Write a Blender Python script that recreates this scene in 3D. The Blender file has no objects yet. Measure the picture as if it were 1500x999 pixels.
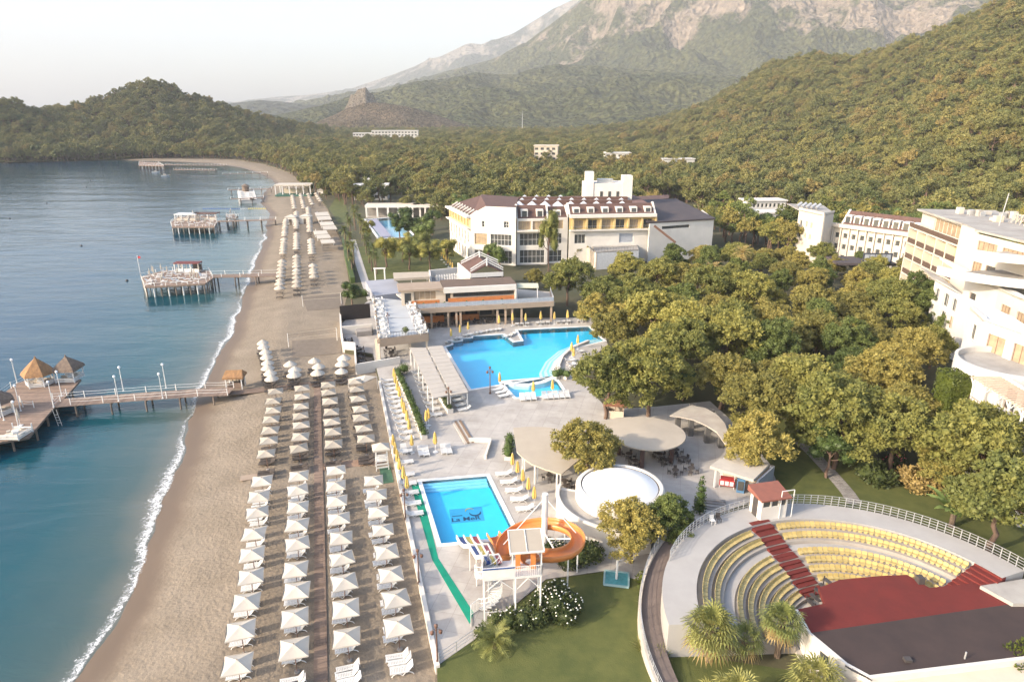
import bpy, bmesh, math, random
from mathutils import Vector, Matrix, noise
from mathutils.geometry import delaunay_2d_cdt
R = math.radians
rnd = random.Random(7)
scn = bpy.context.scene
COL = scn.collection

# ------------------------------------------------------------------ camera, sky, sun, exposure
H = 40.0
PITCH = math.atan(0.334)
cam_data = bpy.data.cameras.new('camera')
cam = bpy.data.objects.new('camera', cam_data)
COL.objects.link(cam)
cam.location = (0, 0, H)
cam.rotation_euler = (math.pi / 2 - PITCH, 0, 0)
cam_data.sensor_width = 36.0
cam_data.lens = 24.0
cam_data.clip_start = 0.5
cam_data.clip_end = 60000
scn.camera = cam

SUN_EL, SUN_AZ = R(25), math.atan2(-0.90, -0.44)          # direction towards the sun, azimuth from +Y to +X
world = bpy.data.worlds.new('World')
scn.world = world
world.use_nodes = True
wn = world.node_tree
sky = wn.nodes.new('ShaderNodeTexSky')
sky.sky_type = 'NISHITA'
sky.sun_disc = False
sky.sun_elevation = SUN_EL
sky.sun_rotation = SUN_AZ % (2 * math.pi)
sky.altitude = 0
sky.air_density = 1.0
sky.dust_density = 3.0
sky.ozone_density = 1.0
wn.links.new(sky.outputs[0], wn.nodes['Background'].inputs[0])
wn.nodes['Background'].inputs[1].default_value = 0.15
sd = bpy.data.lights.new('sun', 'SUN')
sd.energy = 2.2
sd.angle = R(1.2)
sd.color = (1.0, 0.85, 0.66)
sun = bpy.data.objects.new('sun', sd)
COL.objects.link(sun)
tosun = Vector((math.sin(SUN_AZ) * math.cos(SUN_EL), math.cos(SUN_AZ) * math.cos(SUN_EL), math.sin(SUN_EL)))
sun.rotation_euler = tosun.to_track_quat('Z', 'Y').to_euler()
scn.view_settings.view_transform = 'Standard'
scn.view_settings.look = 'None'
scn.view_settings.gamma = 1
scn.view_settings.exposure = 1.58
cy = scn.cycles
cy.use_denoising = True
cy.max_bounces = 6
cy.diffuse_bounces = 4
cy.glossy_bounces = 2
cy.transmission_bounces = 4
cy.volume_bounces = 1
cy.transparent_max_bounces = 10
cy.caustics_reflective = False
cy.caustics_refractive = False

# ------------------------------------------------------------------ pixel of the photograph -> point on a level
CP, SP = math.cos(PITCH), math.sin(PITCH)
def ray(px, py):
    dx = (px - 750) / 1000; dy = (500 - py) / 1000
    return Vector((dx, CP + dy * SP, -SP + dy * CP))
def G(px, py, z=0.0):
    d = ray(px, py); t = (z - H) / d.z
    return Vector((d.x * t, d.y * t, z))
def RD(px, py, dist):                                    # point on the pixel's ray at a horizontal distance
    d = ray(px, py); t = dist / math.hypot(d.x, d.y)
    return Vector((d.x * t, d.y * t, H + d.z * t))

# ------------------------------------------------------------------ materials
MATS = {}
def _nt(name):
    m = bpy.data.materials.new(name); m.use_nodes = True
    nt = m.node_tree
    return m, nt, nt.nodes['Principled BSDF']
def mat(name, c, rough=0.7, c2=None, scale=3.0, bump=0.0, bscale=None, metal=0.0, spec=0.4, detail=4, stretch=None, rand=0.0):
    """Principled surface: two colours mixed by noise, fine relief, optional colour shift per object."""
    if name in MATS: return MATS[name]
    m, nt, b = _nt(name)
    N, L = nt.nodes, nt.links
    b.inputs['Roughness'].default_value = rough
    b.inputs['Metallic'].default_value = metal
    b.inputs['Specular IOR Level'].default_value = spec
    tc = N.new('ShaderNodeTexCoord'); vec = tc.outputs['Object']
    if stretch:
        mp = N.new('ShaderNodeMapping'); mp.inputs['Scale'].default_value = stretch
        L.new(vec, mp.inputs[0]); vec = mp.outputs[0]
    c2 = c2 or tuple(x * 0.82 for x in c)
    no = N.new('ShaderNodeTexNoise'); no.inputs['Scale'].default_value = scale; no.inputs['Detail'].default_value = detail
    no.inputs['Roughness'].default_value = 0.62
    L.new(vec, no.inputs['Vector'])
    cr = N.new('ShaderNodeValToRGB')
    cr.color_ramp.elements[0].position = 0.34; cr.color_ramp.elements[1].position = 0.66
    cr.color_ramp.elements[0].color = (*c2, 1); cr.color_ramp.elements[1].color = (*c, 1)
    L.new(no.outputs[0], cr.inputs[0])
    out = cr.outputs[0]
    if rand:
        oi = N.new('ShaderNodeObjectInfo')
        mr = N.new('ShaderNodeMapRange'); mr.inputs['To Min'].default_value = 1 - rand; mr.inputs['To Max'].default_value = 1 + rand
        L.new(oi.outputs['Random'], mr.inputs[0])
        mx = N.new('ShaderNodeMix'); mx.data_type = 'RGBA'; mx.blend_type = 'MULTIPLY'; mx.inputs[0].default_value = 1
        L.new(out, mx.inputs[6]); L.new(mr.outputs[0], mx.inputs[7]); out = mx.outputs[2]
    L.new(out, b.inputs['Base Color'])
    if bump:
        n2 = N.new('ShaderNodeTexNoise'); n2.inputs['Scale'].default_value = bscale or scale * 4; n2.inputs['Detail'].default_value = 3
        L.new(vec, n2.inputs['Vector'])
        bp = N.new('ShaderNodeBump'); bp.inputs['Strength'].default_value = 1.0; bp.inputs['Distance'].default_value = bump
        L.new(n2.outputs[0], bp.inputs['Height']); L.new(bp.outputs[0], b.inputs['Normal'])
    MATS[name] = m
    return m

def leafmat(name, c, c2, trans=0.25, rough=0.6, rand=0.25, scale=0.35):
    """Foliage: clump-sized colour variation, a different tone for each plant, some light through the leaf."""
    if name in MATS: return MATS[name]
    m, nt, b = _nt(name)
    N, L = nt.nodes, nt.links
    b.inputs['Roughness'].default_value = rough; b.inputs['Specular IOR Level'].default_value = 0.25
    tc = N.new('ShaderNodeTexCoord')
    no = N.new('ShaderNodeTexNoise'); no.inputs['Scale'].default_value = scale; no.inputs['Detail'].default_value = 5
    no.inputs['Roughness'].default_value = 0.7
    L.new(tc.outputs['Object'], no.inputs['Vector'])
    oi = N.new('ShaderNodeObjectInfo')
    ad = N.new('ShaderNodeMath'); ad.operation = 'MULTIPLY_ADD'; ad.inputs[1].default_value = 0.5
    L.new(oi.outputs['Random'], ad.inputs[0])
    sb = N.new('ShaderNodeMath'); sb.operation = 'SUBTRACT'; sb.inputs[1].default_value = 0.25
    L.new(no.outputs[0], sb.inputs[0]); L.new(sb.outputs[0], ad.inputs[2])
    cr = N.new('ShaderNodeValToRGB')
    cr.color_ramp.elements[0].position = 0.3; cr.color_ramp.elements[1].position = 0.75
    cr.color_ramp.elements[0].color = (*c2, 1); cr.color_ramp.elements[1].color = (*c, 1)
    L.new(ad.outputs[0], cr.inputs[0])
    L.new(cr.outputs[0], b.inputs['Base Color'])
    tr = N.new('ShaderNodeBsdfTranslucent'); L.new(cr.outputs[0], tr.inputs[0])
    ms = N.new('ShaderNodeMixShader'); ms.inputs[0].default_value = trans
    L.new(b.outputs[0], ms.inputs[1]); L.new(tr.outputs[0], ms.inputs[2])
    L.new(ms.outputs[0], nt.nodes['Material Output'].inputs[0])
    MATS[name] = m
    return m

def watermat(name, tint, rough=0.03, wave=0.02, wscale=1.2):
    """Clear pool water: tinted light passes, sky reflects by Fresnel."""
    m, nt, b = _nt(name)
    N, L = nt.nodes, nt.links
    N.remove(b)
    tr = N.new('ShaderNodeBsdfTransparent'); tr.inputs[0].default_value = (*tint, 1)
    gl = N.new('ShaderNodeBsdfGlossy'); gl.inputs['Roughness'].default_value = rough
    lw = N.new('ShaderNodeLayerWeight'); lw.inputs[0].default_value = 0.5
    pw_ = N.new('ShaderNodeMath'); pw_.operation = 'POWER'; pw_.inputs[1].default_value = 5.0; L.new(lw.outputs['Facing'], pw_.inputs[0])
    fr = N.new('ShaderNodeMath'); fr.operation = 'MULTIPLY_ADD'; fr.inputs[1].default_value = 0.98; fr.inputs[2].default_value = 0.02; L.new(pw_.outputs[0], fr.inputs[0])
    tc = N.new('ShaderNodeTexCoord')
    no = N.new('ShaderNodeTexNoise'); no.inputs['Scale'].default_value = wscale; no.inputs['Detail'].default_value = 3
    L.new(tc.outputs['Object'], no.inputs['Vector'])
    bp = N.new('ShaderNodeBump'); bp.inputs['Distance'].default_value = wave
    L.new(no.outputs[0], bp.inputs['Height']); L.new(bp.outputs[0], gl.inputs['Normal'])
    ms = N.new('ShaderNodeMixShader')
    L.new(fr.outputs[0], ms.inputs[0]); L.new(tr.outputs[0], ms.inputs[1]); L.new(gl.outputs[0], ms.inputs[2])
    L.new(ms.outputs[0], N['Material Output'].inputs[0])
    MATS[name] = m
    return m

WHITE_WALL = mat('white_render', (0.62, 0.588, 0.54), 0.8, (0.555, 0.525, 0.48), 0.35, 0.004, 9)
WHITE_PAINT = mat('white_paint', (0.66, 0.655, 0.64), 0.45, (0.60, 0.595, 0.58), 1.5)
WHITE_PLASTIC = mat('white_plastic', (0.64, 0.635, 0.62), 0.35, (0.58, 0.575, 0.56), 2.0, rand=0.06)
CREAM = mat('cream_render', (0.56, 0.48, 0.385), 0.8, (0.50, 0.43, 0.345), 0.4, 0.004, 9)
YELLOW_WALL = mat('yellow_render', (0.54, 0.41, 0.19), 0.8, (0.49, 0.37, 0.175), 0.5)
BEIGE = mat('beige_band', (0.33, 0.255, 0.19), 0.8, (0.285, 0.22, 0.165), 0.6)
BROWN_ROOF = mat('brown_roof_tiles', (0.115, 0.062, 0.05), 0.8, (0.085, 0.05, 0.042), 0.7, 0.03, 6)
DARK_ROOF = mat('dark_roof', (0.055, 0.045, 0.05), 0.75, (0.075, 0.06, 0.06), 0.3, 0.01, 5)
GREY_ROOF = mat('grey_flat_roof', (0.36, 0.34, 0.31), 0.85, (0.27, 0.25, 0.23), 0.4, 0.01, 6)
GLASS = mat('window_glass', (0.05, 0.06, 0.065), 0.12, (0.09, 0.085, 0.075), 0.6, spec=0.3)
CURTAIN = mat('curtain_cream', (0.38, 0.29, 0.19), 0.6, (0.24, 0.18, 0.125), 0.9)
METAL = mat('galvanised_metal', (0.55, 0.55, 0.55), 0.4, (0.47, 0.47, 0.47), 4, metal=0.6)
DARK_METAL = mat('dark_metal', (0.05, 0.045, 0.045), 0.5, (0.07, 0.06, 0.055), 4)
BROWN_METAL = mat('brown_lamp_metal', (0.16, 0.085, 0.06), 0.5, (0.12, 0.07, 0.05), 4)
WOOD = mat('weathered_deck_wood', (0.25, 0.178, 0.135), 0.8, (0.175, 0.125, 0.097), 1.2, 0.01, 8, rand=0.22)
WOOD_GREY = mat('grey_pile_wood', (0.19, 0.15, 0.12), 0.85, (0.11, 0.09, 0.075), 1.5, 0.01, 8)
ORANGE_WOOD = mat('orange_varnished_wood', (0.50, 0.19, 0.06), 0.5, (0.40, 0.14, 0.05), 2.0)
CANVAS = mat('cream_canvas', (0.47, 0.43, 0.37), 0.85, (0.43, 0.39, 0.335), 1.2, 0.004, 14, rand=0.07)
SHADE_CANVAS = mat('beige_shade_canvas', (0.40, 0.345, 0.275), 0.85, (0.365, 0.315, 0.25), 0.5, 0.004, 8)
YELLOW_CANVAS = mat('yellow_canvas', (0.60, 0.42, 0.12), 0.8, (0.53, 0.37, 0.11), 2.5, 0.01, 5, rand=0.1)
THATCH = mat('thatch', (0.33, 0.185, 0.085), 0.95, (0.19, 0.11, 0.06), 2.5, 0.05, 14, stretch=(1, 1, 0.25))
THATCH_GREY = mat('weathered_thatch', (0.20, 0.15, 0.115), 0.95, (0.11, 0.085, 0.07), 2.5, 0.05, 14, stretch=(1, 1, 0.25))
DARK_BED = mat('dark_wicker', (0.055, 0.045, 0.04), 0.6, (0.085, 0.07, 0.06), 6, rand=0.2)
BARK = mat('pine_bark', (0.16, 0.105, 0.075), 0.95, (0.10, 0.065, 0.05), 2.0, 0.04, 6, stretch=(2, 2, 0.4))
PALM_BARK = mat('palm_bark', (0.17, 0.125, 0.085), 0.95, (0.09, 0.065, 0.05), 3.0, 0.05, 6, stretch=(1, 1, 3))
RED_CARPET = mat('red_carpet', (0.135, 0.018, 0.014), 0.9, (0.105, 0.015, 0.012), 0.5, 0.004, 12)
CONCRETE = mat('pale_concrete', (0.46, 0.42, 0.37), 0.85, (0.38, 0.345, 0.305), 0.45, 0.004, 10)
GREY_STONE = mat('grey_stone', (0.27, 0.255, 0.24), 0.9, (0.20, 0.185, 0.175), 0.8, 0.02, 5, rand=0.15)

def fill(loops):
    """Triangles of a polygon with holes; may add vertices, so returns points too."""
    pts = [Vector((p[0], p[1])) for l in loops for p in l]; fcs = []; o = 0
    for l in loops: fcs.append(list(range(o, o + len(l)))); o += len(l)
    v, e, f, *_ = delaunay_2d_cdt(pts, [], fcs, 1, 1e-5)
    out = []
    for t in f:
        a, b, c = (v[i] for i in t[:3]); m = (a + b + c) / 3
        if any(pip(m.x, m.y, h) for h in loops[1:]): continue
        out.append(tuple(t) if (b - a).cross(c - a) > 0 else tuple(reversed(t)))
    return v, out

# ------------------------------------------------------------------ mesh builder
class MB:
    def __init__(s): s.v = []; s.f = []; s.mi = []; s.m = 0
    def add(s, vs, fs):
        o = len(s.v); s.v += [tuple(v) for v in vs]
        for f in fs: s.f.append(tuple(i + o for i in f)); s.mi.append(s.m)
        return s
    def box(s, x0, x1, y0, y1, z0, z1):
        return s.add([(x0, y0, z0), (x1, y0, z0), (x1, y1, z0), (x0, y1, z0), (x0, y0, z1), (x1, y0, z1), (x1, y1, z1), (x0, y1, z1)],
                     [(3, 2, 1, 0), (4, 5, 6, 7), (0, 1, 5, 4), (1, 2, 6, 5), (2, 3, 7, 6), (3, 0, 4, 7)])
    def bar(s, a, b, w, h=None, up=(0, 0, 1)):            # square bar from a to b
        a = Vector(a); b = Vector(b); d = b - a
        if d.length < 1e-6: return s
        h = h or w; d.normalize(); u = Vector(up)
        if abs(d.dot(u)) > 0.98: u = Vector((1, 0, 0))
        r = d.cross(u).normalized(); u = r.cross(d)
        r *= w / 2; u *= h / 2
        return s.add([a - r - u, a + r - u, a + r + u, a - r + u, b - r - u, b + r - u, b + r + u, b - r + u],
                     [(0, 1, 2, 3), (7, 6, 5, 4), (0, 4, 5, 1), (1, 5, 6, 2), (2, 6, 7, 3), (3, 7, 4, 0)])
    def tube(s, pts, rad, n=6, cap=True):                 # round tube along points, rad a number or a list
        pts = [Vector(p) for p in pts]
        if not isinstance(rad, (list, tuple)): rad = [rad] * len(pts)
        rings = []
        for i, p in enumerate(pts):
            d = (pts[min(i + 1, len(pts) - 1)] - pts[max(i - 1, 0)]).normalized()
            u = Vector((0, 0, 1)) if abs(d.z) < 0.9 else Vector((1, 0, 0))
            r = d.cross(u).normalized(); u = r.cross(d)
            rings.append([p + (r * math.cos(2 * math.pi * k / n) + u * math.sin(2 * math.pi * k / n)) * rad[i] for k in range(n)])
        vs = [v for g in rings for v in g]; fs = []
        for i in range(len(pts) - 1):
            for k in range(n):
                a, b = i * n + k, i * n + (k + 1) % n
                fs.append((a, b, b + n, a + n))
        if cap: fs += [tuple(range(n - 1, -1, -1)), tuple((len(pts) - 1) * n + k for k in range(n))]
        return s.add(vs, fs)
    def lathe(s, prof, n=16, c=(0, 0), a0=0.0, a1=2 * math.pi, close=True):   # profile [(r,z)] turned round z
        full = abs(a1 - a0) > 6.28; m = n if full else n + 1; vs = []; fs = []
        for k in range(m):
            a = a0 + (a1 - a0) * k / n
            for r, z in prof: vs.append((c[0] + r * math.cos(a), c[1] + r * math.sin(a), z))
        q = len(prof)
        for k in range(n):
            k2 = (k + 1) % m
            for i in range(q - 1):
                fs.append((k * q + i, k2 * q + i, k2 * q + i + 1, k * q + i + 1))
        return s.add(vs, fs)
    def prism(s, poly, z0, z1, holes=()):                 # flat polygon (with holes) raised from z0 to z1
        loops = [[Vector((p[0], p[1], 0)) for p in poly]] + [[Vector((p[0], p[1], 0)) for p in h] for h in holes]
        flat = [p for l in loops for p in l]
        fv, tris = fill(loops); n = len(flat); q0 = 2 * n; nf = len(fv)
        vs = [(p.x, p.y, z1) for p in flat] + [(p.x, p.y, z0) for p in flat] + [(p.x, p.y, z1) for p in fv] + [(p.x, p.y, z0) for p in fv]; fs = []
        for t in tris:
            fs.append(tuple(i + q0 for i in t)); fs.append(tuple(i + q0 + nf for i in reversed(t)))
        o = 0
        for li, l in enumerate(loops):
            q = len(l); area = sum(l[i].x * l[(i + 1) % q].y - l[(i + 1) % q].x * l[i].y for i in range(q))
            flip = (area < 0) ^ (li > 0)
            for i in range(q):
                a, b = o + i, o + (i + 1) % q
                fs.append((a, b, b + n, a + n) if flip else (a + n, b + n, b, a))
            o += q
        return s.add(vs, fs)
    def sheet(s, poly, z, holes=()):
        loops = [[Vector((p[0], p[1], 0)) for p in poly]] + [[Vector((p[0], p[1], 0)) for p in h] for h in holes]
        fv, tris = fill(loops)
        return s.add([(p.x, p.y, z) for p in fv], tris)
    def quad(s, a, b, c, d): return s.add([a, b, c, d], [(0, 1, 2, 3)])
    def mesh(s, name, mats, smooth=False):
        me = bpy.data.meshes.new(name)
        me.from_pydata(s.v, [], s.f)
        for m in (mats if isinstance(mats, (list, tuple)) else [mats]): me.materials.append(m)
        if any(s.mi): me.polygons.foreach_set('material_index', s.mi)
        if smooth: me.polygons.foreach_set('use_smooth', [True] * len(me.polygons))
        me.update()
        return me
    def build(s, name, mats, parent=None, smooth=False):
        return link(name, s.mesh(name, mats, smooth), parent)

def link(name, me, parent=None, loc=None, rz=None, kind=None):
    o = bpy.data.objects.new(name, me); COL.objects.link(o)
    if parent: o.parent = parent
    if loc is not None: o.location = loc
    if rz is not None: o.rotation_euler = (0, 0, rz)
    if kind: o['kind'] = kind
    return o
def tag(o, label, cat, group=None):
    o['label'] = label; o['category'] = cat
    if group: o['group'] = group
    return o
def thing(name, label, cat, loc=(0, 0, 0), rz=0.0, group=None):
    o = bpy.data.objects.new(name, None); COL.objects.link(o)
    o.empty_display_size = 0.3
    o.location = loc; o.rotation_euler = (0, 0, rz)
    return tag(o, label, cat, group)
def struct(o): o['kind'] = 'structure'; return o
KIDS = {}
def dup(root, loc, rz=0.0, label=None, group=None, scale=None):
    def rec(o, parent):
        c = o.copy(); COL.objects.link(c)
        if parent: c.parent = parent
        for ch in o.children: rec(ch, c)
        return c
    c = rec(root, None)
    c.location = loc; c.rotation_euler = (0, 0, rz)
    if scale: c.scale = (scale, scale, scale) if not isinstance(scale, (tuple, list)) else scale
    if label: c['label'] = label
    if group: c['group'] = group
    return c
class Proto:
    """First call moves the prototype itself, later calls copy it."""
    def __init__(s, root): s.root = root; s.used = False
    def __call__(s, loc, rz=0.0, label=None, group=None, scale=None):
        if s.used: return dup(s.root, loc, rz, label, group, scale)
        s.used = True; r = s.root; r.location = loc; r.rotation_euler = (0, 0, rz)
        if scale: r.scale = (scale, scale, scale) if not isinstance(scale, (tuple, list)) else scale
        if label: r['label'] = label
        if group: r['group'] = group
        return r
def pip(x, y, poly):
    c = False; n = len(poly); j = n - 1
    for i in range(n):
        xi, yi = poly[i][0], poly[i][1]; xj, yj = poly[j][0], poly[j][1]
        if (yi > y) != (yj > y) and x < (xj - xi) * (y - yi) / (yj - yi) + xi: c = not c
        j = i
    return c
def P2(pts, z=0.0): return [G(a, b, z) for a, b in pts]
def lerp(a, b, t): return a + (b - a) * t
def polyline_at(pts, d):                                  # point and direction at arc length d
    for i in range(len(pts) - 1):
        a, b = pts[i], pts[i + 1]; l = (b - a).length
        if d <= l or i == len(pts) - 2: return a + (b - a) * (d / l), (b - a).normalized()
        d -= l
def plen(pts): return sum((pts[i + 1] - pts[i]).length for i in range(len(pts) - 1))
# ------------------------------------------------------------------ sea, beach, ground
SEA = -1.0
SHORE_PX = [(40, 1100), (88, 1035), (122, 985), (152, 935), (186, 868), (206, 815), (240, 740), (262, 680), (276, 620), (296, 575), (318, 530), (338, 490), (352, 455),
            (364, 415), (374, 382), (388, 352), (390, 330), (396, 314), (380, 298), (388, 281), (404, 270), (396, 263), (380, 255), (350, 246), (308, 240), (255, 238), (200, 236), (147, 235), (70, 234), (0, 233), (-150, 233), (-500, 233)]
SHORE = [G(x, y, SEA) for x, y in SHORE_PX]
LAND_PX = [(640, 976), (610, 830), (582, 695), (556, 562), (545, 520), (505, 514), (499, 470), (512, 420), (504, 362), (480, 306), (466, 287), (449, 277), (428, 254),
           (386, 240), (343, 233), (293, 231), (200, 228.5), (100, 229.5), (0, 229.5), (-150, 229.5), (-500, 229.5)]
LZ = 0.55
LAND = [G(x, y, LZ) for x, y in LAND_PX]
SEG = [(SHORE[i], SHORE[i + 1]) for i in range(len(SHORE) - 1)]
def shore_dist(x, y):                                     # signed distance to the waterline, + on the land side
    best = 1e9; sg = 1
    for a, b in SEG:
        dx, dy = b.x - a.x, b.y - a.y
        t = max(0, min(1, ((x - a.x) * dx + (y - a.y) * dy) / (dx * dx + dy * dy)))
        qx, qy = x - a.x - dx * t, y - a.y - dy * t
        d = qx * qx + qy * qy
        if d < best - 1e-6:
            best = d; sg = 1 if (dx * (y - a.y) - dy * (x - a.x)) < 0 else -1
    return sg * math.sqrt(best)
def shore_wob(x, y): return 0.9 * noise.noise((x * 0.09, y * 0.09, 3)) + 0.35 * noise.noise((x * 0.35, y * 0.35, 9))

far = [Vector((-1500, 700, 0)), Vector((-1500, 1000, 0)), Vector((-900, 2600, 0)), Vector((2600, 2600, 0)), Vector((2600, 100, 0)), Vector((300, 8, 0)), Vector((-5, 8, 0)), Vector((-4.5, 36, 0))]
LANDPOLY = LAND + far
def grid_obj(name, m, keep, zf, ratio=1.016, da=0.0085, a0=-1.02, a1=0.1, y0=16, y1=900, attr=None):
    ys = [y0]
    while ys[-1] < y1: ys.append(ys[-1] * ratio + 0.05)
    ks = int((a1 - a0) / da)
    idx = {}; vs = []; at = []; fs = []
    D = [[shore_dist((a0 + k * da) * y, y) for k in range(ks + 1)] for y in ys]
    def vid(r, k):
        if (r, k) not in idx:
            x, y = (a0 + k * da) * ys[r], ys[r]; d = D[r][k] + shore_wob(x, y)
            idx[(r, k)] = len(vs); vs.append((x, y, zf(x, y, d))); at.append(d)
        return idx[(r, k)]
    for r in range(len(ys) - 1):
        for k in range(ks):
            if keep(min(D[r][k], D[r + 1][k + 1], D[r][k + 1], D[r + 1][k]), max(D[r][k], D[r + 1][k + 1], D[r][k + 1], D[r + 1][k])):
                if name == 'beach' and all(pip((a0 + kk * da) * ys[rr], ys[rr], LANDPOLY) for rr in (r, r + 1) for kk in (k, k + 1)): continue
                fs.append((vid(r, k), vid(r, k + 1), vid(r + 1, k + 1), vid(r + 1, k)))
    me = bpy.data.meshes.new(name); me.from_pydata(vs, [], fs); me.materials.append(m)
    me.polygons.foreach_set('use_smooth', [True] * len(me.polygons))
    a = me.attributes.new('shore', 'FLOAT', 'POINT'); a.data.foreach_set('value', at)
    return link(name, me)

def sand_material():
    m, nt, b = _nt('beach_sand'); N, L = nt.nodes, nt.links
    tc = N.new('ShaderNodeTexCoord')
    at = N.new('ShaderNodeAttribute'); at.attribute_name = 'shore'
    n1 = N.new('ShaderNodeTexNoise'); n1.inputs['Scale'].default_value = 0.22; n1.inputs['Detail'].default_value = 8; n1.inputs['Roughness'].default_value = 0.68
    L.new(tc.outputs['Object'], n1.inputs['Vector'])
    n2 = N.new('ShaderNodeTexNoise'); n2.inputs['Scale'].default_value = 14; n2.inputs['Detail'].default_value = 4
    L.new(tc.outputs['Object'], n2.inputs['Vector'])
    c = N.new('ShaderNodeValToRGB'); e = c.color_ramp.elements
    e[0].position = 0.3; e[1].position = 0.72; e[0].color = (0.190, 0.156, 0.118, 1); e[1].color = (0.272, 0.228, 0.178, 1)
    L.new(n1.outputs[0], c.inputs[0])
    c2 = N.new('ShaderNodeValToRGB'); e = c2.color_ramp.elements
    e[0].position = 0.35; e[1].position = 0.65; e[0].color = (0.82, 0.80, 0.78, 1); e[1].color = (1.08, 1.07, 1.05, 1)
    L.new(n2.outputs[0], c2.inputs[0])
    mx = N.new('ShaderNodeMix'); mx.data_type = 'RGBA'; mx.blend_type = 'MULTIPLY'; mx.inputs[0].default_value = 1
    L.new(c.outputs[0], mx.inputs[6]); L.new(c2.outputs[0], mx.inputs[7])
    # wet sand by the water
    w = N.new('ShaderNodeMath'); w.operation = 'MULTIPLY_ADD'; w.inputs[1].default_value = 2.4; w.inputs[2].default_value = -1.2
    L.new(n1.outputs[0], w.inputs[0])
    w2 = N.new('ShaderNodeMath'); w2.operation = 'ADD'; L.new(at.outputs['Fac'], w2.inputs[0]); L.new(w.outputs[0], w2.inputs[1])
    wr = N.new('ShaderNodeMapRange'); wr.interpolation_type = 'SMOOTHSTEP'
    wr.inputs['From Min'].default_value = 1.2; wr.inputs['From Max'].default_value = 4.2; wr.inputs['To Min'].default_value = 1; wr.inputs['To Max'].default_value = 0
    L.new(w2.outputs[0], wr.inputs[0])
    mw = N.new('ShaderNodeMix'); mw.data_type = 'RGBA'; L.new(wr.outputs[0], mw.inputs[0]); L.new(mx.outputs[2], mw.inputs[6]); mw.inputs[7].default_value = (0.135, 0.098, 0.068, 1)
    L.new(mw.outputs[2], b.inputs['Base Color'])
    rr = N.new('ShaderNodeMapRange'); rr.inputs['To Min'].default_value = 0.95; rr.inputs['To Max'].default_value = 0.5; L.new(wr.outputs[0], rr.inputs[0]); L.new(rr.outputs[0], b.inputs['Roughness'])
    # trodden relief, only on dry sand
    v = N.new('ShaderNodeTexVoronoi'); v.inputs['Scale'].default_value = 2.1; L.new(tc.outputs['Object'], v.inputs['Vector'])
    n3 = N.new('ShaderNodeTexNoise'); n3.inputs['Scale'].default_value = 3.2; n3.inputs['Detail'].default_value = 5; L.new(tc.outputs['Object'], n3.inputs['Vector'])
    s = N.new('ShaderNodeMath'); s.operation = 'MULTIPLY_ADD'; s.inputs[1].default_value = 0.5; L.new(v.outputs[0], s.inputs[0]); L.new(n3.outputs[0], s.inputs[2])
    inv = N.new('ShaderNodeMath'); inv.operation = 'SUBTRACT'; inv.inputs[0].default_value = 1.05; L.new(wr.outputs[0], inv.inputs[1])
    s2 = N.new('ShaderNodeMath'); s2.operation = 'MULTIPLY'; L.new(s.outputs[0], s2.inputs[0]); L.new(inv.outputs[0], s2.inputs[1])
    bp = N.new('ShaderNodeBump'); bp.inputs['Distance'].default_value = 0.075; L.new(s2.outputs[0], bp.inputs['Height']); L.new(bp.outputs[0], b.inputs['Normal'])
    b.inputs['Specular IOR Level'].default_value = 0.3
    return m
def beach_z(x, y, d):
    z = SEA + (0.16 * d if d < 0 else 0.10 * d)
    z = min(z, 0.0)
    return max(z, -3.2) + (0.05 * noise.noise((x * 0.3, y * 0.3, 1)) if d > 1 else 0)
beach = struct(grid_obj('beach', sand_material(), lambda lo, hi: hi > -14 and lo < 80, beach_z))

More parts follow.
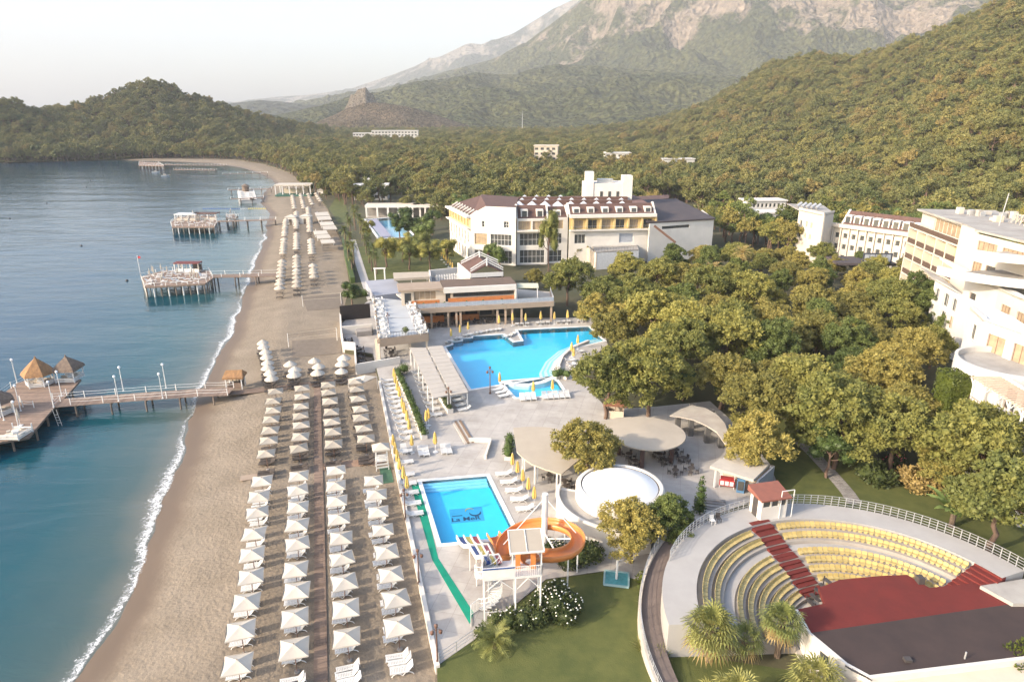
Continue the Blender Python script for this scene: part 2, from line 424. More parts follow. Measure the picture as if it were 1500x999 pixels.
def sea_material():
    m, nt, b = _nt('sea_water'); N, L = nt.nodes, nt.links
    tc = N.new('ShaderNodeTexCoord')
    at = N.new('ShaderNodeAttribute'); at.attribute_name = 'shore'
    n1 = N.new('ShaderNodeTexNoise'); n1.inputs['Scale'].default_value = 0.05; n1.inputs['Detail'].default_value = 6; L.new(tc.outputs['Object'], n1.inputs['Vector'])
    ad = N.new('ShaderNodeMath'); ad.operation = 'MULTIPLY_ADD'; ad.inputs[1].default_value = 10; L.new(n1.outputs[0], ad.inputs[0]); L.new(at.outputs['Fac'], ad.inputs[2])
    mr = N.new('ShaderNodeMapRange'); mr.inputs['From Min'].default_value = -36; mr.inputs['From Max'].default_value = 5; L.new(ad.outputs[0], mr.inputs[0])
    c = N.new('ShaderNodeValToRGB'); e = c.color_ramp.elements
    e[0].position = 0.0; e[0].color = (0.003, 0.040, 0.078, 1); e[1].position = 1.0; e[1].color = (0.13, 0.13, 0.11, 1)
    for p, q in ((0.45, (0.004, 0.050, 0.076, 1)), (0.72, (0.010, 0.064, 0.080, 1)), (0.9, (0.05, 0.085, 0.085, 1))):
        x = e.new(p); x.color = q
    L.new(mr.outputs[0], c.inputs[0]); L.new(c.outputs[0], b.inputs['Base Color'])
    b.inputs['Roughness'].default_value = 0.07; b.inputs['IOR'].default_value = 1.33; b.inputs['Specular IOR Level'].default_value = 0.5
    mp = N.new('ShaderNodeMapping'); mp.inputs['Rotation'].default_value = (0, 0, R(20)); mp.inputs['Scale'].default_value = (0.35, 1.0, 1.0)
    L.new(tc.outputs['Object'], mp.inputs[0])
    w1 = N.new('ShaderNodeTexNoise'); w1.inputs['Scale'].default_value = 0.28; w1.inputs['Detail'].default_value = 6; w1.inputs['Roughness'].default_value = 0.6; w1.inputs['Distortion'].default_value = 0.6
    L.new(mp.outputs[0], w1.inputs['Vector'])
    w2 = N.new('ShaderNodeTexNoise'); w2.inputs['Scale'].default_value = 0.05; w2.inputs['Detail'].default_value = 3
    L.new(mp.outputs[0], w2.inputs['Vector'])
    sm = N.new('ShaderNodeMath'); sm.operation = 'MULTIPLY_ADD'; sm.inputs[1].default_value = 3.0; L.new(w2.outputs[0], sm.inputs[0]); L.new(w1.outputs[0], sm.inputs[2])
    bp = N.new('ShaderNodeBump'); bp.inputs['Distance'].default_value = 0.16; L.new(sm.outputs[0], bp.inputs['Height']); L.new(bp.outputs[0], b.inputs['Normal'])
    return m
sea = struct(grid_obj('sea', sea_material(), lambda lo, hi: lo < 2.0, lambda x, y, d: SEA, a0=-1.6, a1=0.0, da=0.012, ratio=1.02, y0=14, y1=760))

# foam where the small waves break: a thin ragged strip lying on the water's edge
def foam_material():
    m, nt, b = _nt('sea_foam'); N, L = nt.nodes, nt.links
    b.inputs['Base Color'].default_value = (0.85, 0.87, 0.88, 1); b.inputs['Roughness'].default_value = 0.8
    tc = N.new('ShaderNodeTexCoord')
    n = N.new('ShaderNodeTexNoise'); n.inputs['Scale'].default_value = 2.4; n.inputs['Detail'].default_value = 10; n.inputs['Roughness'].default_value = 0.72; n.inputs['Distortion'].default_value = 1.0
    L.new(tc.outputs['Object'], n.inputs['Vector'])
    at = N.new('ShaderNodeAttribute'); at.attribute_name = 'edge'
    a = N.new('ShaderNodeMath'); a.operation = 'MULTIPLY_ADD'; a.inputs[1].default_value = 0.36; L.new(at.outputs['Fac'], a.inputs[0]); L.new(n.outputs[0], a.inputs[2])
    r = N.new('ShaderNodeMapRange'); r.inputs['From Min'].default_value = 0.70; r.inputs['From Max'].default_value = 1.0; L.new(a.outputs[0], r.inputs[0])
    L.new(r.outputs[0], b.inputs['Alpha'])
    return m
FOAM = foam_material()
def foam_strip(d0, off, wid, ph, maxw):
    vs = []; fs = []; at = []; n = 0
    L = plen(SHORE); d = 0.0; pts = []
    while d < d0:
        p, t = polyline_at(SHORE, d); pts.append((p, t, d)); d += 0.7
    for p, t, d in pts:
        nrm = Vector((-t.y, t.x, 0))                       # towards the sea
        k = 0.5 + 0.5 * noise.noise((d * 0.045, ph, 0)) ; k = max(0.12, k * 1.5 - 0.1)
        w = wid * k
        wob = shore_wob(p.x, p.y)
        s = off + 0.6 * noise.noise((d * 0.13, ph, 4)) - 0.0
        for j, (u, e) in enumerate(((-0.35, 0), (0.0, 1), (0.35, 0.75), (1.0, 0))):
            q = p + nrm * (wob + s + u * w)
            vs.append((q.x, q.y, SEA + 0.05 if u >= 0 else SEA + 0.06 + 0.02 * w)); at.append(e * min(1, k + 0.35))
        if n:
            b = n * 4
            for j in range(3): fs.append((b - 4 + j, b - 3 + j, b + 1 + j, b + j))
        n += 1
    me = bpy.data.meshes.new('foam'); me.from_pydata(vs, [], fs); me.materials.append(FOAM)
    a = me.attributes.new('edge', 'FLOAT', 'POINT'); a.data.foreach_set('value', at)
    o = link('foam', me, kind='stuff'); tag(o, 'broken white foam of small waves along the waterline', 'foam')
foam_strip(215, 0.25, 2.3, 2.0, 3)

# pools cut through the ground
SP_PX = [(606, 706), (716, 695), (787, 797), (640, 800)]          # small pool, outer coping
DZ = 0.60
small_pool = [G(617.5, 705.5, DZ), G(713, 697.5, DZ), None, G(646, 797, DZ)]
small_pool[2] = small_pool[1] + (small_pool[3] - small_pool[0]) * 1.0
BIG_PX = [(653, 509), (664, 505.5), (664, 502), (678, 500), (678, 497), (693, 495.5), (693, 493), (737, 490.5), (752, 502), (767, 500), (758, 484), (862, 479), (885, 500), (850, 508), (828, 517),
          (814, 529), (808, 541), (811, 551), (690, 571)]
big_pool = P2(BIG_PX, DZ)
KID_PX = [(735, 560), (812, 553), (826, 574), (812, 580), (756, 583)]
kid_pool = P2(KID_PX, DZ)
FAR_POOL = P2([(536, 322), (580, 319), (606, 347), (556, 350)], DZ)
def shrink(poly, d):                                      # offset a polygon inwards (d>0)
    n = len(poly); c = sum(((poly[i].x * poly[(i + 1) % n].y - poly[(i + 1) % n].x * poly[i].y) for i in range(n)))
    s = 1 if c > 0 else -1; out = []
    for i in range(n):
        a, b, e = poly[i - 1], poly[i], poly[(i + 1) % n]
        d1 = (b - a).normalized(); d2 = (e - b).normalized()
        n1 = Vector((-d1.y, d1.x, 0)) * s; n2 = Vector((-d2.y, d2.x, 0)) * s
        m = (n1 + n2); l = max(0.35, m.length_squared / 2)
        out.append(b + m * (d / l))
    return out
FOREST_FLOOR = mat('forest_floor', (0.085, 0.075, 0.04), 0.95, (0.045, 0.05, 0.025), 0.08, 0.05, 1.5, detail=8)
ground = struct(MB().prism(LAND + far, -1.6, LZ, [small_pool, big_pool, kid_pool, FAR_POOL]).build('ground', FOREST_FLOOR))

GRASS = mat('mown_grass', (0.098, 0.105, 0.028), 0.9, (0.060, 0.074, 0.018), 0.55, 0.03, 9, detail=9)
lawn_px = [(640, 977), (690, 938), (722, 915), (800, 850), (884, 838), (938, 850), (945, 878), (985, 955), (1180, 985), (1260, 1030), (1260, 1300), (650, 1300)]
struct(MB().sheet(P2(lawn_px, LZ + 0.02), LZ + 0.02).build('lawn', GRASS))
lawn2 = [(1100, 600), (1190, 628), (1290, 680), (1420, 690), (1520, 760), (1560, 840), (1500, 835), (1420, 790), (1300, 752), (1160, 735), (1130, 700)]
struct(MB().sheet(P2(lawn2, LZ + 0.02), LZ + 0.02).build('lawn', GRASS))
lawn3 = [(507, 392), (520, 365), (560, 352), (640, 350), (690, 370), (680, 405), (545, 412), (530, 400)]
struct(MB().sheet(P2(lawn3, LZ + 0.02), LZ + 0.02).build('lawn', GRASS))
lawn4 = [(482, 306), (492, 290), (505, 292), (512, 325), (496, 328)]
struct(MB().sheet(P2(lawn4, LZ + 0.02), LZ + 0.02).build('lawn', GRASS))
# ------------------------------------------------------------------ hills and mountains: lofted from foot line over ridge to back foot
def hill_material(name, forest, forest2, rock, rock_amt=0.0, rock_scale=0.004, tree=0.09, bare=None):
    m, nt, b = _nt(name); N, L = nt.nodes, nt.links
    tc = N.new('ShaderNodeTexCoord'); ge = N.new('ShaderNodeNewGeometry')
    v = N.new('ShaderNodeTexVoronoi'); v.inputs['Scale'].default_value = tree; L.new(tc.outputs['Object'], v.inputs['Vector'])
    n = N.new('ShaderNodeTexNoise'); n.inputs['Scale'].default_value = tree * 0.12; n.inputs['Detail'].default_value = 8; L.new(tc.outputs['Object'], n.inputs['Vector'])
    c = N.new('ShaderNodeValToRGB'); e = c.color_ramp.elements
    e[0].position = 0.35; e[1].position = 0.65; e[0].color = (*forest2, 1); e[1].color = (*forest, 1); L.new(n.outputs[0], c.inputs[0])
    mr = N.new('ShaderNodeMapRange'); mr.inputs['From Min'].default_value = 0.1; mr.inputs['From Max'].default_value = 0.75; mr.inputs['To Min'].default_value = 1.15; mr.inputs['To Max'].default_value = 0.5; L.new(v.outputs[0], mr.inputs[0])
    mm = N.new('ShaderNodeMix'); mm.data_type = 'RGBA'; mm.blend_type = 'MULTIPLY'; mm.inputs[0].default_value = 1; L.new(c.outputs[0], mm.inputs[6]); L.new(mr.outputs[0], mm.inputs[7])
    rn = N.new('ShaderNodeTexNoise'); rn.inputs['Scale'].default_value = rock_scale; rn.inputs['Detail'].default_value = 12; rn.inputs['Roughness'].default_value = 0.68; L.new(tc.outputs['Object'], rn.inputs['Vector'])
    at = N.new('ShaderNodeAttribute'); at.attribute_name = 'rock'
    a2 = N.new('ShaderNodeMath'); a2.operation = 'ADD'; L.new(rn.outputs[0], a2.inputs[0]); L.new(at.outputs['Fac'], a2.inputs[1])
    rr = N.new('ShaderNodeMapRange'); rr.inputs['From Min'].default_value = 0.97 ; rr.inputs['From Max'].default_value = 1.04; L.new(a2.outputs[0], rr.inputs[0])
    rc = N.new('ShaderNodeTexNoise'); rc.inputs['Scale'].default_value = rock_scale * 9; rc.inputs['Detail'].default_value = 10; L.new(tc.outputs['Object'], rc.inputs['Vector'])
    rcr = N.new('ShaderNodeValToRGB'); e = rcr.color_ramp.elements; e[0].position = 0.3; e[1].position = 0.7
    e[0].color = (*[x * 0.55 for x in rock], 1); e[1].color = (*rock, 1); L.new(rc.outputs[0], rcr.inputs[0])
    fm = N.new('ShaderNodeMix'); fm.data_type = 'RGBA'; L.new(rr.outputs[0], fm.inputs[0]); L.new(mm.outputs[2], fm.inputs[6]); L.new(rcr.outputs[0], fm.inputs[7])
    L.new(fm.outputs[2], b.inputs['Base Color']); b.inputs['Roughness'].default_value = 0.95; b.inputs['Specular IOR Level'].default_value = 0.1
    hb = N.new('ShaderNodeMath'); hb.operation = 'MULTIPLY'; hb.inputs[1].default_value = -1.0; L.new(v.outputs[0], hb.inputs[0])
    h2 = N.new('ShaderNodeMath'); h2.operation = 'MULTIPLY_ADD'; h2.inputs[1].default_value = 4.0; L.new(rc.outputs[0], h2.inputs[0]); L.new(hb.outputs[0], h2.inputs[2])
    bp = N.new('ShaderNodeBump'); bp.inputs['Distance'].default_value = 0.9 / tree; bp.inputs['Strength'].default_value = 1.0
    L.new(h2.outputs[0], bp.inputs['Height']); L.new(bp.outputs[0], b.inputs['Normal'])
    return m
HILL_SAMPLES = {}
def resample(pts, n):
    L = plen(pts); return [polyline_at(pts, L * i / n)[0] for i in range(n + 1)]
def hill(name, m, ridge, foot, nu=120, nv=60, rough=12.0, freq=0.01, back=0.8, power=1.25, rockf=None, gully=0.0, ridge_noise=0.5, base0=True, ridged=0.0):
    """ridge, foot: lists of (px, py, dist). The surface climbs from foot to ridge and drops behind it."""
    rp = resample([RD(*r) for r in ridge], nu); fp = resample([RD(*r) if len(r) == 3 else Vector(r[:3]) for r in foot], nu)
    vs = []; fs = []; at = []
    nb = nv // 3; tot = nv + nb
    for i in range(nu + 1):
        f, r = fp[i].copy(), rp[i]
        if math.hypot(f.x, f.y) < 2000 and base0: f.z = 0.0
        bk = r + (r - f) * back; bk.z = min(f.z, r.z * 0.2)
        for j in range(tot + 1):
            if j <= nv:
                t = j / nv; p = f.lerp(r, t); p.z = lerp(f.z, r.z, t ** power)
            else:
                t = (j - nv) / nb; p = r.lerp(bk, t); p.z = lerp(r.z, bk.z, t ** 1.2)
            k = math.sin(math.pi * min(1, j / nv)) if j <= nv else 0
            amp = rough * (k * (1 - ridge_noise) + ridge_noise * min(1, j / nv * 3)) 
            q = Vector((p.x * freq, p.y * freq, 0.3))
            h = noise.fractal(q, 0.9, 2.0, 7)
            p.z += amp * h * (1 if j != nv else ridge_noise)
            if ridged and j != nv: p.z += ridged * min(1, max(0, r.z - f.z) / (ridged * 7)) * (min(1, j / nv * 2) if j < nv * .9 else max(0, (nv - j) / nv * 10) if j < nv else 0) * (noise.ridged_multi_fractal(Vector((p.x * freq * 2.2, p.y * freq * 2.2, 1.7)), 0.9, 2.1, 6, 1.0, 2.0) - 0.9)
            if gully: p.z -= gully * k * abs(noise.noise((i / nu * 14, j / nv * 1.3, 5)))
            vs.append(p); at.append(rockf(i / nu, min(1, j / nv), p) if rockf else 0.0)
    for i in range(nu):
        for j in range(tot):
            a = i * (tot + 1) + j
            fs.append((a, a + tot + 1, a + tot + 2, a + 1))
    me = bpy.data.meshes.new(name); me.from_pydata(vs, [], fs); me.materials.append(m)
    me.polygons.foreach_set('use_smooth', [True] * len(me.polygons))
    me.attributes.new('rock', 'FLOAT', 'POINT').data.foreach_set('value', at)
    o = link(name, me); struct(o)
    HILL_SAMPLES.setdefault(name, []).append((vs, nu, nv, tot))
    return o
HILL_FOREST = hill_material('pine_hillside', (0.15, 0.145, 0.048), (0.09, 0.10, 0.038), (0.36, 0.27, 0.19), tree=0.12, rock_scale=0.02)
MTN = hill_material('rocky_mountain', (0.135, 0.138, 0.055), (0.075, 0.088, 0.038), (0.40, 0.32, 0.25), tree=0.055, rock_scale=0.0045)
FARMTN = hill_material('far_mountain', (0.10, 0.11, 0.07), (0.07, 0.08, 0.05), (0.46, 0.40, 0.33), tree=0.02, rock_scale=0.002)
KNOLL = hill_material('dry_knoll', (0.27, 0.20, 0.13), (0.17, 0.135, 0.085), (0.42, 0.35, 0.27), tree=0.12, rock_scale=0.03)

# right-hand hill of dense pines
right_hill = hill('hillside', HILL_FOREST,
    [(640, 216, 1500), (720, 210, 1500), (800, 207, 1350), (880, 200, 1200), (960, 188, 1080), (1030, 162, 1020), (1085, 128, 980), (1130, 103, 960), (1185, 92, 930), (1235, 100, 900), (1300, 84, 860), (1370, 54, 820), (1430, 30, 790), (1500, 0, 760), (1600, -35, 720), (1760, -60, 680), (2000, -40, 640)],
    [(700, 220, 800), (800, 222, 700), (880, 226, 620), (960, 232, 540), (1030, 240, 470), (1130, 250, 420), (1235, 262, 360), (1330, 272, 320), (1430, 285, 290), (1500, 290, 270), (1650, 300, 240), (2000, 320, 200)],
    nu=150, nv=70, rough=16, freq=0.007, power=1.15, gully=16)
# forested foothills, middle distance
hill('hillside', MTN,
    [(250, 192, 2300), (330, 182, 2300), (470, 158, 2500), (560, 134, 2700), (640, 118, 2800), (700, 108, 2900), (760, 112, 2900), (830, 100, 2800), (880, 98, 2700), (960, 104, 2600), (1060, 112, 2500), (1150, 116, 2300), (1300, 120, 2100), (1600, 120, 2000)],
    [(250, 195, 1600), (330, 194, 1500), (560, 196, 1450), (760, 200, 1500), (900, 200, 1500), (1060, 190, 1500), (1300, 180, 1500), (1600, 170, 1500)],
    nu=180, nv=90, rough=38, freq=0.0026, power=1.0, gully=60, ridge_noise=0.2, ridged=42, rockf=lambda u, v, p: 0.16 + 0.08 * v)
# the great rocky mountain
def rk(u, v, p):
    k = max(0.0, min(1.0, (u - 0.40) * 6)); q = max(0.0, min(1.0, (v - 0.34) * 4.5))
    return 0.22 + (0.12 + 0.19 * k) * q
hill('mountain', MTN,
    [(330, 172, 6000), (400, 158, 5800), (470, 144, 5600), (545, 132, 5200), (600, 122, 5000), (660, 104, 4700), (720, 88, 4500), (767, 68, 4300), (811, 33, 4200), (855, 0, 4100), (875, -25, 4050), (900, -45, 4000), (960, -35, 3900), (1020, -60, 3900), (1100, -70, 3800), (1200, -60, 3700), (1320, -40, 3600), (1420, -45, 3500), (1520, -60, 3400), (1800, -60, 3300)],
    [(330, 178, 3300), (560, 170, 3100), (700, 150, 3000), (830, 140, 2900), (960, 135, 2800), (1100, 130, 2700), (1300, 130, 2500), (1500, 120, 2400), (1800, 120, 2300)],
    nu=260, nv=150, rough=120, freq=0.0016, power=1.15, gully=110, ridge_noise=0.06, ridged=150, rockf=rk)
hill('mountain', FARMTN,
    [(240, 170, 9700), (300, 158, 9500), (400, 143, 9200), (450, 140, 9100), (510, 132, 9000), (576, 110, 8600), (649, 82, 8200), (686, 64, 8000), (705, 66, 7950), (752, 50, 7800), (810, 14, 7600), (840, 0, 7400), (870, -40, 7300), (1000, -60, 7200)],
    [(240, 170, 7200), (560, 160, 6800), (760, 130, 6200), (1000, 120, 6000)], nu=110, nv=50, rough=140, freq=0.0011, power=1.1, gully=100, ridge_noise=0.08, ridged=120,
    rockf=lambda u, v, p: 0.25 + 0.3 * v)
# bare knoll with a rock on its top
hill('hill', KNOLL,
    [(455, 184, 1750), (490, 170, 1700), (512, 158, 1680), (530, 152, 1670), (565, 152, 1650), (600, 158, 1640), (640, 168, 1640), (690, 186, 1640)],
    [(440, 196, 1450), (530, 200, 1380), (620, 198, 1400), (700, 196, 1450)], nu=60, nv=34, rough=9, freq=0.012, gully=6, rockf=lambda u, v, p: 0.1)
# left headland hill and its neighbours
left_hill = hill('hill', HILL_FOREST,
    [(20, 195, 960), (60, 176, 970), (105, 166, 980), (135, 158, 985), (170, 148, 990), (195, 134, 990), (220, 128, 990), (245, 133, 990), (265, 146, 990), (300, 155, 1000), (335, 166, 1010), (380, 178, 1050), (430, 190, 1100), (480, 196, 1150)],
    [(0, 216, 740), (100, 218, 735), (220, 219, 735), (330, 219, 745), (400, 215, 800), (480, 210, 900)], nu=90, nv=40, rough=7, freq=0.012, gully=7)
hill('hill', HILL_FOREST,
    [(-300, 130, 900), (-160, 138, 900), (-60, 148, 900), (0, 158, 900), (30, 160, 900), (55, 170, 905), (80, 188, 910), (110, 200, 910)],
    [(-300, 219, 760), (-60, 219, 745), (30, 219, 742), (110, 219, 742)], nu=60, nv=34, rough=6, freq=0.012, gully=5)
hill('hill', FARMTN, [(20, 168, 3600), (50, 160, 3600), (85, 154, 3500), (115, 160, 3500), (140, 158, 3500), (200, 166, 3500)], [(20, 177, 2500), (100, 177, 2500), (200, 177, 2500)], nu=40, nv=20, rough=10, freq=0.004)
hill('hill', FARMTN, [(280, 168, 3900), (330, 154, 3900), (380, 147, 3900), (420, 150, 3800), (480, 158, 3700), (560, 165, 3600)], [(280, 178, 2600), (420, 178, 2600), (560, 178, 2600)], nu=50, nv=20, rough=18, freq=0.004)
# ------------------------------------------------------------------ plants: prototypes (meshes shared by all copies)
ICO = None
def ico_unit(sub):
    bm = bmesh.new(); bmesh.ops.create_icosphere(bm, subdivisions=sub, radius=1)
    v = [x.co.copy() for x in bm.verts]; f = [tuple(y.index for y in x.verts) for x in bm.faces]; bm.free()
    return v, f
ICO1, ICO2 = ico_unit(1), ico_unit(2)
def rdir(r, up=-1.0):
    while True:
        v = Vector((r.uniform(-1, 1), r.uniform(-1, 1), r.uniform(-1, 1)))
        if 0.05 < v.length <= 1:
            v.normalize()
            if v.z >= up: return v
def puff(mb, r, c, rad, n, tuft, ico, flat=0.8, core=0.72):
    """A clump of needles: a rough inner body with many small blades standing out of it."""
    v, f = ico
    mb.add([c + Vector((p.x, p.y, p.z * flat)) * rad * core * r.uniform(0.72, 1.12) for p in v], f)
    for _ in range(n):
        d = rdir(r, -0.75); q = c + Vector((d.x, d.y, d.z * flat)) * rad * r.uniform(0.72, 1.0)
        e = (d + rdir(r) * 0.55).normalized(); s = e.cross(rdir(r)).normalized()
        l = tuft * r.uniform(0.7, 1.35); w = l * r.uniform(0.28, 0.48)
        mb.add([q - s * w, q + s * w, q + e * l], [(0, 1, 2)])
def limb(mb, r, a, b, r0, r1, n=4, bend=0.12, sides=6):
    pts = []; L = (b - a).length
    for i in range(n + 1):
        t = i / n; k = math.sin(math.pi * t) * bend * L
        pts.append(a.lerp(b, t) + Vector((r.uniform(-1, 1), r.uniform(-1, 1), r.uniform(-0.3, 0.6))) * k)
    pts[0] = a; pts[-1] = b
    mb.tube(pts, [lerp(r0, r1, i / n) for i in range(n + 1)], sides, cap=False)
    return pts
def pine_meshes(seed, h=10.0, rad=4.6, clumps=62, tufts=70, crown_lo=0.42, lean=0.0, shape='round', near=True):
    r = random.Random(seed); tm = MB(); cm = MB()
    top = Vector((lean + r.uniform(-.5, .5), r.uniform(-.6, .6), h * 0.66))
    limb(tm, r, Vector((0, 0, -0.3)), top, 0.30, 0.16, 6, 0.05, 8)
    cc = Vector((top.x * 0.9, top.y * 0.9, h * (crown_lo + 1) / 2)); hz_ = h * (1 - crown_lo) / 2
    k = 0; lobes = []
    nl = 9 if near else 5
    for i in range(nl):                                   # big lobes make the uneven outline
        a = 2 * math.pi * i / nl + r.uniform(-.4, .4); q = r.uniform(0.45, 0.72)
        lobes.append((cc + Vector((math.cos(a) * rad * q, math.sin(a) * rad * q, r.uniform(-0.62, 0.35) * hz_)), rad * r.uniform(0.36, 0.56)))
    lobes.append((cc + Vector((r.uniform(-.8, .8), r.uniform(-.8, .8), hz_ * 0.55)), rad * 0.5))
    if near: lobes.append((cc + Vector((r.uniform(-1.5, 1.5), r.uniform(-1.5, 1.5), hz_ * 0.3)), rad * 0.5))
    for c, q in lobes:
        limb(tm, r, Vector((0, 0, 0)).lerp(top, r.uniform(0.62, 0.97)), c - Vector((0, 0, q * .25)), 0.12, 0.045, 3, 0.15, 5)
        m = max(3, int(clumps / len(lobes)))
        for _ in range(m):
            d = rdir(r, -0.55)
            pr = q * (r.uniform(0.17, 0.29) if near else r.uniform(0.26, 0.42))
            p = c + Vector((d.x, d.y, d.z * 0.78)) * (q * r.uniform(0.62, 0.98))
            puff(cm, r, p, pr, tufts, pr * 0.50 if near else pr * 0.62, ICO1, 0.82)
    return tm, cm
PINE_A = leafmat('pine_needles', (0.285, 0.262, 0.068), (0.130, 0.145, 0.042), 0.25, scale=0.45)
PINE_B = leafmat('pine_needles_golden', (0.330, 0.275, 0.076), (0.170, 0.160, 0.046), 0.25, scale=0.45)
PINE_C = leafmat('pine_needles_deep', (0.150, 0.178, 0.048), (0.078, 0.105, 0.032), 0.25, scale=0.45)
FOREST_LEAF = leafmat('forest_needles', (0.250, 0.225, 0.072), (0.115, 0.125, 0.043), 0.1, scale=0.02)
PINES = []
for i, (sd_, h, rd, lo, ln, m) in enumerate(((1, 10.5, 5.0, 0.40, 0.3, PINE_A), (2, 9.5, 4.6, 0.42, -0.6, PINE_B), (3, 11.5, 5.2, 0.36, 0.5, PINE_A), (4, 9.0, 4.2, 0.38, 0.8, PINE_B), (5, 10.0, 4.4, 0.30, -0.3, PINE_C), (6, 12.0, 4.4, 0.34, 0.0, PINE_C))):
    t, c = pine_meshes(sd_, h, rd, 310, 46, lo - 0.16, ln)
    PINES.append((t.mesh('trunk', BARK, True), c.mesh('crown', m), h, rd))
def pine(kind, loc, scale=1.0, rz=0.0, label=None, group=None, name='pine_tree'):
    t, c, h, rd = PINES[kind]
    o = thing(name, label, 'tree', loc, rz, group)
    o.scale = (scale, scale, scale)
    link('trunk', t, o); link('crown', c, o)
    return o

# fan palm, feather palm
def fan_palm_meshes(seed, h=3.6, nf=46, L=1.7):
    r = random.Random(seed); tm = MB(); fm = MB(); dm = MB()
    tm.tube([(0, 0, -0.2), (0.03, 0, h * 0.3), (0.0, 0.05, h * 0.7), (0, 0, h)], [0.26, 0.21, 0.22, 0.26], 9)
    for k in range(int(h * 7)):                           # old leaf bases
        z = h * (0.25 + 0.75 * r.random()); a = r.uniform(0, 6.28); d = Vector((math.cos(a), math.sin(a), 0))
        tm.bar(d * 0.18 + Vector((0, 0, z)), d * 0.36 + Vector((0, 0, z + 0.22)), 0.09, 0.04)
    for k in range(nf):
        el = R(82) - R(125) * ((k + 0.5) / nf) ** 0.9; a = k * 2.399 + r.uniform(-.2, .2)
        d = Vector((math.cos(a) * math.cos(el), math.sin(a) * math.cos(el), math.sin(el)))
        o = Vector((0, 0, h)); stem = L * r.uniform(0.5, 0.75); p = o + d * stem - Vector((0, 0, 0.06 * stem))
        mb = dm if el < R(-22) else fm
        mb.bar(o, p, 0.035, 0.02)
        s = d.cross(Vector((0, 0, 1))); s = s.normalized() if s.length > 0.1 else Vector((1, 0, 0)); u = s.cross(d)
        nb = 13
        for b in range(nb):                               # blades of the fan, drooping at their tips
            t = (b / (nb - 1) - 0.5) * R(215); dirb = (d * math.cos(t) + s * math.sin(t))
            l = L * r.uniform(0.55, 0.75) * (0.75 + 0.25 * math.cos(t)); w = 0.055
            sd2 = dirb.cross(u).normalized() * w; mid = p + dirb * l * 0.6 + u * 0.03; tip = p + dirb * l + Vector((0, 0, -0.30 * l))
            mb.add([p, mid - sd2, tip, mid + sd2], [(0, 1, 2, 3)])
    return tm, fm, dm
def feather_palm_meshes(seed, h=5.0, nf=34, L=2.6, droop=0.7, low=-35):
    r = random.Random(seed); tm = MB(); fm = MB()
    tm.tube([(0, 0, -0.2), (0.05, 0, h * 0.4), (0.02, 0.05, h * 0.8), (0, 0, h)], [0.27, 0.2, 0.2, 0.25], 9)
    for k in range(nf):
        el = R(80) - R(80 - low) * ((k + 0.5) / nf); a = k * 2.399
        hd = Vector((math.cos(a), math.sin(a), 0)); s = Vector((-hd.y, hd.x, 0)); p = Vector((0, 0, h)); pts = [p]
        n = 8; e = el
        for i in range(n):
            p = p + (hd * math.cos(e) + Vector((0, 0, math.sin(e)))) * (L / n); pts.append(p); e -= droop * 1.9 / n
        fm.tube(pts, [0.03 * (1 - i / (n + 2)) for i in range(n + 1)], 3, cap=False)
        for i in range(1, n + 1):
            for q in (0.0, 0.5):
                if i == n and q: continue
                c = pts[i].lerp(pts[min(n, i + 1)], q); t = i / n; l = L * 0.26 * math.sin(math.pi * min(0.97, 0.18 + 0.8 * t)) + 0.08
                fw = (pts[i] - pts[i - 1]).normalized()
                for sg in (-1, 1):
                    d = (s * sg * 0.9 + fw * 0.55 + Vector((0, 0, r.uniform(-0.35, 0.15)))).normalized()
                    fm.add([c - fw * 0.05, c + fw * 0.05, c + d * l], [(0, 1, 2)])
    return tm, fm
FAN_LEAF = leafmat('fan_palm_leaf', (0.29, 0.27, 0.085), (0.15, 0.17, 0.05), 0.2, 0.45, scale=0.6)
FAN_DRY = leafmat('dry_palm_leaf', (0.36, 0.27, 0.10), (0.24, 0.17, 0.07), 0.15, 0.6, scale=0.6)
FEATHER_LEAF = leafmat('feather_palm_leaf', (0.16, 0.17, 0.045), (0.075, 0.10, 0.03), 0.2, 0.45, scale=0.5)
SHRUB_LEAF = leafmat('shrub_leaf', (0.105, 0.125, 0.042), (0.042, 0.060, 0.020), 0.2, 0.5, scale=0.8)
HEDGE_LEAF = leafmat('hedge_leaf', (0.075, 0.11, 0.026), (0.036, 0.062, 0.016), 0.15, 0.5, scale=0.9)
IVY_LEAF = leafmat('clipped_hedge_leaf', (0.13, 0.145, 0.024), (0.07, 0.09, 0.018), 0.15, 0.5, scale=0.6)
BROAD_LEAF = leafmat('broad_leaf', (0.115, 0.150, 0.040), (0.052, 0.080, 0.024), 0.15, 0.5, scale=0.4)
FLOWER = mat('white_flowers', (0.82, 0.80, 0.72), 0.7)
PINK_FLOWER = mat('pink_flowers', (0.50, 0.09, 0.16), 0.7, (0.4, 0.1, 0.12), 3)

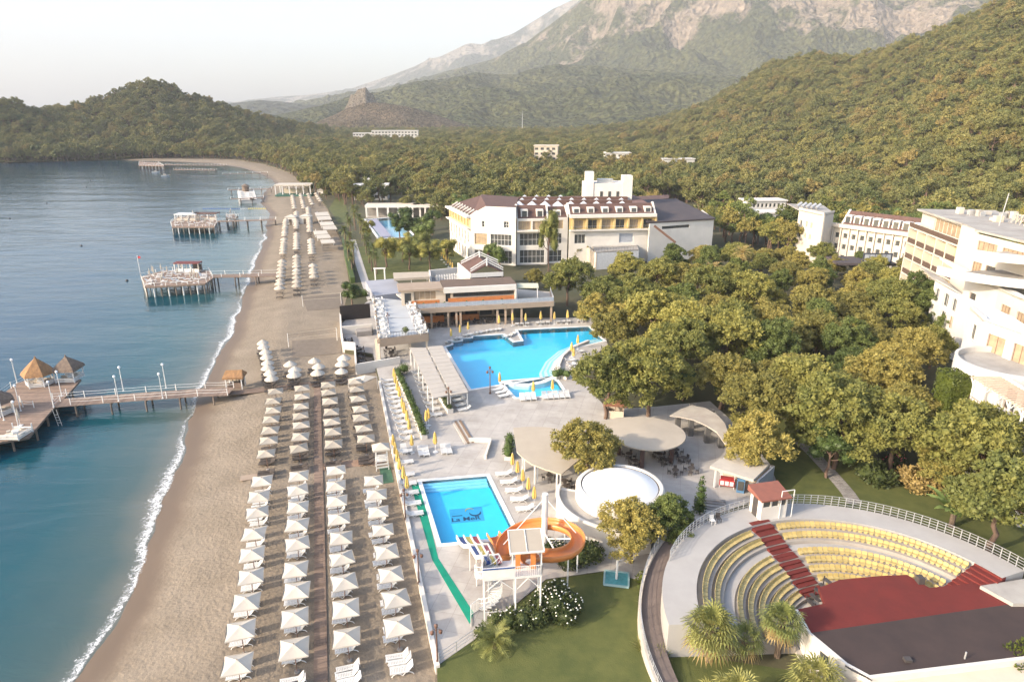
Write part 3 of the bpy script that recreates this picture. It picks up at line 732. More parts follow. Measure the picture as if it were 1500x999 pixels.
def leafy(mb, r, c, rad, n, leaf, up=-0.6, flat=(1, 1, 1), shell=0.35):
    c = Vector(c)
    for _ in range(n):
        d = rdir(r, up); q = c + Vector((d.x * flat[0], d.y * flat[1], d.z * flat[2])) * rad * r.uniform(1 - shell, 1.0)
        e = (d + rdir(r) * 0.9 + Vector((0, 0, 0.25))).normalized(); s = e.cross(rdir(r)).normalized()
        l = leaf * r.uniform(0.6, 1.3); w = l * 0.36
        mb.add([q, q + e * l * 0.5 + s * w, q + e * l, q + e * l * 0.5 - s * w], [(0, 1, 2, 3)])
def blobcore(mb, r, c, rad, flat=(1, 1, 1), k=0.78):
    v, f = ICO2; c = Vector(c)
    mb.add([c + Vector((p.x * flat[0], p.y * flat[1], p.z * flat[2])) * rad * k * r.uniform(0.85, 1.1) for p in v], f)
def shrub(name, label, loc, blobs, m, leaf=0.22, dens=60, flowers=0, fmat=None, group=None, cat='shrub', seed=0):
    """blobs: list of (dx, dy, z, radius). A trunk of short stems, a leafy crown and, if any, flowers."""
    r = random.Random(seed + int(loc[0] * 13) + int(loc[1] * 7))
    o = thing(name, label, cat, loc, 0, group); cm = MB(); sm = MB(); fm = MB()
    for dx, dy, z, q in blobs:
        blobcore(cm, r, (dx, dy, z), q, (1, 1, 0.9)); leafy(cm, r, (dx, dy, z), q * 1.08, int(dens * q * q * 8), leaf, -0.8, (1, 1, 0.95))
        sm.tube([(dx * 0.6, dy * 0.6, -0.1), (dx, dy, z)], [0.06, 0.03], 5)
        if flowers:
            for _ in range(int(flowers * q * q)):
                d = rdir(r, 0.0); p = Vector((dx, dy, z)) + d * q * 1.1
                s = 0.085; fm.add([p + Vector((s, 0, 0)), p + Vector((0, s, 0)), p - Vector((s, 0, 0)), p - Vector((0, s, 0)), p + Vector((0, 0, s)), p - Vector((0, 0, s))],
                                  [(0, 1, 4), (1, 2, 4), (2, 3, 4), (3, 0, 4), (1, 0, 5), (2, 1, 5), (3, 2, 5), (0, 3, 5)])
    cm.build('crown', m, o); sm.build('stem', BARK, o)
    if flowers: f = fm.build('flower_heads', fmat or FLOWER, o); f['kind'] = 'stuff'
    return o
# light trees for the middle distance and the forest
LITE = []
for i in range(5):
    t, c = pine_meshes(40 + i, 9.0 + i * 0.5, 3.9 + 0.25 * (i % 3), 42, 44, 0.30 + 0.04 * (i % 2), 0.2, near=False)
    LITE.append((t, c))
def broad_tree_meshes(seed, h=9.0, rad=3.6):
    r = random.Random(seed); tm = MB(); cm = MB()
    limb(tm, r, Vector((0, 0, -0.3)), Vector((0, 0, h * 0.6)), 0.28, 0.14, 5, 0.04, 7)
    for i in range(15):
        a = r.uniform(0, 6.28); q = rad * math.sqrt(r.random()) * 0.72
        c = Vector((math.cos(a) * q, math.sin(a) * q, h * r.uniform(0.36, 0.86))); k = rad * r.uniform(0.30, 0.46)
        limb(tm, r, Vector((0, 0, h * r.uniform(0.3, 0.6))), c, 0.09, 0.03, 3, 0.1, 4)
        blobcore(cm, r, c, k, (1, 1, 0.85), 0.72); leafy(cm, r, c, k, 260, 0.27, -0.8, (1, 1, 0.9), 0.4)
    return tm, cm
BROAD = [broad_tree_meshes(70 + i, 8.5 + i, 3.4 + 0.3 * i) for i in range(3)]
# ------------------------------------------------------------------ beach furniture
def square_parasol(CANVAS=CANVAS):
    o = thing('parasol', 'x', 'parasol'); c = MB(); n = 6; s = 1.04
    for q in range(4):                                    # four sagging panels between the ribs
        e0 = Vector(((-s, -s), (s, -s), (s, s), (-s, s))[q]); e1 = Vector(((s, -s), (s, s), (-s, s), (-s, -s))[q]); vs = []; fs = []; o_ = 0
        for k in range(n + 1):
            for j in range(k + 1):
                t = j / k if k else 0; p = e0.lerp(e1, t) * (k / n); sag = 0.07 * math.sin(math.pi * t) * (k / n)
                vs.append((p.x, p.y, 2.58 - 0.37 * k / n - sag))
        for k in range(n):
            a = k * (k + 1) // 2; b = (k + 1) * (k + 2) // 2
            for j in range(k + 1):
                fs.append((a + j, b + j, b + j + 1))
                if j < k: fs.append((a + j, b + j + 1, a + j + 1))
        c.add(vs, fs)
    c.build('canopy', CANVAS, o)
    v = MB()                                              # hanging hem
    for a, b in (((-s, -s), (s, -s)), ((s, -s), (s, s)), ((s, s), (-s, s)), ((-s, s), (-s, -s))):
        v.add([(a[0], a[1], 2.215), (b[0], b[1], 2.215), (b[0], b[1], 2.13), (a[0], a[1], 2.13)], [(0, 1, 2, 3)])
    v.build('valance', CANVAS, o)
    MB().tube([(0, 0, 0), (0, 0, 2.57)], 0.035, 7).build('pole', BROWN_METAL, o)
    for a in range(4):
        d = Vector((math.cos(a * math.pi / 2 + math.pi / 4), math.sin(a * math.pi / 2 + math.pi / 4), 0))
        MB().bar(d * 0.03 + Vector((0, 0, 2.53)), d * s * 1.39 + Vector((0, 0, 2.17)), 0.03, 0.03).build('rib', BROWN_METAL, o)
    MB().lathe([(0, 0.12), (0.20, 0.10), (0.24, 0.0)], 12).build('base', GREY_STONE, o)
    MB().lathe([(0, 2.69), (0.035, 2.64), (0.02, 2.57)], 8).build('finial', BROWN_METAL, o)
    return o
def round_parasol(m, rad=1.25, h=2.5, name='round_parasol'):
    o = thing(name, 'x', 'parasol'); c = MB(); n = 16
    c.lathe([(0, h + 0.25), (rad * 0.35, h + 0.03), (rad * 0.7, h - 0.22), (rad, h - 0.5), (rad * 0.99, h - 0.6)], n); c.build('canopy', m, o)
    MB().tube([(0, 0, 0), (0, 0, h + 0.1)], 0.04, 6).build('pole', WOOD_GREY, o)
    MB().lathe([(0, 0.10), (0.2, 0.08), (0.22, 0)], 10).build('base', GREY_STONE, o)
    return o
def sunbed(m, name='sunbed', simple=False, back=50):
    o = thing(name, 'x', 'sunbed'); st = MB(); L = 1.9; w = 0.66; bx = 0.38
    for k in range(11): x = -0.95 + k * 0.121; st.box(x, x + 0.095, -w / 2 + 0.04, w / 2 - 0.04, 0.30, 0.33)
    for s in (-1, 1): st.box(-0.97, bx, s * w / 2 - 0.04, s * w / 2 + 0.04, 0.26, 0.35)
    st.build('seat', m, o)
    bk = MB(); a = R(back); d = Vector((math.cos(a), 0, math.sin(a))); nn = Vector((-math.sin(a), 0, math.cos(a)))
    p0 = Vector((bx, 0, 0.33)); bl = 0.62
    for k in range(6):
        q = p0 + d * (k * 0.10 + 0.03); bk.add([q + Vector((0, y, 0)) + nn * z + d * t for z in (0, 0.03) for t in (0, 0.075) for y in (-w / 2 + 0.04, w / 2 - 0.04)],
            [(0, 1, 3, 2), (4, 6, 7, 5), (0, 4, 5, 1), (2, 3, 7, 6), (0, 2, 6, 4), (1, 5, 7, 3)])
    for s in (-1, 1): bk.bar(p0 + Vector((0, s * w / 2, 0)), p0 + d * bl + Vector((0, s * w / 2, 0)), 0.07, 0.06)
    bk.bar(p0 + d * bl + Vector((0, -w / 2, 0)), p0 + d * bl + Vector((0, w / 2, 0)), 0.06, 0.06)
    bk.build('backrest', m, o)
    for s in (-1, 1):                                     # arched side legs
        g = MB(); y = s * w / 2
        g.tube([(-0.85, y, 0.0), (-0.72, y, 0.16), (-0.45, y, 0.27), (-0.15, y, 0.16), (-0.02, y, 0.01)], 0.032, 5)
        g.tube([(-0.02, y, 0.01), (0.2, y, 0.26), (0.45, y, 0.30), (0.72, y, 0.16), (0.82, y, 0.0)], 0.032, 5)
        g.build('leg', m, o)
    return o
SQ = Proto(square_parasol()); SQ2 = Proto(square_parasol(mat('weathered_canvas', (0.36, 0.32, 0.265), .9, (.31, .275, .23), 1.2, .004, 14, rand=.12)))
BEDW = Proto(sunbed(WHITE_PLASTIC)); BEDD = Proto(sunbed(DARK_BED, back=25))
def zoomlist(l, sc, ox, oy): return [(x / sc + ox, y / sc + oy) for x, y in l]
Z5 = lambda l: zoomlist(l, 2.947, 300, 660)
Z4 = lambda l: zoomlist(l, 4.163, 340, 440)
LOWER = [Z5([(140, 910), (155, 770), (175, 645), (195, 535), (205, 440), (215, 350), (225, 262), (232, 190), (245, 125)]),
         Z5([(385, 845), (388, 712), (395, 595), (390, 500), (398, 397), (398, 315), (398, 235), (403, 163), (405, 103)]),
         Z5([(615, 797), (608, 672), (597, 560), (593, 460), (585, 370), (578, 290), (572, 210), (567, 143), (565, 80)]),
         Z5([(835, 750), (818, 633), (800, 525), (780, 425), (765, 335), (750, 255), (740, 185), (727, 120)])]
UPPER = [Z4([(205, 922), (218, 850), (230, 785), (235, 717), (250, 660), (250, 605), (262, 550)]),
         Z4([(410, 893), (413, 820), (420, 755), (422, 693), (418, 635), (427, 580), (425, 530)]),
         Z4([(615, 867), (612, 790), (608, 732), (602, 668), (598, 608), (590, 553), (585, 508)]),
         Z4([(815, 838), (800, 772), (785, 707), (780, 650), (767, 593), (758, 537), (750, 488)])]
ROWS = ['in the row closest to the sea', 'in the row on the sea side of the boardwalk', 'in the row on the land side of the boardwalk', 'in the row beside the pool deck wall']
CDIR = (G(400, 578) - G(347, 985)).normalized()
CANG = math.atan2(-CDIR.x, CDIR.y)                        # columns run along this turned +Y
def beds_at(p, ang, proto, lab, grp, sp=1.12, z=0.0, both=True):
    c, s = math.cos(ang), math.sin(ang)
    for k in ((-1, 1) if both else (1,)):
        q = Vector((p.x - s * k * sp * 1 - 0.15 * c, p.y + c * k * sp - 0.15 * s, z)) + Vector((rnd.uniform(-.12, .12), rnd.uniform(-.08, .08), 0))
        proto(q, ang + rnd.uniform(-.07, .07), lab, grp)
for rows, bed, bl, nm in ((LOWER, BEDW, 'white plastic sunbed', 'white sunbeds'), (UPPER, BEDD, 'dark sunbed', 'dark sunbeds')):
    for ci_, col in enumerate(rows):
        wd = [G(a, b, 2.4) for a, b in col]
        for i, p in enumerate(wd):
            p.z = 0
            a, b = wd[max(0, i - 1)], wd[min(len(wd) - 1, i + 1)]; d = (b - a); ang = math.atan2(-d.x, d.y)
            o = (SQ if rows is LOWER else SQ2)(p, CANG + rnd.uniform(-0.10, 0.10), 'square cream parasol over %s, %s' % (nm, ROWS[ci_]), 'square parasols over %s' % nm, rnd.uniform(0.97, 1.03))
            o.rotation_euler[0] = rnd.gauss(0, .022); o.rotation_euler[1] = rnd.gauss(0, .022)
            lab = '%s with raised back, %s' % (bl, ROWS[ci_])
            beds_at(p, CANG, bed, lab, nm + ' on the beach')
            if i == 0:                                    # one more pair at the near end
                q = p - CDIR * (2.0 if rows is LOWER else 1.9); beds_at(q, CANG, bed, lab, nm + ' on the beach', 0.45)
RP = Proto(round_parasol(CANVAS, 1.1))
for lst, lab in ((Z4([(185, 245), (190, 272), (203, 303), (208, 333), (215, 368), (215, 400), (230, 428), (238, 463)]), 'round cream parasol in the row running from the thatched beach kiosk'),
                 (Z4([(352, 377), (380, 410), (376, 445), (500, 355), (525, 390), (520, 432), (680, 345), (668, 378), (665, 418)]), 'round cream parasol in the short rows by the volleyball court')):
    for a, b in lst:
        p = G(a, b, 2.4); p.z = 0
        RP(p, rnd.uniform(0, 1), lab, 'round parasols', rnd.uniform(0.92, 1.02))
        beds_at(p, CANG, BEDD, 'dark sunbed under the round parasols near the volleyball court', 'dark sunbeds under round parasols', 0.7)
# far rows beyond the second pier: small in view, so each bed is one mesh
FARBED = None
def far_bed():
    m = MB(); m.box(-0.95, 0.4, -0.3, 0.3, 0.26, 0.34); m.add([(0.4, -0.3, 0.3), (0.4, 0.3, 0.3), (0.8, 0.3, 0.75), (0.8, -0.3, 0.75), (0.46, -0.3, 0.26), (0.46, 0.3, 0.26), (0.86, 0.3, 0.71), (0.86, -0.3, 0.71)],
        [(0, 1, 2, 3), (7, 6, 5, 4), (3, 2, 6, 7), (0, 3, 7, 4), (1, 5, 6, 2)])
    for x in (-0.85, 0.35):
        for y in (-0.26, 0.26): m.box(x - 0.04, x + 0.04, y - 0.04, y + 0.04, 0, 0.26)
    return m
FB = far_bed(); FBD = FB.mesh('sunbed', DARK_BED); FBW = FB.mesh('sunbed', WHITE_PLASTIC)
FARB = MB()
def farbed(p, ang, me, lab, grp):                         # distant beds, past the count one can tell apart: joined
    m = Matrix.Translation(Vector(p)) @ Matrix.Rotation(ang, 4, 'Z'); FARB.m = 0 if me is FBD else 1; FARB.add([m @ Vector(v) for v in FB.v], FB.f)
FP = Proto(round_parasol(mat('tan_canvas', (0.40, 0.35, 0.29), .85, (.34, .30, .25), 1.0, rand=.15), 1.2, 2.5))
def far_row(a, b, sp, gaps, lab, bedlab):
    A, B = G(*a, 0), G(*b, 0); L = (B - A).length; d = (B - A).normalized(); ang = math.atan2(-d.x, d.y); s = 0
    while s < L:
        if not any(g0 < s / L < g1 for g0, g1 in gaps):
            p = A + d * s; p.z = 0
            FP(p, rnd.uniform(0, 1), lab, 'round parasols of the far rows', rnd.uniform(0.95, 1.05))
            farbed(p - d * 0.9, ang, FBD, bedlab, 'dark sunbeds of the far rows')
        s += sp
far_row((411, 436), (420, 330), 4.4, ((0.30, 0.36), (0.62, 0.66)), 'round cream parasol in the far row closest to the sea, beyond the second pier', 'dark sunbed in the far row closest to the sea')
far_row((436, 432), (435, 318), 4.4, ((0.30, 0.36), (0.60, 0.65)), 'round cream parasol in the middle far row beyond the second pier', 'dark sunbed in the middle far row')
far_row((461, 418), (452, 312), 4.4, ((0.12, 0.22), (0.42, 0.5)), 'round cream parasol in the far row closest to the palms', 'dark sunbed in the far row closest to the palms')
for k, (a, b) in enumerate((((432, 312), (429, 293)), ((446, 312), (441, 291)), ((458, 306), (452, 291)), ((470, 302), (463, 290)))):
    far_row(a, b, 7.5, (), 'round cream parasol on the beach before the white shade pavilion', 'dark sunbed before the white shade pavilion')

# boardwalk of planks and cross paths
def plank_path(name, line, w, pitch, z, lab=None):
    L = plen(line); root = MB(); 
    for s in (-1, 1):
        pts = []
        k = 0
        while k <= L:
            p, t = polyline_at(line, k); nn = Vector((-t.y, t.x, 0)); pts.append(p + nn * s * w * 0.36); k += min(4.0, L / 3)
        for a, b in zip(pts, pts[1:]): root.bar((a.x, a.y, z - 0.06), (b.x, b.y, z - 0.06), 0.10, 0.08)
    o = root.build(name, WOOD_GREY); struct(o)
    me = MB().box(-w / 2, w / 2, -pitch * 0.47, pitch * 0.47, -0.02, 0.02).mesh('plank', WOOD)
    k = pitch / 2
    while k < L:
        p, t = polyline_at(line, k)
        link('plank', me, o, (p.x, p.y, z + rnd.uniform(-.006, .006)), math.atan2(t.y, t.x) - math.pi / 2 + rnd.uniform(-.008, .008)); k += pitch
    return o
bw = [G(470, 1060), G(469.5, 900), G(468, 760), G(466, 660), G(465, 560)]
plank_path('boardwalk', bw, 1.0, 0.30, 0.07)
CROSS = mat('path_matting', (0.15, 0.105, 0.08), 0.9, (0.19, 0.14, 0.11), 0.8, 0.01, 8)
def strip(line, w):
    l, r_ = [], []
    for i, p in enumerate(line):
        t = (line[min(i + 1, len(line) - 1)] - line[max(0, i - 1)]).normalized(); n_ = Vector((-t.y, t.x, 0)) * w / 2
        l.append(p + n_); r_.append(p - n_)
    return l + r_[::-1]
struct(MB().prism(strip([G(330, 577), G(400, 570), G(465, 562), G(535, 555)], 1.8), -0.05, 0.055).build('beach_path', CROSS))
struct(MB().prism(strip([G(460, 686), G(510, 680), G(560, 676)], 1.6), -0.05, 0.045).build('beach_path', mat('rust_path', (0.27, 0.17, 0.115), 0.9, (0.32, 0.22, 0.16), 0.5)))
struct(MB().prism(strip([G(352, 701), G(380, 697), G(456, 688)], 1.2), -0.05, 0.012).build('beach_path', mat('faded_path', (0.27, 0.20, 0.15), 0.9, (0.34, 0.27, 0.21), 0.35, detail=8)))

# thatched kiosk on the sand, at the root of the near pier
def posts_roof(o, w, d, h, m, thick=0.35):
    for sx in (-1, 1):
        for sy in (-1, 1): MB().box(sx * w / 2 - 0.07, sx * w / 2 + 0.07, sy * d / 2 - 0.07, sy * d / 2 + 0.07, 0, h).build('post', WHITE_PAINT, o)
k = thing('beach_kiosk', 'small thatched kiosk on the sand at the foot of the wooden pier', 'kiosk', G(346, 568), R(6))
posts_roof(k, 2.3, 1.8, 2.1, THATCH)
rf = MB(); rf.add([(-1.5, -1.25, 2.05), (1.5, -1.25, 2.05), (1.5, 1.25, 2.05), (-1.5, 1.25, 2.05), (-1.2, -0.1, 2.85), (1.2, -0.1, 2.85), (1.2, 0.1, 2.85), (-1.2, 0.1, 2.85), (-1.5, -1.25, 1.8), (1.5, -1.25, 1.8), (1.5, 1.25, 1.8), (-1.5, 1.25, 1.8)],
       [(0, 1, 5, 4), (1, 2, 6, 5), (2, 3, 7, 6), (3, 0, 4, 7), (4, 5, 6, 7), (8, 9, 1, 0), (9, 10, 2, 1), (10, 11, 3, 2), (11, 8, 0, 3), (11, 10, 9, 8)])
rf.build('roof', THATCH, k)
MB().box(-1.0, 1.0, -0.65, -0.5, 0.0, 0.95).build('counter', WOOD, k)
MB().box(-1.05, 1.05, 0.7, 0.8, 0.0, 1.9).build('back_panel', DARK_METAL, k)
for i in range(4): MB().box(-0.95 + i * 0.5, -0.6 + i * 0.5, 0.45, 0.68, 0.9, 1.2).build('shelf_box', CREAM, k)
# lifeguard stand with a canopy by the deck wall
k = thing('lifeguard_stand', 'white wooden lifeguard stand with cream canopy beside the deck wall', 'lifeguard stand', G(560, 686), CANG)
for sx in (-1, 1):
    for sy in (-1, 1): MB().bar((sx * 0.72, sy * 0.6, 0), (sx * 0.6, sy * 0.5, 2.9), 0.09).build('post', WHITE_PAINT, k)
MB().box(-0.72, 0.72, -0.62, 0.62, 1.18, 1.26).build('platform', WHITE_PAINT, k)
for z in (0.35, 0.75, 1.6, 1.95):
    MB().box(-0.7, 0.7, -0.64, -0.58, z, z + 0.16).build('board', WHITE_PAINT, k)
MB().box(-0.35, 0.35, -0.1, 0.4, 1.27, 1.6).build('seat', WHITE_PLASTIC, k)
c = MB(); c.add([(-1, -0.85, 2.8), (1, -0.85, 2.8), (1, 0.85, 2.8), (-1, 0.85, 2.8), (0, 0, 3.35), (-1, -0.85, 2.6), (1, -0.85, 2.6), (1, 0.85, 2.6), (-1, 0.85, 2.6)], [(0, 1, 4), (1, 2, 4), (2, 3, 4), (3, 0, 4), (5, 6, 1, 0), (6, 7, 2, 1), (7, 8, 3, 2), (8, 5, 0, 3)])
c.build('canopy', CANVAS, k)
tag(MB().box(-0.65, 0.65, -1.9, 1.9, 0.0, 0.05).build('ground_mat', mat('green_mat', (0.05, 0.12, 0.075), 0.9)), 'dark green mat lying on the sand by the lifeguard stand', 'mat')
bpy.data.objects['ground_mat'].location = G(566, 696); bpy.data.objects['ground_mat'].rotation_euler = (0, 0, CANG)
# volleyball court
COURT = mat('raked_court_sand', (0.175, 0.142, 0.112), 0.95, (0.14, 0.115, 0.09), 0.9, 0.06, 3)
struct(MB().prism(P2([(428, 500), (500, 495), (500, 518), (472, 521), (428, 524)], 0), -0.05, 0.07).build('court', COURT))
struct(MB().prism(P2([(442, 437), (500, 431), (502, 452), (450, 456)], 0), -0.05, 0.07).build('court', COURT))
def net(a, b, lab):
    A, B = G(*a), G(*b); o = thing('volleyball_net', lab, 'net', A, 0); v = B - A
    for q in (Vector((0, 0, 0)), v): MB().tube([q, q + Vector((0, 0, 2.6))], 0.05, 6).build('post', WHITE_PAINT, o)
    for z in (1.55, 2.5): MB().bar(Vector((0, 0, z)), v + Vector((0, 0, z)), 0.02, 0.045).build('net_tape', CREAM, o)
    m = MB(); n = int(v.length / 0.25)
    for i in range(n + 1): p = v * (i / n); m.bar(p + Vector((0, 0, 1.55)), p + Vector((0, 0, 2.5)), 0.012)
    for k in range(1, 4): z = 1.55 + 0.95 * k / 4; m.bar(Vector((0, 0, z)), v + Vector((0, 0, z)), 0.012)
    nn = m.build('net_mesh', DARK_METAL, o); nn['kind'] = 'stuff'
net((423, 509), (494, 500), 'volleyball net over the dark raked court beside the beach bar')
net((444, 450), (500, 446), 'volleyball net farther along the beach by the bushy tree')
# ------------------------------------------------------------------ piers
PZ = 0.75
def pier_deck(o, line, w, z, pitch=0.28, skip=0.0, maxn=300, m=WOOD):
    L = plen(line); me = MB().box(-w / 2, w / 2, -pitch * 0.47, pitch * 0.47, -0.03, 0.03).mesh('plank', m); k = pitch / 2; n = 0
    while k < L and n < maxn:
        p, t = polyline_at(line, k); link('plank', me, o, Vector((p.x, p.y, z + rnd.uniform(-.008, .008))) - o.location, math.atan2(t.y, t.x) - math.pi / 2); k += pitch; n += 1
def piles(o, line, w, z, sp, r_=0.13, x=True):
    L = plen(line); k = 0.3
    while k <= L:
        p, t = polyline_at(line, k); n_ = Vector((-t.y, t.x, 0))
        for s in (-1, 1):
            q = p + n_ * s * w * 0.42 - o.location
            MB().tube([(q.x, q.y, -3.2), (q.x, q.y, z - 0.05)], r_, 7).build('pile', WOOD_GREY, o)
        a, b = p + n_ * w * 0.46 - o.location, p - n_ * w * 0.46 - o.location
        MB().bar((a.x, a.y, z - 0.20), (b.x, b.y, z - 0.20), 0.18, 0.24).build('cross_beam', WOOD_GREY, o)
        k += sp
def rail(o, line, z, sp=2.6, h=1.05, m=WHITE_PAINT, ropes=(0.55, 0.95), pw=0.09):
    L = plen(line); n = max(1, round(L / sp)); pts = [polyline_at(line, L * i / n)[0] - o.location for i in range(n + 1)]
    for p in pts: MB().box(p.x - pw / 2, p.x + pw / 2, p.y - pw / 2, p.y + pw / 2, z, z + h).build('rail_post', m, o)
    for hh in ropes:
        for a, b in zip(pts, pts[1:]):
            mid = (a + b) / 2
            MB().tube([(a.x, a.y, z + hh), (mid.x, mid.y, z + hh - 0.06), (b.x, b.y, z + hh)], 0.025, 4).build('rope' if m is WHITE_PAINT else 'rail_bar', m, o)
# near pier: walkway and T-shaped head
A, B = G(338, 574, PZ), G(72, 592, PZ)
pier = thing('pier', 'wooden pier with rope rails and thatched gazebos reaching from the beach into the sea', 'pier', (A.x, A.y, 0))
W1 = 3.1
walk = [A, G(300, 575, PZ), G(200, 582, PZ), B]
pier_deck(pier, walk, W1, PZ)
piles(pier, [G(318, 575, PZ), B], W1, PZ, 4.6)
def side(line, off):
    out = []
    for i, p in enumerate(line):
        t = (line[min(i + 1, len(line) - 1)] - line[max(0, i - 1)]).normalized(); out.append(p + Vector((-t.y, t.x, 0)) * off)
    return out
rail(pier, side(walk, -W1 / 2 + 0.1), PZ, 4.2); rail(pier, side(walk[:-1] + [G(110, 588, PZ)], W1 / 2 - 0.1), PZ, 4.2)
head = P2([(-90, 618), (0, 581), (25, 562), (40, 557), (119, 556), (97, 581), (78, 599), (42, 641), (-12, 650), (-120, 690)], PZ)
hz0 = MB().prism([p - Vector((A.x, A.y, 0)) for p in head], PZ - 0.28, PZ - 0.045); hz0.build('platform_frame', WOOD_GREY, pier)
def clip_line(poly, y):                                   # spans of a polygon on the line Y = y
    xs = []
    for i in range(len(poly)):
        a, b = poly[i], poly[(i + 1) % len(poly)]
        if (a.y > y) != (b.y > y): xs.append(a.x + (b.x - a.x) * (y - a.y) / (b.y - a.y))
    xs.sort(); return list(zip(xs[::2], xs[1::2]))
y = min(p.y for p in head) + 0.15
while y < max(p.y for p in head):
    for a, b in clip_line(head, y):
        if b - a > 0.4:
            MB().box(a - A.x, b - A.x, y - A.y - 0.14, y - A.y + 0.14, PZ - 0.03, PZ + 0.03 + rnd.uniform(-.006, .006)).build('plank', WOOD, pier)
    y += 0.30
for i, p in enumerate(head):
    q = head[(i + 1) % len(head)]
    if p.x < -105 and q.x < -105: continue
    n_ = max(1, int((q - p).length / 3.5))
    for j in range(n_):
        c = p.lerp(q, (j + 0.5) / n_); c = c + (G(50, 595, PZ) - c).normalized() * 0.5 - Vector((A.x, A.y, 0))
        MB().tube([(c.x, c.y, -3.2), (c.x, c.y, PZ - 0.1)], 0.14, 7).build('pile', WOOD_GREY, pier)
rail(pier, P2([(-60, 606), (0, 582), (25, 563.5), (40, 559)], PZ), PZ, 3.2); rail(pier, P2([(98, 580), (79, 598)], PZ), PZ, 2.4)
rail(pier, P2([(50, 598), (36, 601), (30, 590)], PZ), PZ, 2.2)
ld = MB()                                                 # swimming ladder
for s in (0, 0.5): ld.bar((G(78, 606, PZ).x - A.x + s, G(78, 606, PZ).y - A.y, PZ + 0.6), (G(78, 606, PZ).x - A.x + s + 0.6, G(78, 606, PZ).y - A.y - 0.3, -1.4), 0.05)
for k in range(5): z = PZ - 0.2 - k * 0.4; ld.bar((G(78, 606, PZ).x - A.x + 0.1 + k * .1, G(78, 606, PZ).y - A.y, z), (G(78, 606, PZ).x - A.x + 0.6 + k * .1, G(78, 606, PZ).y - A.y, z), 0.05)
ld.build('swim_ladder', METAL, pier)
# pier lamps
def pier_lamp():
    o = thing('lamp_post', 'x', 'lamp post'); MB().tube([(0, 0, 0), (0, 0, 3.6)], [0.07, 0.045], 8).build('pole', WHITE_PAINT, o)
    MB().lathe([(0, 4.0), (0.13, 3.93), (0.19, 3.8), (0.15, 3.65), (0.06, 3.58)], 12).build('globe', mat('opal_glass', (0.82, 0.83, 0.85), 0.3, (0.8, 0.8, 0.82), 1), o, True)
    MB().lathe([(0.0, 0.12), (0.13, 0.10), (0.15, 0)], 10).build('base', WHITE_PAINT, o)
    return o
PL = Proto(pier_lamp())
for (a, b), l in (((25, 561.5), 'head'), ((30.5, 602.5), 'head'), ((78.5, 596.5), 'head'), ((90.5, 580.5), 'head'), ((6, 616), 'head'), ((28, 628), 'head'), ((174, 588), 'w'), ((181, 573.5), 'w'), ((238.5, 584), 'w'), ((243.5, 569), 'w')):
    PL(G(a, b, PZ + 0.03), 0, 'white globe lamp post on the head of the wooden pier' if l == 'head' else 'white globe lamp post along the rail of the pier walkway', 'pier lamp posts')
# gazebos on the pier head
def gazebo(px, py, rad, n, m, lab, h=2.1, roof=2.2, low=0.75, rz=0.0, roofed=True):
    o = thing('gazebo', lab, 'gazebo', G(px, py, PZ + 0.03), rz)
    if roofed:
        r_ = MB(); r_.lathe([(0.06, h + roof), (0.16, h + roof - 0.05), (rad * 0.55, h + roof * 0.58), (rad * 1.12, h + 0.12), (rad * 1.26, h - 0.35), (rad * 1.18, h - 0.38), (0, h + 0.2)], n); r_.build('roof', m, o)
        MB().lathe([(0, h + roof + 0.35), (0.09, h + roof + 0.22), (0.16, h + roof - 0.1)], 8).build('roof_cap', m, o)
    pts = [Vector((rad * math.cos(2 * math.pi * (k + (0 if n != 4 else 0)) / n), rad * math.sin(2 * math.pi * k / n), 0)) for k in range(n)]
    for p in pts: MB().box(p.x - 0.07, p.x + 0.07, p.y - 0.07, p.y + 0.07, 0, h if roofed else 1.2).build('post', WHITE_PAINT, o)
    for i in range(n):
        a, b = pts[i], pts[(i + 1) % n]
        if i == 1: continue
        for z in (0.18, 0.42, 0.66):
            MB().bar(a + Vector((0, 0, z)), b + Vector((0, 0, z)), 0.05, 0.13).build('rail_board', WHITE_PAINT, o)
    MB().lathe([(0, 0.45), (rad * 0.86, 0.45), (rad * 0.86, 0.0)], n).build('bench', CREAM, o)
    MB().box(-0.35, 0.35, -0.35, 0.35, 0.45, 0.75).build('table', WHITE_PAINT, o)
    for k in range(4): a = k * 1.57 + .6; MB().box(math.cos(a) * rad * .6 - .22, math.cos(a) * rad * .6 + .22, math.sin(a) * rad * .6 - .22, math.sin(a) * rad * .6 + .22, 0.46, 0.62).build('cushion', CANVAS, o)
gazebo(60, 563, 1.95, 6, THATCH, 'gazebo with conical brown thatched roof on the pier head', roof=2.1, rz=0.3)
gazebo(103, 556.5, 1.95, 4, THATCH_GREY, 'gazebo with grey weathered square thatched roof on the pier arm', roof=1.7, rz=0.85)
gazebo(-2, 606, 1.9, 6, THATCH_GREY, 'gazebo with dark thatch beside the bathing corner of the pier head', roof=1.5, rz=0.2)
gazebo(24, 639, 1.8, 4, THATCH, 'open white railed seating corner without a roof on the pier head', rz=0.75, roofed=False)
cp = MB(); cp.lathe([(0.03, 2.5), (0.10, 2.3), (0.16, 1.4), (0.08, 1.0), (0.04, 0.95)], 10)
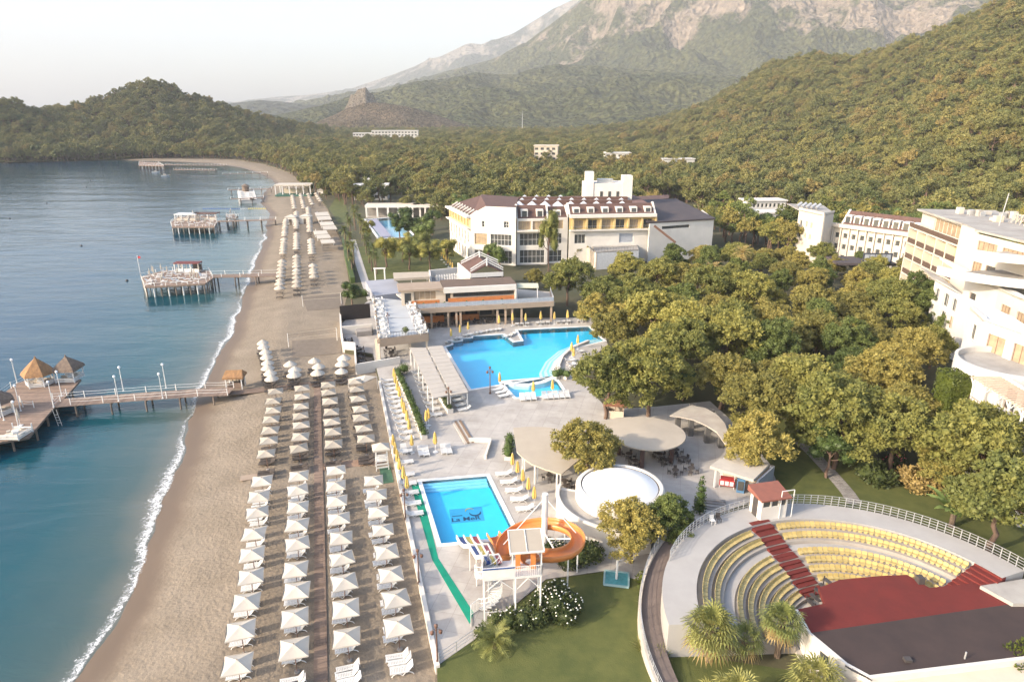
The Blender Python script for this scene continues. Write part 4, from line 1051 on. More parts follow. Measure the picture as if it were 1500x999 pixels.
def closed_parasol(m, h=2.5, r_=0.17, name='closed_parasol', seed=0):
    """Folded parasol: pleated canvas drawn round its pole."""
    o = thing(name, 'x', 'parasol'); c = MB(); n = 14; prof = [(0.02, h), (r_ * 0.55, h * 0.93), (r_ * 0.9, h * 0.72), (r_ * 1.15, h * 0.52), (r_ * 0.9, h * 0.44)]
    vs = []; fs = []
    for k in range(n):
        a = 2 * math.pi * k / n; q = 1.0 if k % 2 == 0 else 0.62
        for r2, z in prof: vs.append((math.cos(a) * r2 * q, math.sin(a) * r2 * q, z - (0.08 if k % 2 and z < h * .5 else 0)))
    for k in range(n):
        for i in range(len(prof) - 1): a = k * 5 + i; b = (k + 1) % n * 5 + i; fs.append((a, b, b + 1, a + 1))
    c.add(vs, fs); c.build('canopy', m, o)
    MB().tube([(0, 0, 0), (0, 0, h + 0.06)], 0.028, 6).build('pole', WHITE_PAINT, o)
    MB().box(-0.26, 0.26, -0.26, 0.26, 0, 0.09).build('base', WHITE_PAINT, o)
    return o
CPW = Proto(closed_parasol(CANVAS))
CPY = Proto(closed_parasol(YELLOW_CANVAS, 2.7, 0.24))
CPW(G(30, 624, PZ + 0.03), 0, 'closed cream parasol on the pier head beside the railed seating corner')
# farther piers: walkway, bathing platform, beds and folded parasols
def far_pier(px_land, px_head, plat_px, z, w, lab, beds, bedlab, parlab, nbeds=0, npar=0, hut=None, pile_sp=5.0, group=None):
    A, B = G(*px_land, z), G(*px_head, z); o = thing('pier', lab, 'pier', (A.x, A.y, 0)); line = [A, B]
    MB().prism([p - Vector((A.x, A.y, 0)) for p in strip(line, w)], z - 0.2, z).build('walkway', WOOD, o)
    piles(o, line, w, z - 0.15, pile_sp, 0.16)
    rail(o, side(line, -w / 2 + 0.1), z, 5.0, 1.0, WHITE_PAINT, (0.9,), 0.12); rail(o, side(line, w / 2 - 0.1), z, 5.0, 1.0, WHITE_PAINT, (0.9,), 0.12)
    if plat_px:
        P = P2(plat_px, z); loc = Vector((A.x, A.y, 0))
        MB().prism([p - loc for p in P], z - 0.35, z + 0.004).build('platform', WOOD, o)
        n = len(P)
        for i in range(n):
            a, b = P[i], P[(i + 1) % n]; k = max(1, int((b - a).length / 1.6)); c0 = sum(P, Vector()) / n
            for j in range(k):
                c = a.lerp(b, j / k); c = c + (c0 - c).normalized() * 0.35 - loc
                MB().tube([(c.x, c.y, -2.5), (c.x, c.y, z - 0.3)], 0.16, 6).build('pile', WHITE_PAINT if j % 2 else WOOD_GREY, o)
        rail(o, P + [P[0]], z, 2.4, 0.9, WHITE_PAINT, (0.85,), 0.1)
        inner = shrink(P, 1.1); xs = [p.x for p in inner]; ys = [p.y for p in inner]; placed = []; t = 0
        while len(placed) < nbeds + npar and t < 4000:
            t += 1; x, y = rnd.uniform(min(xs), max(xs)), rnd.uniform(min(ys), max(ys))
            if pip(x, y, inner) and all(abs(x - a) > 1.9 or abs(y - b) > 0.95 for a, b in placed):
                placed.append((x, y))
        for i, (x, y) in enumerate(placed):
            if i % 3 == 2 and npar > 0: npar -= 1; CPW((x, y, z), 0, parlab, parlab.replace('closed cream parasol', 'closed parasols'))
            else: farbed((x, y, z), rnd.choice((0.1, 0.1, 3.2)), FBW, bedlab, bedlab.replace('white sunbed', 'white sunbeds'))
    return o
p2 = far_pier((408, 403), (300, 405), [(206, 406), (240, 397), (305, 396), (312, 408), (300, 416), (212, 421)], 1.6, 3.0, 'long pier with white posts and a crowded sunbathing platform on piles', True,
         'white sunbed on the crowded platform of the second pier', 'closed cream parasol on the crowded platform of the second pier', 34, 16)
k = thing('bar_hut', 'small bar hut with flat dark red roof on the second pier platform', 'hut', G(277, 399, 1.6), 0)
MB().box(-3.2, 3.2, -1.2, 1.2, 2.3, 2.55).build('roof', mat('dark_red_roof', (0.15, 0.04, 0.04), 0.7), k)
for sx in (-3, -1, 1, 3):
    for sy in (-1.05, 1.05): MB().box(sx - 0.08, sx + 0.08, sy - 0.08, sy + 0.08, 0, 2.3).build('post', WHITE_PAINT, k)
MB().box(-2.9, 2.9, -1.0, -0.85, 0, 1.0).build('counter', WHITE_PAINT, k)
MB().box(0.8, 3.0, 0.6, 0.9, 0, 1.9).build('back_panel', DARK_METAL, k)
k = thing('flagpole', 'white flagpole with small red flag at the end of the second pier', 'flagpole', G(206, 404, 1.6)); MB().tube([(0, 0, 0), (0, 0, 5.0)], 0.08, 6).build('pole', WHITE_PAINT, k)
MB().box(0.05, 0.75, -0.02, 0.02, 4.3, 4.8).build('flag', mat('red_flag', (0.5, 0.03, 0.03), 0.8), k)
p3 = far_pier((404, 322), (312, 325), [(250, 327), (262, 318), (286, 316), (317, 317), (318, 327), (314, 333), (284, 333), (252, 333)], 1.6, 2.6, 'third pier with broad white decked platform and sheds on piles', True,
         'white sunbed on the decked platform of the third pier', 'closed cream parasol on the platform of the third pier', 26, 10)
for (a, b), w, l in (((275, 323), 8, 'low pavilion with white roof on the third pier, seaward one'), ((303, 322), 9, 'low pavilion with brown roof on the third pier, landward one')):
    k = thing('pavilion', l, 'pavilion', G(a, b, 1.6)); MB().box(-w / 2, w / 2, -2.2, 2.2, 2.2, 2.45).build('roof', WHITE_PAINT if w == 8 else BROWN_ROOF, k)
    for sx in (-1, -0.33, 0.33, 1):
        for sy in (-1, 1): MB().box(sx * (w / 2 - .3) - .1, sx * (w / 2 - .3) + .1, sy * 2 - .1, sy * 2 + .1, 0, 2.2).build('post', WHITE_PAINT, k)
    MB().box(-w / 2 + .6, w / 2 - .6, -1.9, -1.7, 0.0, 0.9).build('bench', CANVAS, k)
far_pier((348, 318), (335, 318), [(331, 321), (332, 315), (344, 314), (345, 321)], 1.6, 2.0, 'little square bathing stage beside the third pier walkway', True, 'white sunbed on the little bathing stage', 'closed cream parasol on the little bathing stage', 4, 2)
far_pier((398, 277), (334, 279), None, 1.4, 2.5, 'thin bare jetty on the far side of the white slipway', False, '', '')
far_pier((386, 290), (338, 292), None, 1.4, 2.5, 'short jetty on posts in front of the white slipway', False, '', '')
far_pier((392, 254), (326, 256), None, 1.4, 2.5, 'straight bare jetty off the far sunbathing beach', False, '', '')
far_pier((330, 243), (232, 242), [(203, 243), (204, 237.5), (232, 239), (240, 244)], 1.4, 4, 'far white pier with a low white boathouse at its end', False, 'white sunbed on the far white pier', 'x', 6, 0, pile_sp=9)
far_pier((316, 250), (256, 249), None, 1.2, 3, 'farthest grey jetty beside the white boathouse pier', False, '', '', pile_sp=8)
k = thing('slipway', 'white sloping slipway with a small round hut above the water', 'slipway', G(362, 290, 0.3), R(22))
MB().add([(-4, -14, 0.0), (4, -14, 0.0), (4, 14, 2.0), (-4, 14, 2.0), (-4, -14, -1.5), (4, -14, -1.5), (4, 14, -1.5), (-4, 14, -1.5)], [(0, 1, 2, 3), (4, 5, 1, 0), (5, 6, 2, 1), (6, 7, 3, 2), (7, 4, 0, 3)]).build('ramp', WHITE_WALL, k)
MB().lathe([(0, 5.6), (2.2, 4.5), (2.0, 4.4), (1.6, 4.4), (1.6, 1.5)], 10, (0, 12)).build('hut', THATCH_GREY, k)
for s in (-3.6, 3.6): MB().bar((s, -13, 0.9), (s, 13, 2.8), 0.15, 0.15).build('rail_bar', WHITE_PAINT, k)
for i in range(8): MB().box(-2.8 if i % 2 else 0.9, -0.9 if i % 2 else 2.8, -12 + i * 2.6, -10.6 + i * 2.6, 0.2 + i * .2, 0.75 + i * 0.2).build('deck_pad', WHITE_PLASTIC, k)
# float lines
FLO = [mat('blue_float', (0.03, 0.10, 0.35), 0.4), mat('yellow_float', (0.75, 0.6, 0.08), 0.4), WHITE_PLASTIC]
k = thing('float_line', 'line of blue, white and yellow floats on the water between two piers', 'float line', G(345, 306.5, SEA), 0)
for i in range(34):
    x = (i - 17) * 0.85
    MB().lathe([(0, 0.3), (0.3, 0.12), (0.3, -0.1), (0, -0.2)], 8, (x, 0.3 * math.sin(i * .3))).build('float', FLO[0] if i < 20 else FLO[1] if i > 23 else FLO[2], k)
for (a, b) in ((126, 275), (68, 299), (14, 321), (119, 361), (186, 412), (132, 266)):
    bo = MB().lathe([(0, 0.45), (0.32, 0.25), (0.36, 0.0), (0.2, -0.25), (0, -0.3)], 10).build('buoy', DARK_METAL); bo.location = G(a, b, SEA)
    tag(bo, 'small dark mooring buoy floating on the open water', 'buoy', 'mooring buoys')
for (a, b), l in (((228, 254), 'small white motor boat moored near the far white pier'), ((242, 259), 'small pinkish boat floating off the farthest jetty')):
    k = thing('boat', l, 'boat', G(a, b, SEA), 0.4); h = MB()
    h.add([(-2.5, -0.9, 0.7), (1.2, -1.0, 0.75), (3.0, 0, 0.95), (1.2, 1.0, 0.75), (-2.5, 0.9, 0.7), (-2.4, -0.6, -0.1), (1.0, -0.6, -0.1), (2.4, 0, 0), (1.0, 0.6, -0.1), (-2.4, 0.6, -0.1)],
          [(0, 5, 6, 1), (1, 6, 7, 2), (2, 7, 8, 3), (3, 8, 9, 4), (4, 9, 5, 0), (0, 1, 2, 3, 4)]); h.build('hull', WHITE_PLASTIC, k)
    MB().box(-1.0, 0.6, -0.6, 0.6, 0.75, 1.5).build('cabin', CREAM, k)

fb_ = FARB.build('distant_sunbeds', [DARK_BED, WHITE_PLASTIC]); fb_['kind'] = 'stuff'; tag(fb_, 'distant sunbeds on the far rows and pier platforms', 'sunbeds')
# ------------------------------------------------------------------ pool deck
def deck_material():
    m, nt, b = _nt('deck_paving'); N, L = nt.nodes, nt.links
    tc = N.new('ShaderNodeTexCoord'); mp = N.new('ShaderNodeMapping'); mp.inputs['Rotation'].default_value = (0, 0, R(14)); L.new(tc.outputs['Object'], mp.inputs[0])
    br = N.new('ShaderNodeTexBrick'); br.offset = 0.0; br.inputs['Scale'].default_value = 1.0
    br.inputs['Brick Width'].default_value = 2.0; br.inputs['Row Height'].default_value = 2.0; br.inputs['Mortar Size'].default_value = 0.02; br.inputs['Mortar Smooth'].default_value = 0.4
    br.inputs['Color1'].default_value = (0.43, 0.405, 0.375, 1); br.inputs['Color2'].default_value = (0.385, 0.36, 0.335, 1); br.inputs['Mortar'].default_value = (0.28, 0.26, 0.24, 1)
    L.new(mp.outputs[0], br.inputs['Vector'])
    n = N.new('ShaderNodeTexNoise'); n.inputs['Scale'].default_value = 0.35; n.inputs['Detail'].default_value = 10; n.inputs['Roughness'].default_value = 0.7; L.new(tc.outputs['Object'], n.inputs['Vector'])
    cr = N.new('ShaderNodeValToRGB'); e = cr.color_ramp.elements; e[0].position = 0.3; e[1].position = 0.7; e[0].color = (0.74, 0.72, 0.70, 1); e[1].color = (1.1, 1.1, 1.1, 1); L.new(n.outputs[0], cr.inputs[0])
    mx = N.new('ShaderNodeMix'); mx.data_type = 'RGBA'; mx.blend_type = 'MULTIPLY'; mx.inputs[0].default_value = 1; L.new(br.outputs[0], mx.inputs[6]); L.new(cr.outputs[0], mx.inputs[7])
    L.new(mx.outputs[2], b.inputs['Base Color']); b.inputs['Roughness'].default_value = 0.75
    return m
DECK = deck_material()
deck_px = [(641, 974), (693, 938), (722, 912), (800, 848), (884, 836), (938, 850), (946, 838), (975, 803), (1040, 757), (1092, 738), (1140, 712), (1128, 680), (1085, 628), (1040, 588), (960, 596), (890, 600), (868, 575), (850, 540), (890, 505), (880, 466),
           (640, 466), (540, 440), (500, 475), (506, 512), (546, 518), (557, 562), (583, 695), (611, 830)]
deck = struct(MB().prism(P2(deck_px, DZ), LZ - 0.3, DZ, [small_pool, big_pool, kid_pool]).build('pool_deck', DECK))
wall_line = P2([(641, 978), (611, 830), (583, 695), (556, 560)], DZ)
wl = tag(MB().prism(strip(wall_line, 0.34), -0.2, DZ + 0.22).build('retaining_wall', WHITE_WALL), 'low white retaining wall between the sand and the pool deck', 'wall')

POOL_TILE = mat('pool_tile_blue', (0.05, 0.56, 0.86), 0.4, (0.045, 0.52, 0.83), 0.6)
POOL_WATER = watermat('pool_water', (0.80, 0.97, 1.0), 0.03, 0.012, 1.4)
PALE_TILE = mat('pale_coping', (0.74, 0.74, 0.72), 0.5, (0.66, 0.66, 0.64), 1.5)
def pool(name, poly, lab, depth=1.3, cop=0.42, tile=None, zt=DZ):
    c = sum(poly, Vector()) / len(poly); c.z = 0; loc = [p - c for p in poly]
    o = thing(name, lab, 'pool', c)
    b = MB(); b.sheet(loc, zt - depth); n = len(loc)
    ar = sum(loc[i].x * loc[(i + 1) % n].y - loc[(i + 1) % n].x * loc[i].y for i in range(n))
    for i in range(n):
        p, q = loc[i], loc[(i + 1) % n]; b.quad((p.x, p.y, zt - depth), (q.x, q.y, zt - depth), (q.x, q.y, zt), (p.x, p.y, zt))
    b.build('basin', tile or POOL_TILE, o)
    inn = shrink(loc, 0.02) ; out = shrink(loc, -cop)
    MB().prism(out, zt - 0.02, zt + 0.05, [inn]).build('coping', PALE_TILE, o)
    MB().sheet(shrink(loc, 0.012), zt - 0.06).build('water', POOL_WATER, o)
    return o, c
sp, spc = pool('swimming_pool', small_pool, 'small rectangular pool with dark lettering on its floor', 0.8)
ux = (small_pool[1] - small_pool[0]).normalized(); uy = (small_pool[3] - small_pool[0]).normalized()
pw = (small_pool[1] - small_pool[0]).length; pl = (small_pool[3] - small_pool[0]).length
STEP_TILE = mat('pool_step_tile', (0.30, 0.62, 0.80), 0.4, (0.26, 0.58, 0.78), 1)
for k in range(3):
    a = small_pool[0] - spc + ux * 0.1 + uy * (0.05); q = [a, a + ux * (pw - 0.2), a + ux * (pw - 0.2) + uy * (0.42 * (3 - k)), a + uy * (0.42 * (3 - k))]
    MB().prism(q, DZ - 0.79 + 0.002 * k, DZ - 0.62 + 0.17 * k).build('step', STEP_TILE, sp)
# lettering laid in the pool floor
LOGO_DARK = mat('dark_mosaic', (0.012, 0.05, 0.12), 0.5); LOGO_PALE = mat('pale_mosaic', (0.04, 0.33, 0.58), 0.5, (0.035, 0.31, 0.55), 4); LOGO_GOLD = mat('gold_mosaic', (0.55, 0.42, 0.10), 0.5)
LRZ = math.atan2(ux.y, ux.x)
def text_mesh(txt, size, name):
    cu = bpy.data.curves.new(name, 'FONT'); cu.body = txt; cu.size = size; cu.align_x = 'CENTER'; cu.offset = size * 0.004; cu.extrude = 0.0
    ob = bpy.data.objects.new(name, cu); COL.objects.link(ob)
    dg = bpy.context.evaluated_depsgraph_get(); me = bpy.data.meshes.new_from_object(ob.evaluated_get(dg))
    bpy.data.objects.remove(ob); bpy.data.curves.remove(cu); return me
lg = G(683.5, 757, DZ - 0.8) - spc
MBq = MB().box(-1.75, 1.75, -1.3, 1.4, 0, 0.004); pq = MBq.build('logo_panel', LOGO_PALE, sp); pq.location = (lg.x, lg.y + 0.25, DZ - 0.798); pq.rotation_euler = (0, 0, LRZ)
tm_ = text_mesh('La MeR', 1.0, 'lettering'); tm_.materials.clear(); tm_.materials.append(LOGO_DARK)
t_ = link('lettering', tm_, sp, (lg.x, lg.y - 0.75, DZ - 0.785), LRZ)
for i_ in (1, 2): link('lettering', tm_, sp, (lg.x + .02 * i_ * ux.x, lg.y - .75 + .02 * i_ * ux.y, DZ - 0.785 + .003 * i_), LRZ)    # bold strokes
x_ = MB().box(-.55, .55, -.07, .07, 0, .003).build('small_word_band', LOGO_DARK, sp); x_.location = (lg.x - 1.0, lg.y + 0.12, DZ - 0.786); x_.rotation_euler = (0, 0, LRZ)
def arc_mark(cx, cy_, r0, r1, a0, a1, m, nm):
    b = MB(); n = 14; vs = []
    for i in range(n + 1):
        a = a0 + (a1 - a0) * i / n; t = math.sin(math.pi * i / n); w = (r1 - r0) * t
        vs += [(cx + r0 * math.cos(a), cy_ + r0 * math.sin(a), 0), (cx + (r0 + w) * math.cos(a), cy_ + (r0 + w) * math.sin(a), 0)]
    b.add(vs, [(2 * i, 2 * i + 2, 2 * i + 3, 2 * i + 1) for i in range(n)])
    x = b.build(nm, m, sp); x.location = (lg.x, lg.y, DZ - 0.786); x.rotation_euler = (0, 0, LRZ)
arc_mark(0.95, 0.75, 0.55, 0.85, R(180), R(370), LOGO_DARK, 'wave_mark'); arc_mark(0.45, 0.95, 0.45, 0.62, R(20), R(190), LOGO_GOLD, 'sun_mark')

bp_, bpc = pool('swimming_pool', big_pool, 'large free-form pool below the restaurant terrace', 0.9)
for k in range(5):                                        # curved steps in the corner by the island
    pts = [G(a, b, DZ) for a, b in ((885, 500), (850, 508), (828, 517), (814, 529), (808, 541), (811, 551))]
    c0 = G(856, 540, DZ); q = [c0 + (p - c0) * (1 + 0.075 * (k + 1)) for p in pts]; q0 = [c0 + (p - c0) * 1.0 for p in pts]
    q = [p - bpc for p in q] + [p - bpc for p in reversed(q0)]
    MB().prism(q, DZ - 0.89 + k * 0.002, DZ - 0.16 - 0.14 * k).build('step', STEP_TILE if k % 2 else PALE_TILE, bp_)
kp_, kpc = pool('swimming_pool', kid_pool, 'small shallow pool joined to the large one, with little blue markers', 0.6, tile=mat('kid_pool_tile', (0.10, 0.58, 0.83), 0.4, (0.08, 0.54, 0.80), 0.6))
fp_, fpc = pool('swimming_pool', FAR_POOL, 'far pale pool between the garden trees and flat-roofed pavilion', 1.0, 0.8, mat('far_pool_tile', (0.20, 0.55, 0.75), 0.4, (0.25, 0.5, 0.7), 0.3))
MB().prism([p - fpc for p in P2([(538, 323), (552, 321), (574, 347), (560, 349)], DZ)], DZ - 0.99, DZ - 0.02).build('pool_terrace', mat('violet_grey_terrace', (0.33, 0.33, 0.42), 0.8), fp_)
# lagoon bridge between the pools
br_ = thing('pool_bridge', 'curved white footbridge strip between the large and the shallow pool', 'bridge', G(770, 556, DZ)); cb = G(770, 556, DZ)
pts = [G(738, 559, DZ + .1), G(755, 563, DZ + .1), G(775, 564, DZ + .1), G(795, 560, DZ + .1), G(811, 553, DZ + .1)]
MB().prism([p - cb for p in strip(pts, 0.9)], -0.6, 0.12).build('walk', PALE_TILE, br_)
# steps and low walls of the deck
def wall_thing(pxs, z0, z1, w, lab, m=WHITE_WALL, name='low_wall'):
    return tag(MB().prism(strip(P2(pxs, DZ), w), z0, z1).build(name, m), lab, 'wall')
wall_thing([(687, 648), (719, 648)], DZ - .2, DZ + 0.55, 0.3, 'short white wall at the head of the deck steps')
wall_thing([(719, 648), (711, 673)], DZ - .2, DZ + 0.5, 0.25, 'short white wall turning down from the deck steps')
st = thing('steps', 'flight of broad brown steps between two deck levels', 'steps', G(676, 634, DZ))
for k in range(4):
    a, b = lerp(Vector((664, 619)), Vector((683, 651)), 1) , 0
    l = [G(664 + k * 3.2, 619 - k * 0.6, DZ), G(683 + k * 3.2, 651 - k * 0.6, DZ)]
    MB().prism([p - st.location for p in strip(l, 0.33)], -0.1, 0.14 + 0.0 * k if k % 2 else 0.10).build('step', mat('brown_step', (.24, .165, .11), .8) if k % 2 else CONCRETE, st)
MAT_GREEN = mat('green_turf_mat', (0.0, 0.235, 0.145), 0.85, (0.0, 0.20, 0.125), 1.2, 0.006, 20)
tag(MB().prism(P2([(602, 708), (613, 707), (623, 740), (642, 818), (694, 898), (688, 914), (633, 820), (610, 740)], DZ), DZ - .01, DZ + 0.02).build('turf_mat', MAT_GREEN), 'bright green turf runner bending past the pool to the spiral stair', 'mat')

# ------------------------------------------------------------------ sunbeds and folded parasols on the deck
BEDP = Proto(sunbed(WHITE_PLASTIC, back=32))
WANG = math.atan2(-(wall_line[-1] - wall_line[0]).x, (wall_line[-1] - wall_line[0]).y)
def beds_line(a, b, n, ang, lab, grp, jit=0.06):
    A, B = G(*a, DZ), G(*b, DZ)
    for i in range(n):
        p = A.lerp(B, i / max(1, n - 1)); BEDP(p + Vector((rnd.uniform(-jit, jit), rnd.uniform(-jit, jit), 0)), ang + rnd.uniform(-.05, .05), lab, grp)
def pars(lst, lab, grp, proto=None):
    for a, b in lst: (proto or CPY)(G(a, b, DZ), rnd.uniform(0, 1), lab, grp, rnd.uniform(0.93, 1.05))
grp = 'white sunbeds of the pool deck'; gpar = 'closed yellow parasols of the pool deck'
beds_line((567, 560), (596, 645), 13, WANG + math.pi, 'white sunbed in the long line between the deck wall and the planter', grp)
pars([(578, 562), (580, 572), (583, 583), (586, 592), (590, 607), (593, 617), (597, 628), (600, 640)], 'closed yellow parasol in the line along the planter hedge', gpar)
beds_line((592, 664), (593, 680), 2, WANG + math.pi, 'white sunbed beside the deck wall above the small pool', grp)
beds_line((596, 698), (606, 756), 5, WANG + math.pi, 'white sunbed between the deck wall and the green runner', grp)
pars([(577, 664), (580, 677), (583, 689), (586, 700), (592, 714), (597, 728)], 'closed yellow parasol in the line along the deck wall by the small pool', gpar)
for a, b in (((617, 665), (624, 665)), ((650, 662), (657, 662)), ((592, 662), (592, 662))):
    for q in {a, b}: BEDP(G(*q, DZ), WANG + math.pi / 2 + rnd.uniform(-.05, .05), 'white sunbed in the cross row before the small pool', grp)
pars([(604, 664), (638, 663), (625, 628), (628, 624)], 'closed yellow parasol in the cross row at the end of the planter', gpar)
beds_line((612, 550), (638, 610), 9, WANG + math.pi, 'white sunbed in the line under the pergola edge', grp)
beds_line((668, 582), (680, 602), 4, WANG + 0.15, 'white sunbed by the small planter below the pergola', grp)
ed = (small_pool[2] - small_pool[1]); eang = math.atan2(ed.y, ed.x)
for i in range(5):
    p = small_pool[1] + ed * (0.02 + 0.155 * i) + ux * (1.9 + 0.05 * i); p.z = DZ
    BEDP(p, LRZ - 0.12 + rnd.uniform(-.08, .08), 'white sunbed along the edge of the small pool facing the canopy', grp)
    q = p + ux * 1.15 + ed.normalized() * -0.5; CPY(q, 0, 'closed yellow parasol along the canopy side of the small pool', gpar)
# round the large pool
for i, (a, b) in enumerate(((656, 503.5), (668, 499), (683, 494), (698, 490.5), (712, 488), (726, 486))):
    BEDP(G(a, b, DZ), R(250), 'white sunbed on the stepped corner of the large pool', grp); BEDP(G(a + 5, b - 1, DZ), R(250), 'white sunbed on the stepped corner of the large pool', grp)
pars([(661, 501), (674, 496), (686, 491), (731, 482), (751, 478)], 'closed yellow parasol on the stepped corner of the large pool', gpar)
for i in range(14):
    a = 757 + i * 7.6; b = 478.5 - i * 0.42
    if i % 4 != 3: BEDP(G(a, b - 1, DZ), R(268), 'white sunbed along the far side of the large pool', grp)
pars([(770, 478), (792, 476.5), (812, 475.5), (831, 474.5), (853, 473), (873, 472)], 'closed yellow parasol along the far side of the large pool', gpar)
for a, b in ((740, 496), (747, 494), (752, 491)): BEDP(G(a, b, DZ), R(250), 'white sunbed on the pier-like spur in the large pool', grp)
for a, b in ((729, 573), (734, 577), (739, 582)): BEDP(G(a, b, DZ), WANG + 0.2, 'white sunbed beside the shallow pool next to the tall lamp', grp)
for i in range(9):
    if i not in (3,): BEDP(G(765 + i * 8.2, 585.5 - i * 0.55, DZ), R(95), 'white sunbed in the row before the shallow pool', grp)
pars([(732, 569), (781, 584), (809, 581), (837, 524), (846, 512), (840, 531)], 'closed yellow parasol round the shallow pool and the island', gpar)
for a, b in ((835, 530), (838, 536), (842, 541), (848, 517)): BEDP(G(a, b, DZ + 0.02), R(200), 'white sunbed on the round island of the large pool', grp)
wall_thing([(862, 502), (838, 512), (824, 524), (818, 538), (820, 548)], DZ - 0.2, DZ + 0.45, 0.5, 'curved white wall round the pool island', WHITE_WALL, 'island_wall')

# ------------------------------------------------------------------ planters
def planter(pxs, w, h, lab, n, leafm=HEDGE_LEAF, size=0.5):
    line = P2(pxs, DZ); c = line[0].copy(); o = thing('planter', lab, 'planter', c); loc = [p - c for p in line]
    MB().prism(strip(loc, w), -0.2, h).build('trough', WHITE_WALL, o)
    cm = MB(); L = plen(loc); r = random.Random(n)
    for i in range(n):
        p, t = polyline_at(loc, L * (i + 0.5) / n); s = size * r.uniform(0.75, 1.2); z = h + s * 0.45
        blobcore(cm, r, (p.x, p.y, z), s, (1, 1, .9), .75); leafy(cm, r, (p.x, p.y, z), s * 1.1, 70, 0.17, -0.5)
    cm.build('hedge', leafm, o)
    return o
planter([(582, 549), (594, 575), (607, 605), (622, 644)], 0.75, 0.55, 'long white planter with clipped hedge between two rows of sunbeds', 34)
planter([(646, 584), (653, 595), (660, 606)], 0.8, 0.6, 'small white planter with shrubs below the pergola roofs', 8, SHRUB_LEAF, .4)
planter([(747, 646), (744, 675)], 0.85, 0.5, 'narrow white planter box with a dense hedge beside the fan canopy', 8, size=0.62)
planter([(812, 556), (822, 553), (832, 556)], 0.9, 0.5, 'low white planter with dark shrubs by the shallow pool', 6, size=0.75)
shrub('round_bush', 'round clipped bush at the head of the planter by the terrace', G(592, 548, DZ), [(0, 0, 0.9, 0.95)], HEDGE_LEAF, 0.14, 70)

# pergola roofs
def canopy_slab(name, pxs, z, thick, m, lab, posts, cat='canopy', pm=WHITE_PAINT, zs=None):
    P = P2(pxs, z); c = sum(P, Vector()) / len(P); c.z = DZ; o = thing(name, lab, cat, c); loc = [p - c for p in P]
    MB().prism(loc, z - DZ - thick, z - DZ).build('roof', m, o)
    for a, b in posts:
        q = G(a, b, DZ) - c; MB().box(q.x - .09, q.x + .09, q.y - .09, q.y + .09, 0, z - DZ - thick).build('post', pm, o)
    return o
for pxs, lab in (([(600, 510), (624, 510), (657, 579), (635, 584)], 'long pale pergola roof on the beach side of the pair'), ([(626, 508.5), (648, 506.5), (686, 575), (661, 579)], 'long pale pergola roof on the pool side of the pair')):
    o = canopy_slab('pergola', pxs, 3.3, 0.12, mat('grey_beige_roof', (0.40, 0.365, 0.325), .85, (.36, .33, .295), .4), lab, [])
    P = [p - o.location for p in P2(pxs, 3.3)]
    n = 13
    for i in range(n + 1):
        a = P[0].lerp(P[3], i / n); b = P[1].lerp(P[2], i / n); a.z = b.z = 3.3 - DZ + 0.014
        MB().bar(a, b, 0.05, 0.03).build('batten', mat('pale_batten', (0.41, 0.375, 0.335), 0.8), o)
    for i in range(6):
        for u, v in ((0, 3), (1, 2)):
            a = P[u].lerp(P[v], (i + 0.2) / 5.4); MB().box(a.x - .08, a.x + .08, a.y - .08, a.y + .08, 0, 3.3 - DZ - .12).build('post', WHITE_PAINT, o)
# lamps
def deck_lamp():
    o = thing('lamp_post', 'x', 'lamp post'); MB().tube([(0, 0, 0), (0, 0, 3.3)], [0.07, 0.05], 8).build('pole', BROWN_METAL, o)
    MB().lathe([(0, 0.25), (0.12, 0.2), (0.16, 0)], 10).build('base', BROWN_METAL, o)
    for s in (-1, 1):
        a = MB().tube([(0, 0, 3.0), (s * 0.2, 0, 3.12), (s * 0.32, 0, 3.0)], 0.025, 5).build('arm', BROWN_METAL, o)
        MB().lathe([(0, 3.02), (0.16, 2.93), (0.13, 2.72), (0, 2.68)], 8, (s * 0.32, 0)).build('lantern', BROWN_METAL, a)
    MB().lathe([(0, 3.62), (0.15, 3.5), (0.12, 3.28), (0, 3.25)], 8).build('lantern', BROWN_METAL, o)
    return o
DL = Proto(deck_lamp())
for (a, b), l in (((594, 761), 'brown lantern post by the deck wall at the head of the green runner'), ((614, 855), 'brown lantern post by the deck wall beside the bend of the green runner'), ((641, 971), 'brown lantern post in the corner where the deck wall meets the lawn'), ((718, 577), 'tall brown lantern post between the large and the shallow pool'), ((658, 602), 'brown lantern post in the small planter')):
    DL(G(a, b, DZ + 0.02), 0.2, l, None, 1.0 if b != 577 else 1.2)
# metal railing at the corner of the deck
def metal_rail(pxs, z, lab, h=1.0, sp=1.6, m=METAL, bars=(0.35, 0.65, 0.98), name='railing'):
    P = P2(pxs, z); o = thing(name, lab, 'railing', P[0]); loc = [p - P[0] for p in P]; L = plen(loc); n = max(1, round(L / sp)); q = [polyline_at(loc, L * i / n)[0] for i in range(n + 1)]
    for p in q: MB().box(p.x - .03, p.x + .03, p.y - .03, p.y + .03, 0, h).build('rail_post', m, o)
    for z_ in bars:
        b = MB()
        for a, c in zip(q, q[1:]): b.bar(a + Vector((0, 0, z_)), c + Vector((0, 0, z_)), 0.035, 0.035)
        b.build('rail_bar', m, o)
    return o
metal_rail([(643, 972), (676, 950), (693, 938)], DZ, 'thin metal railing at the corner of the deck above the lawn')
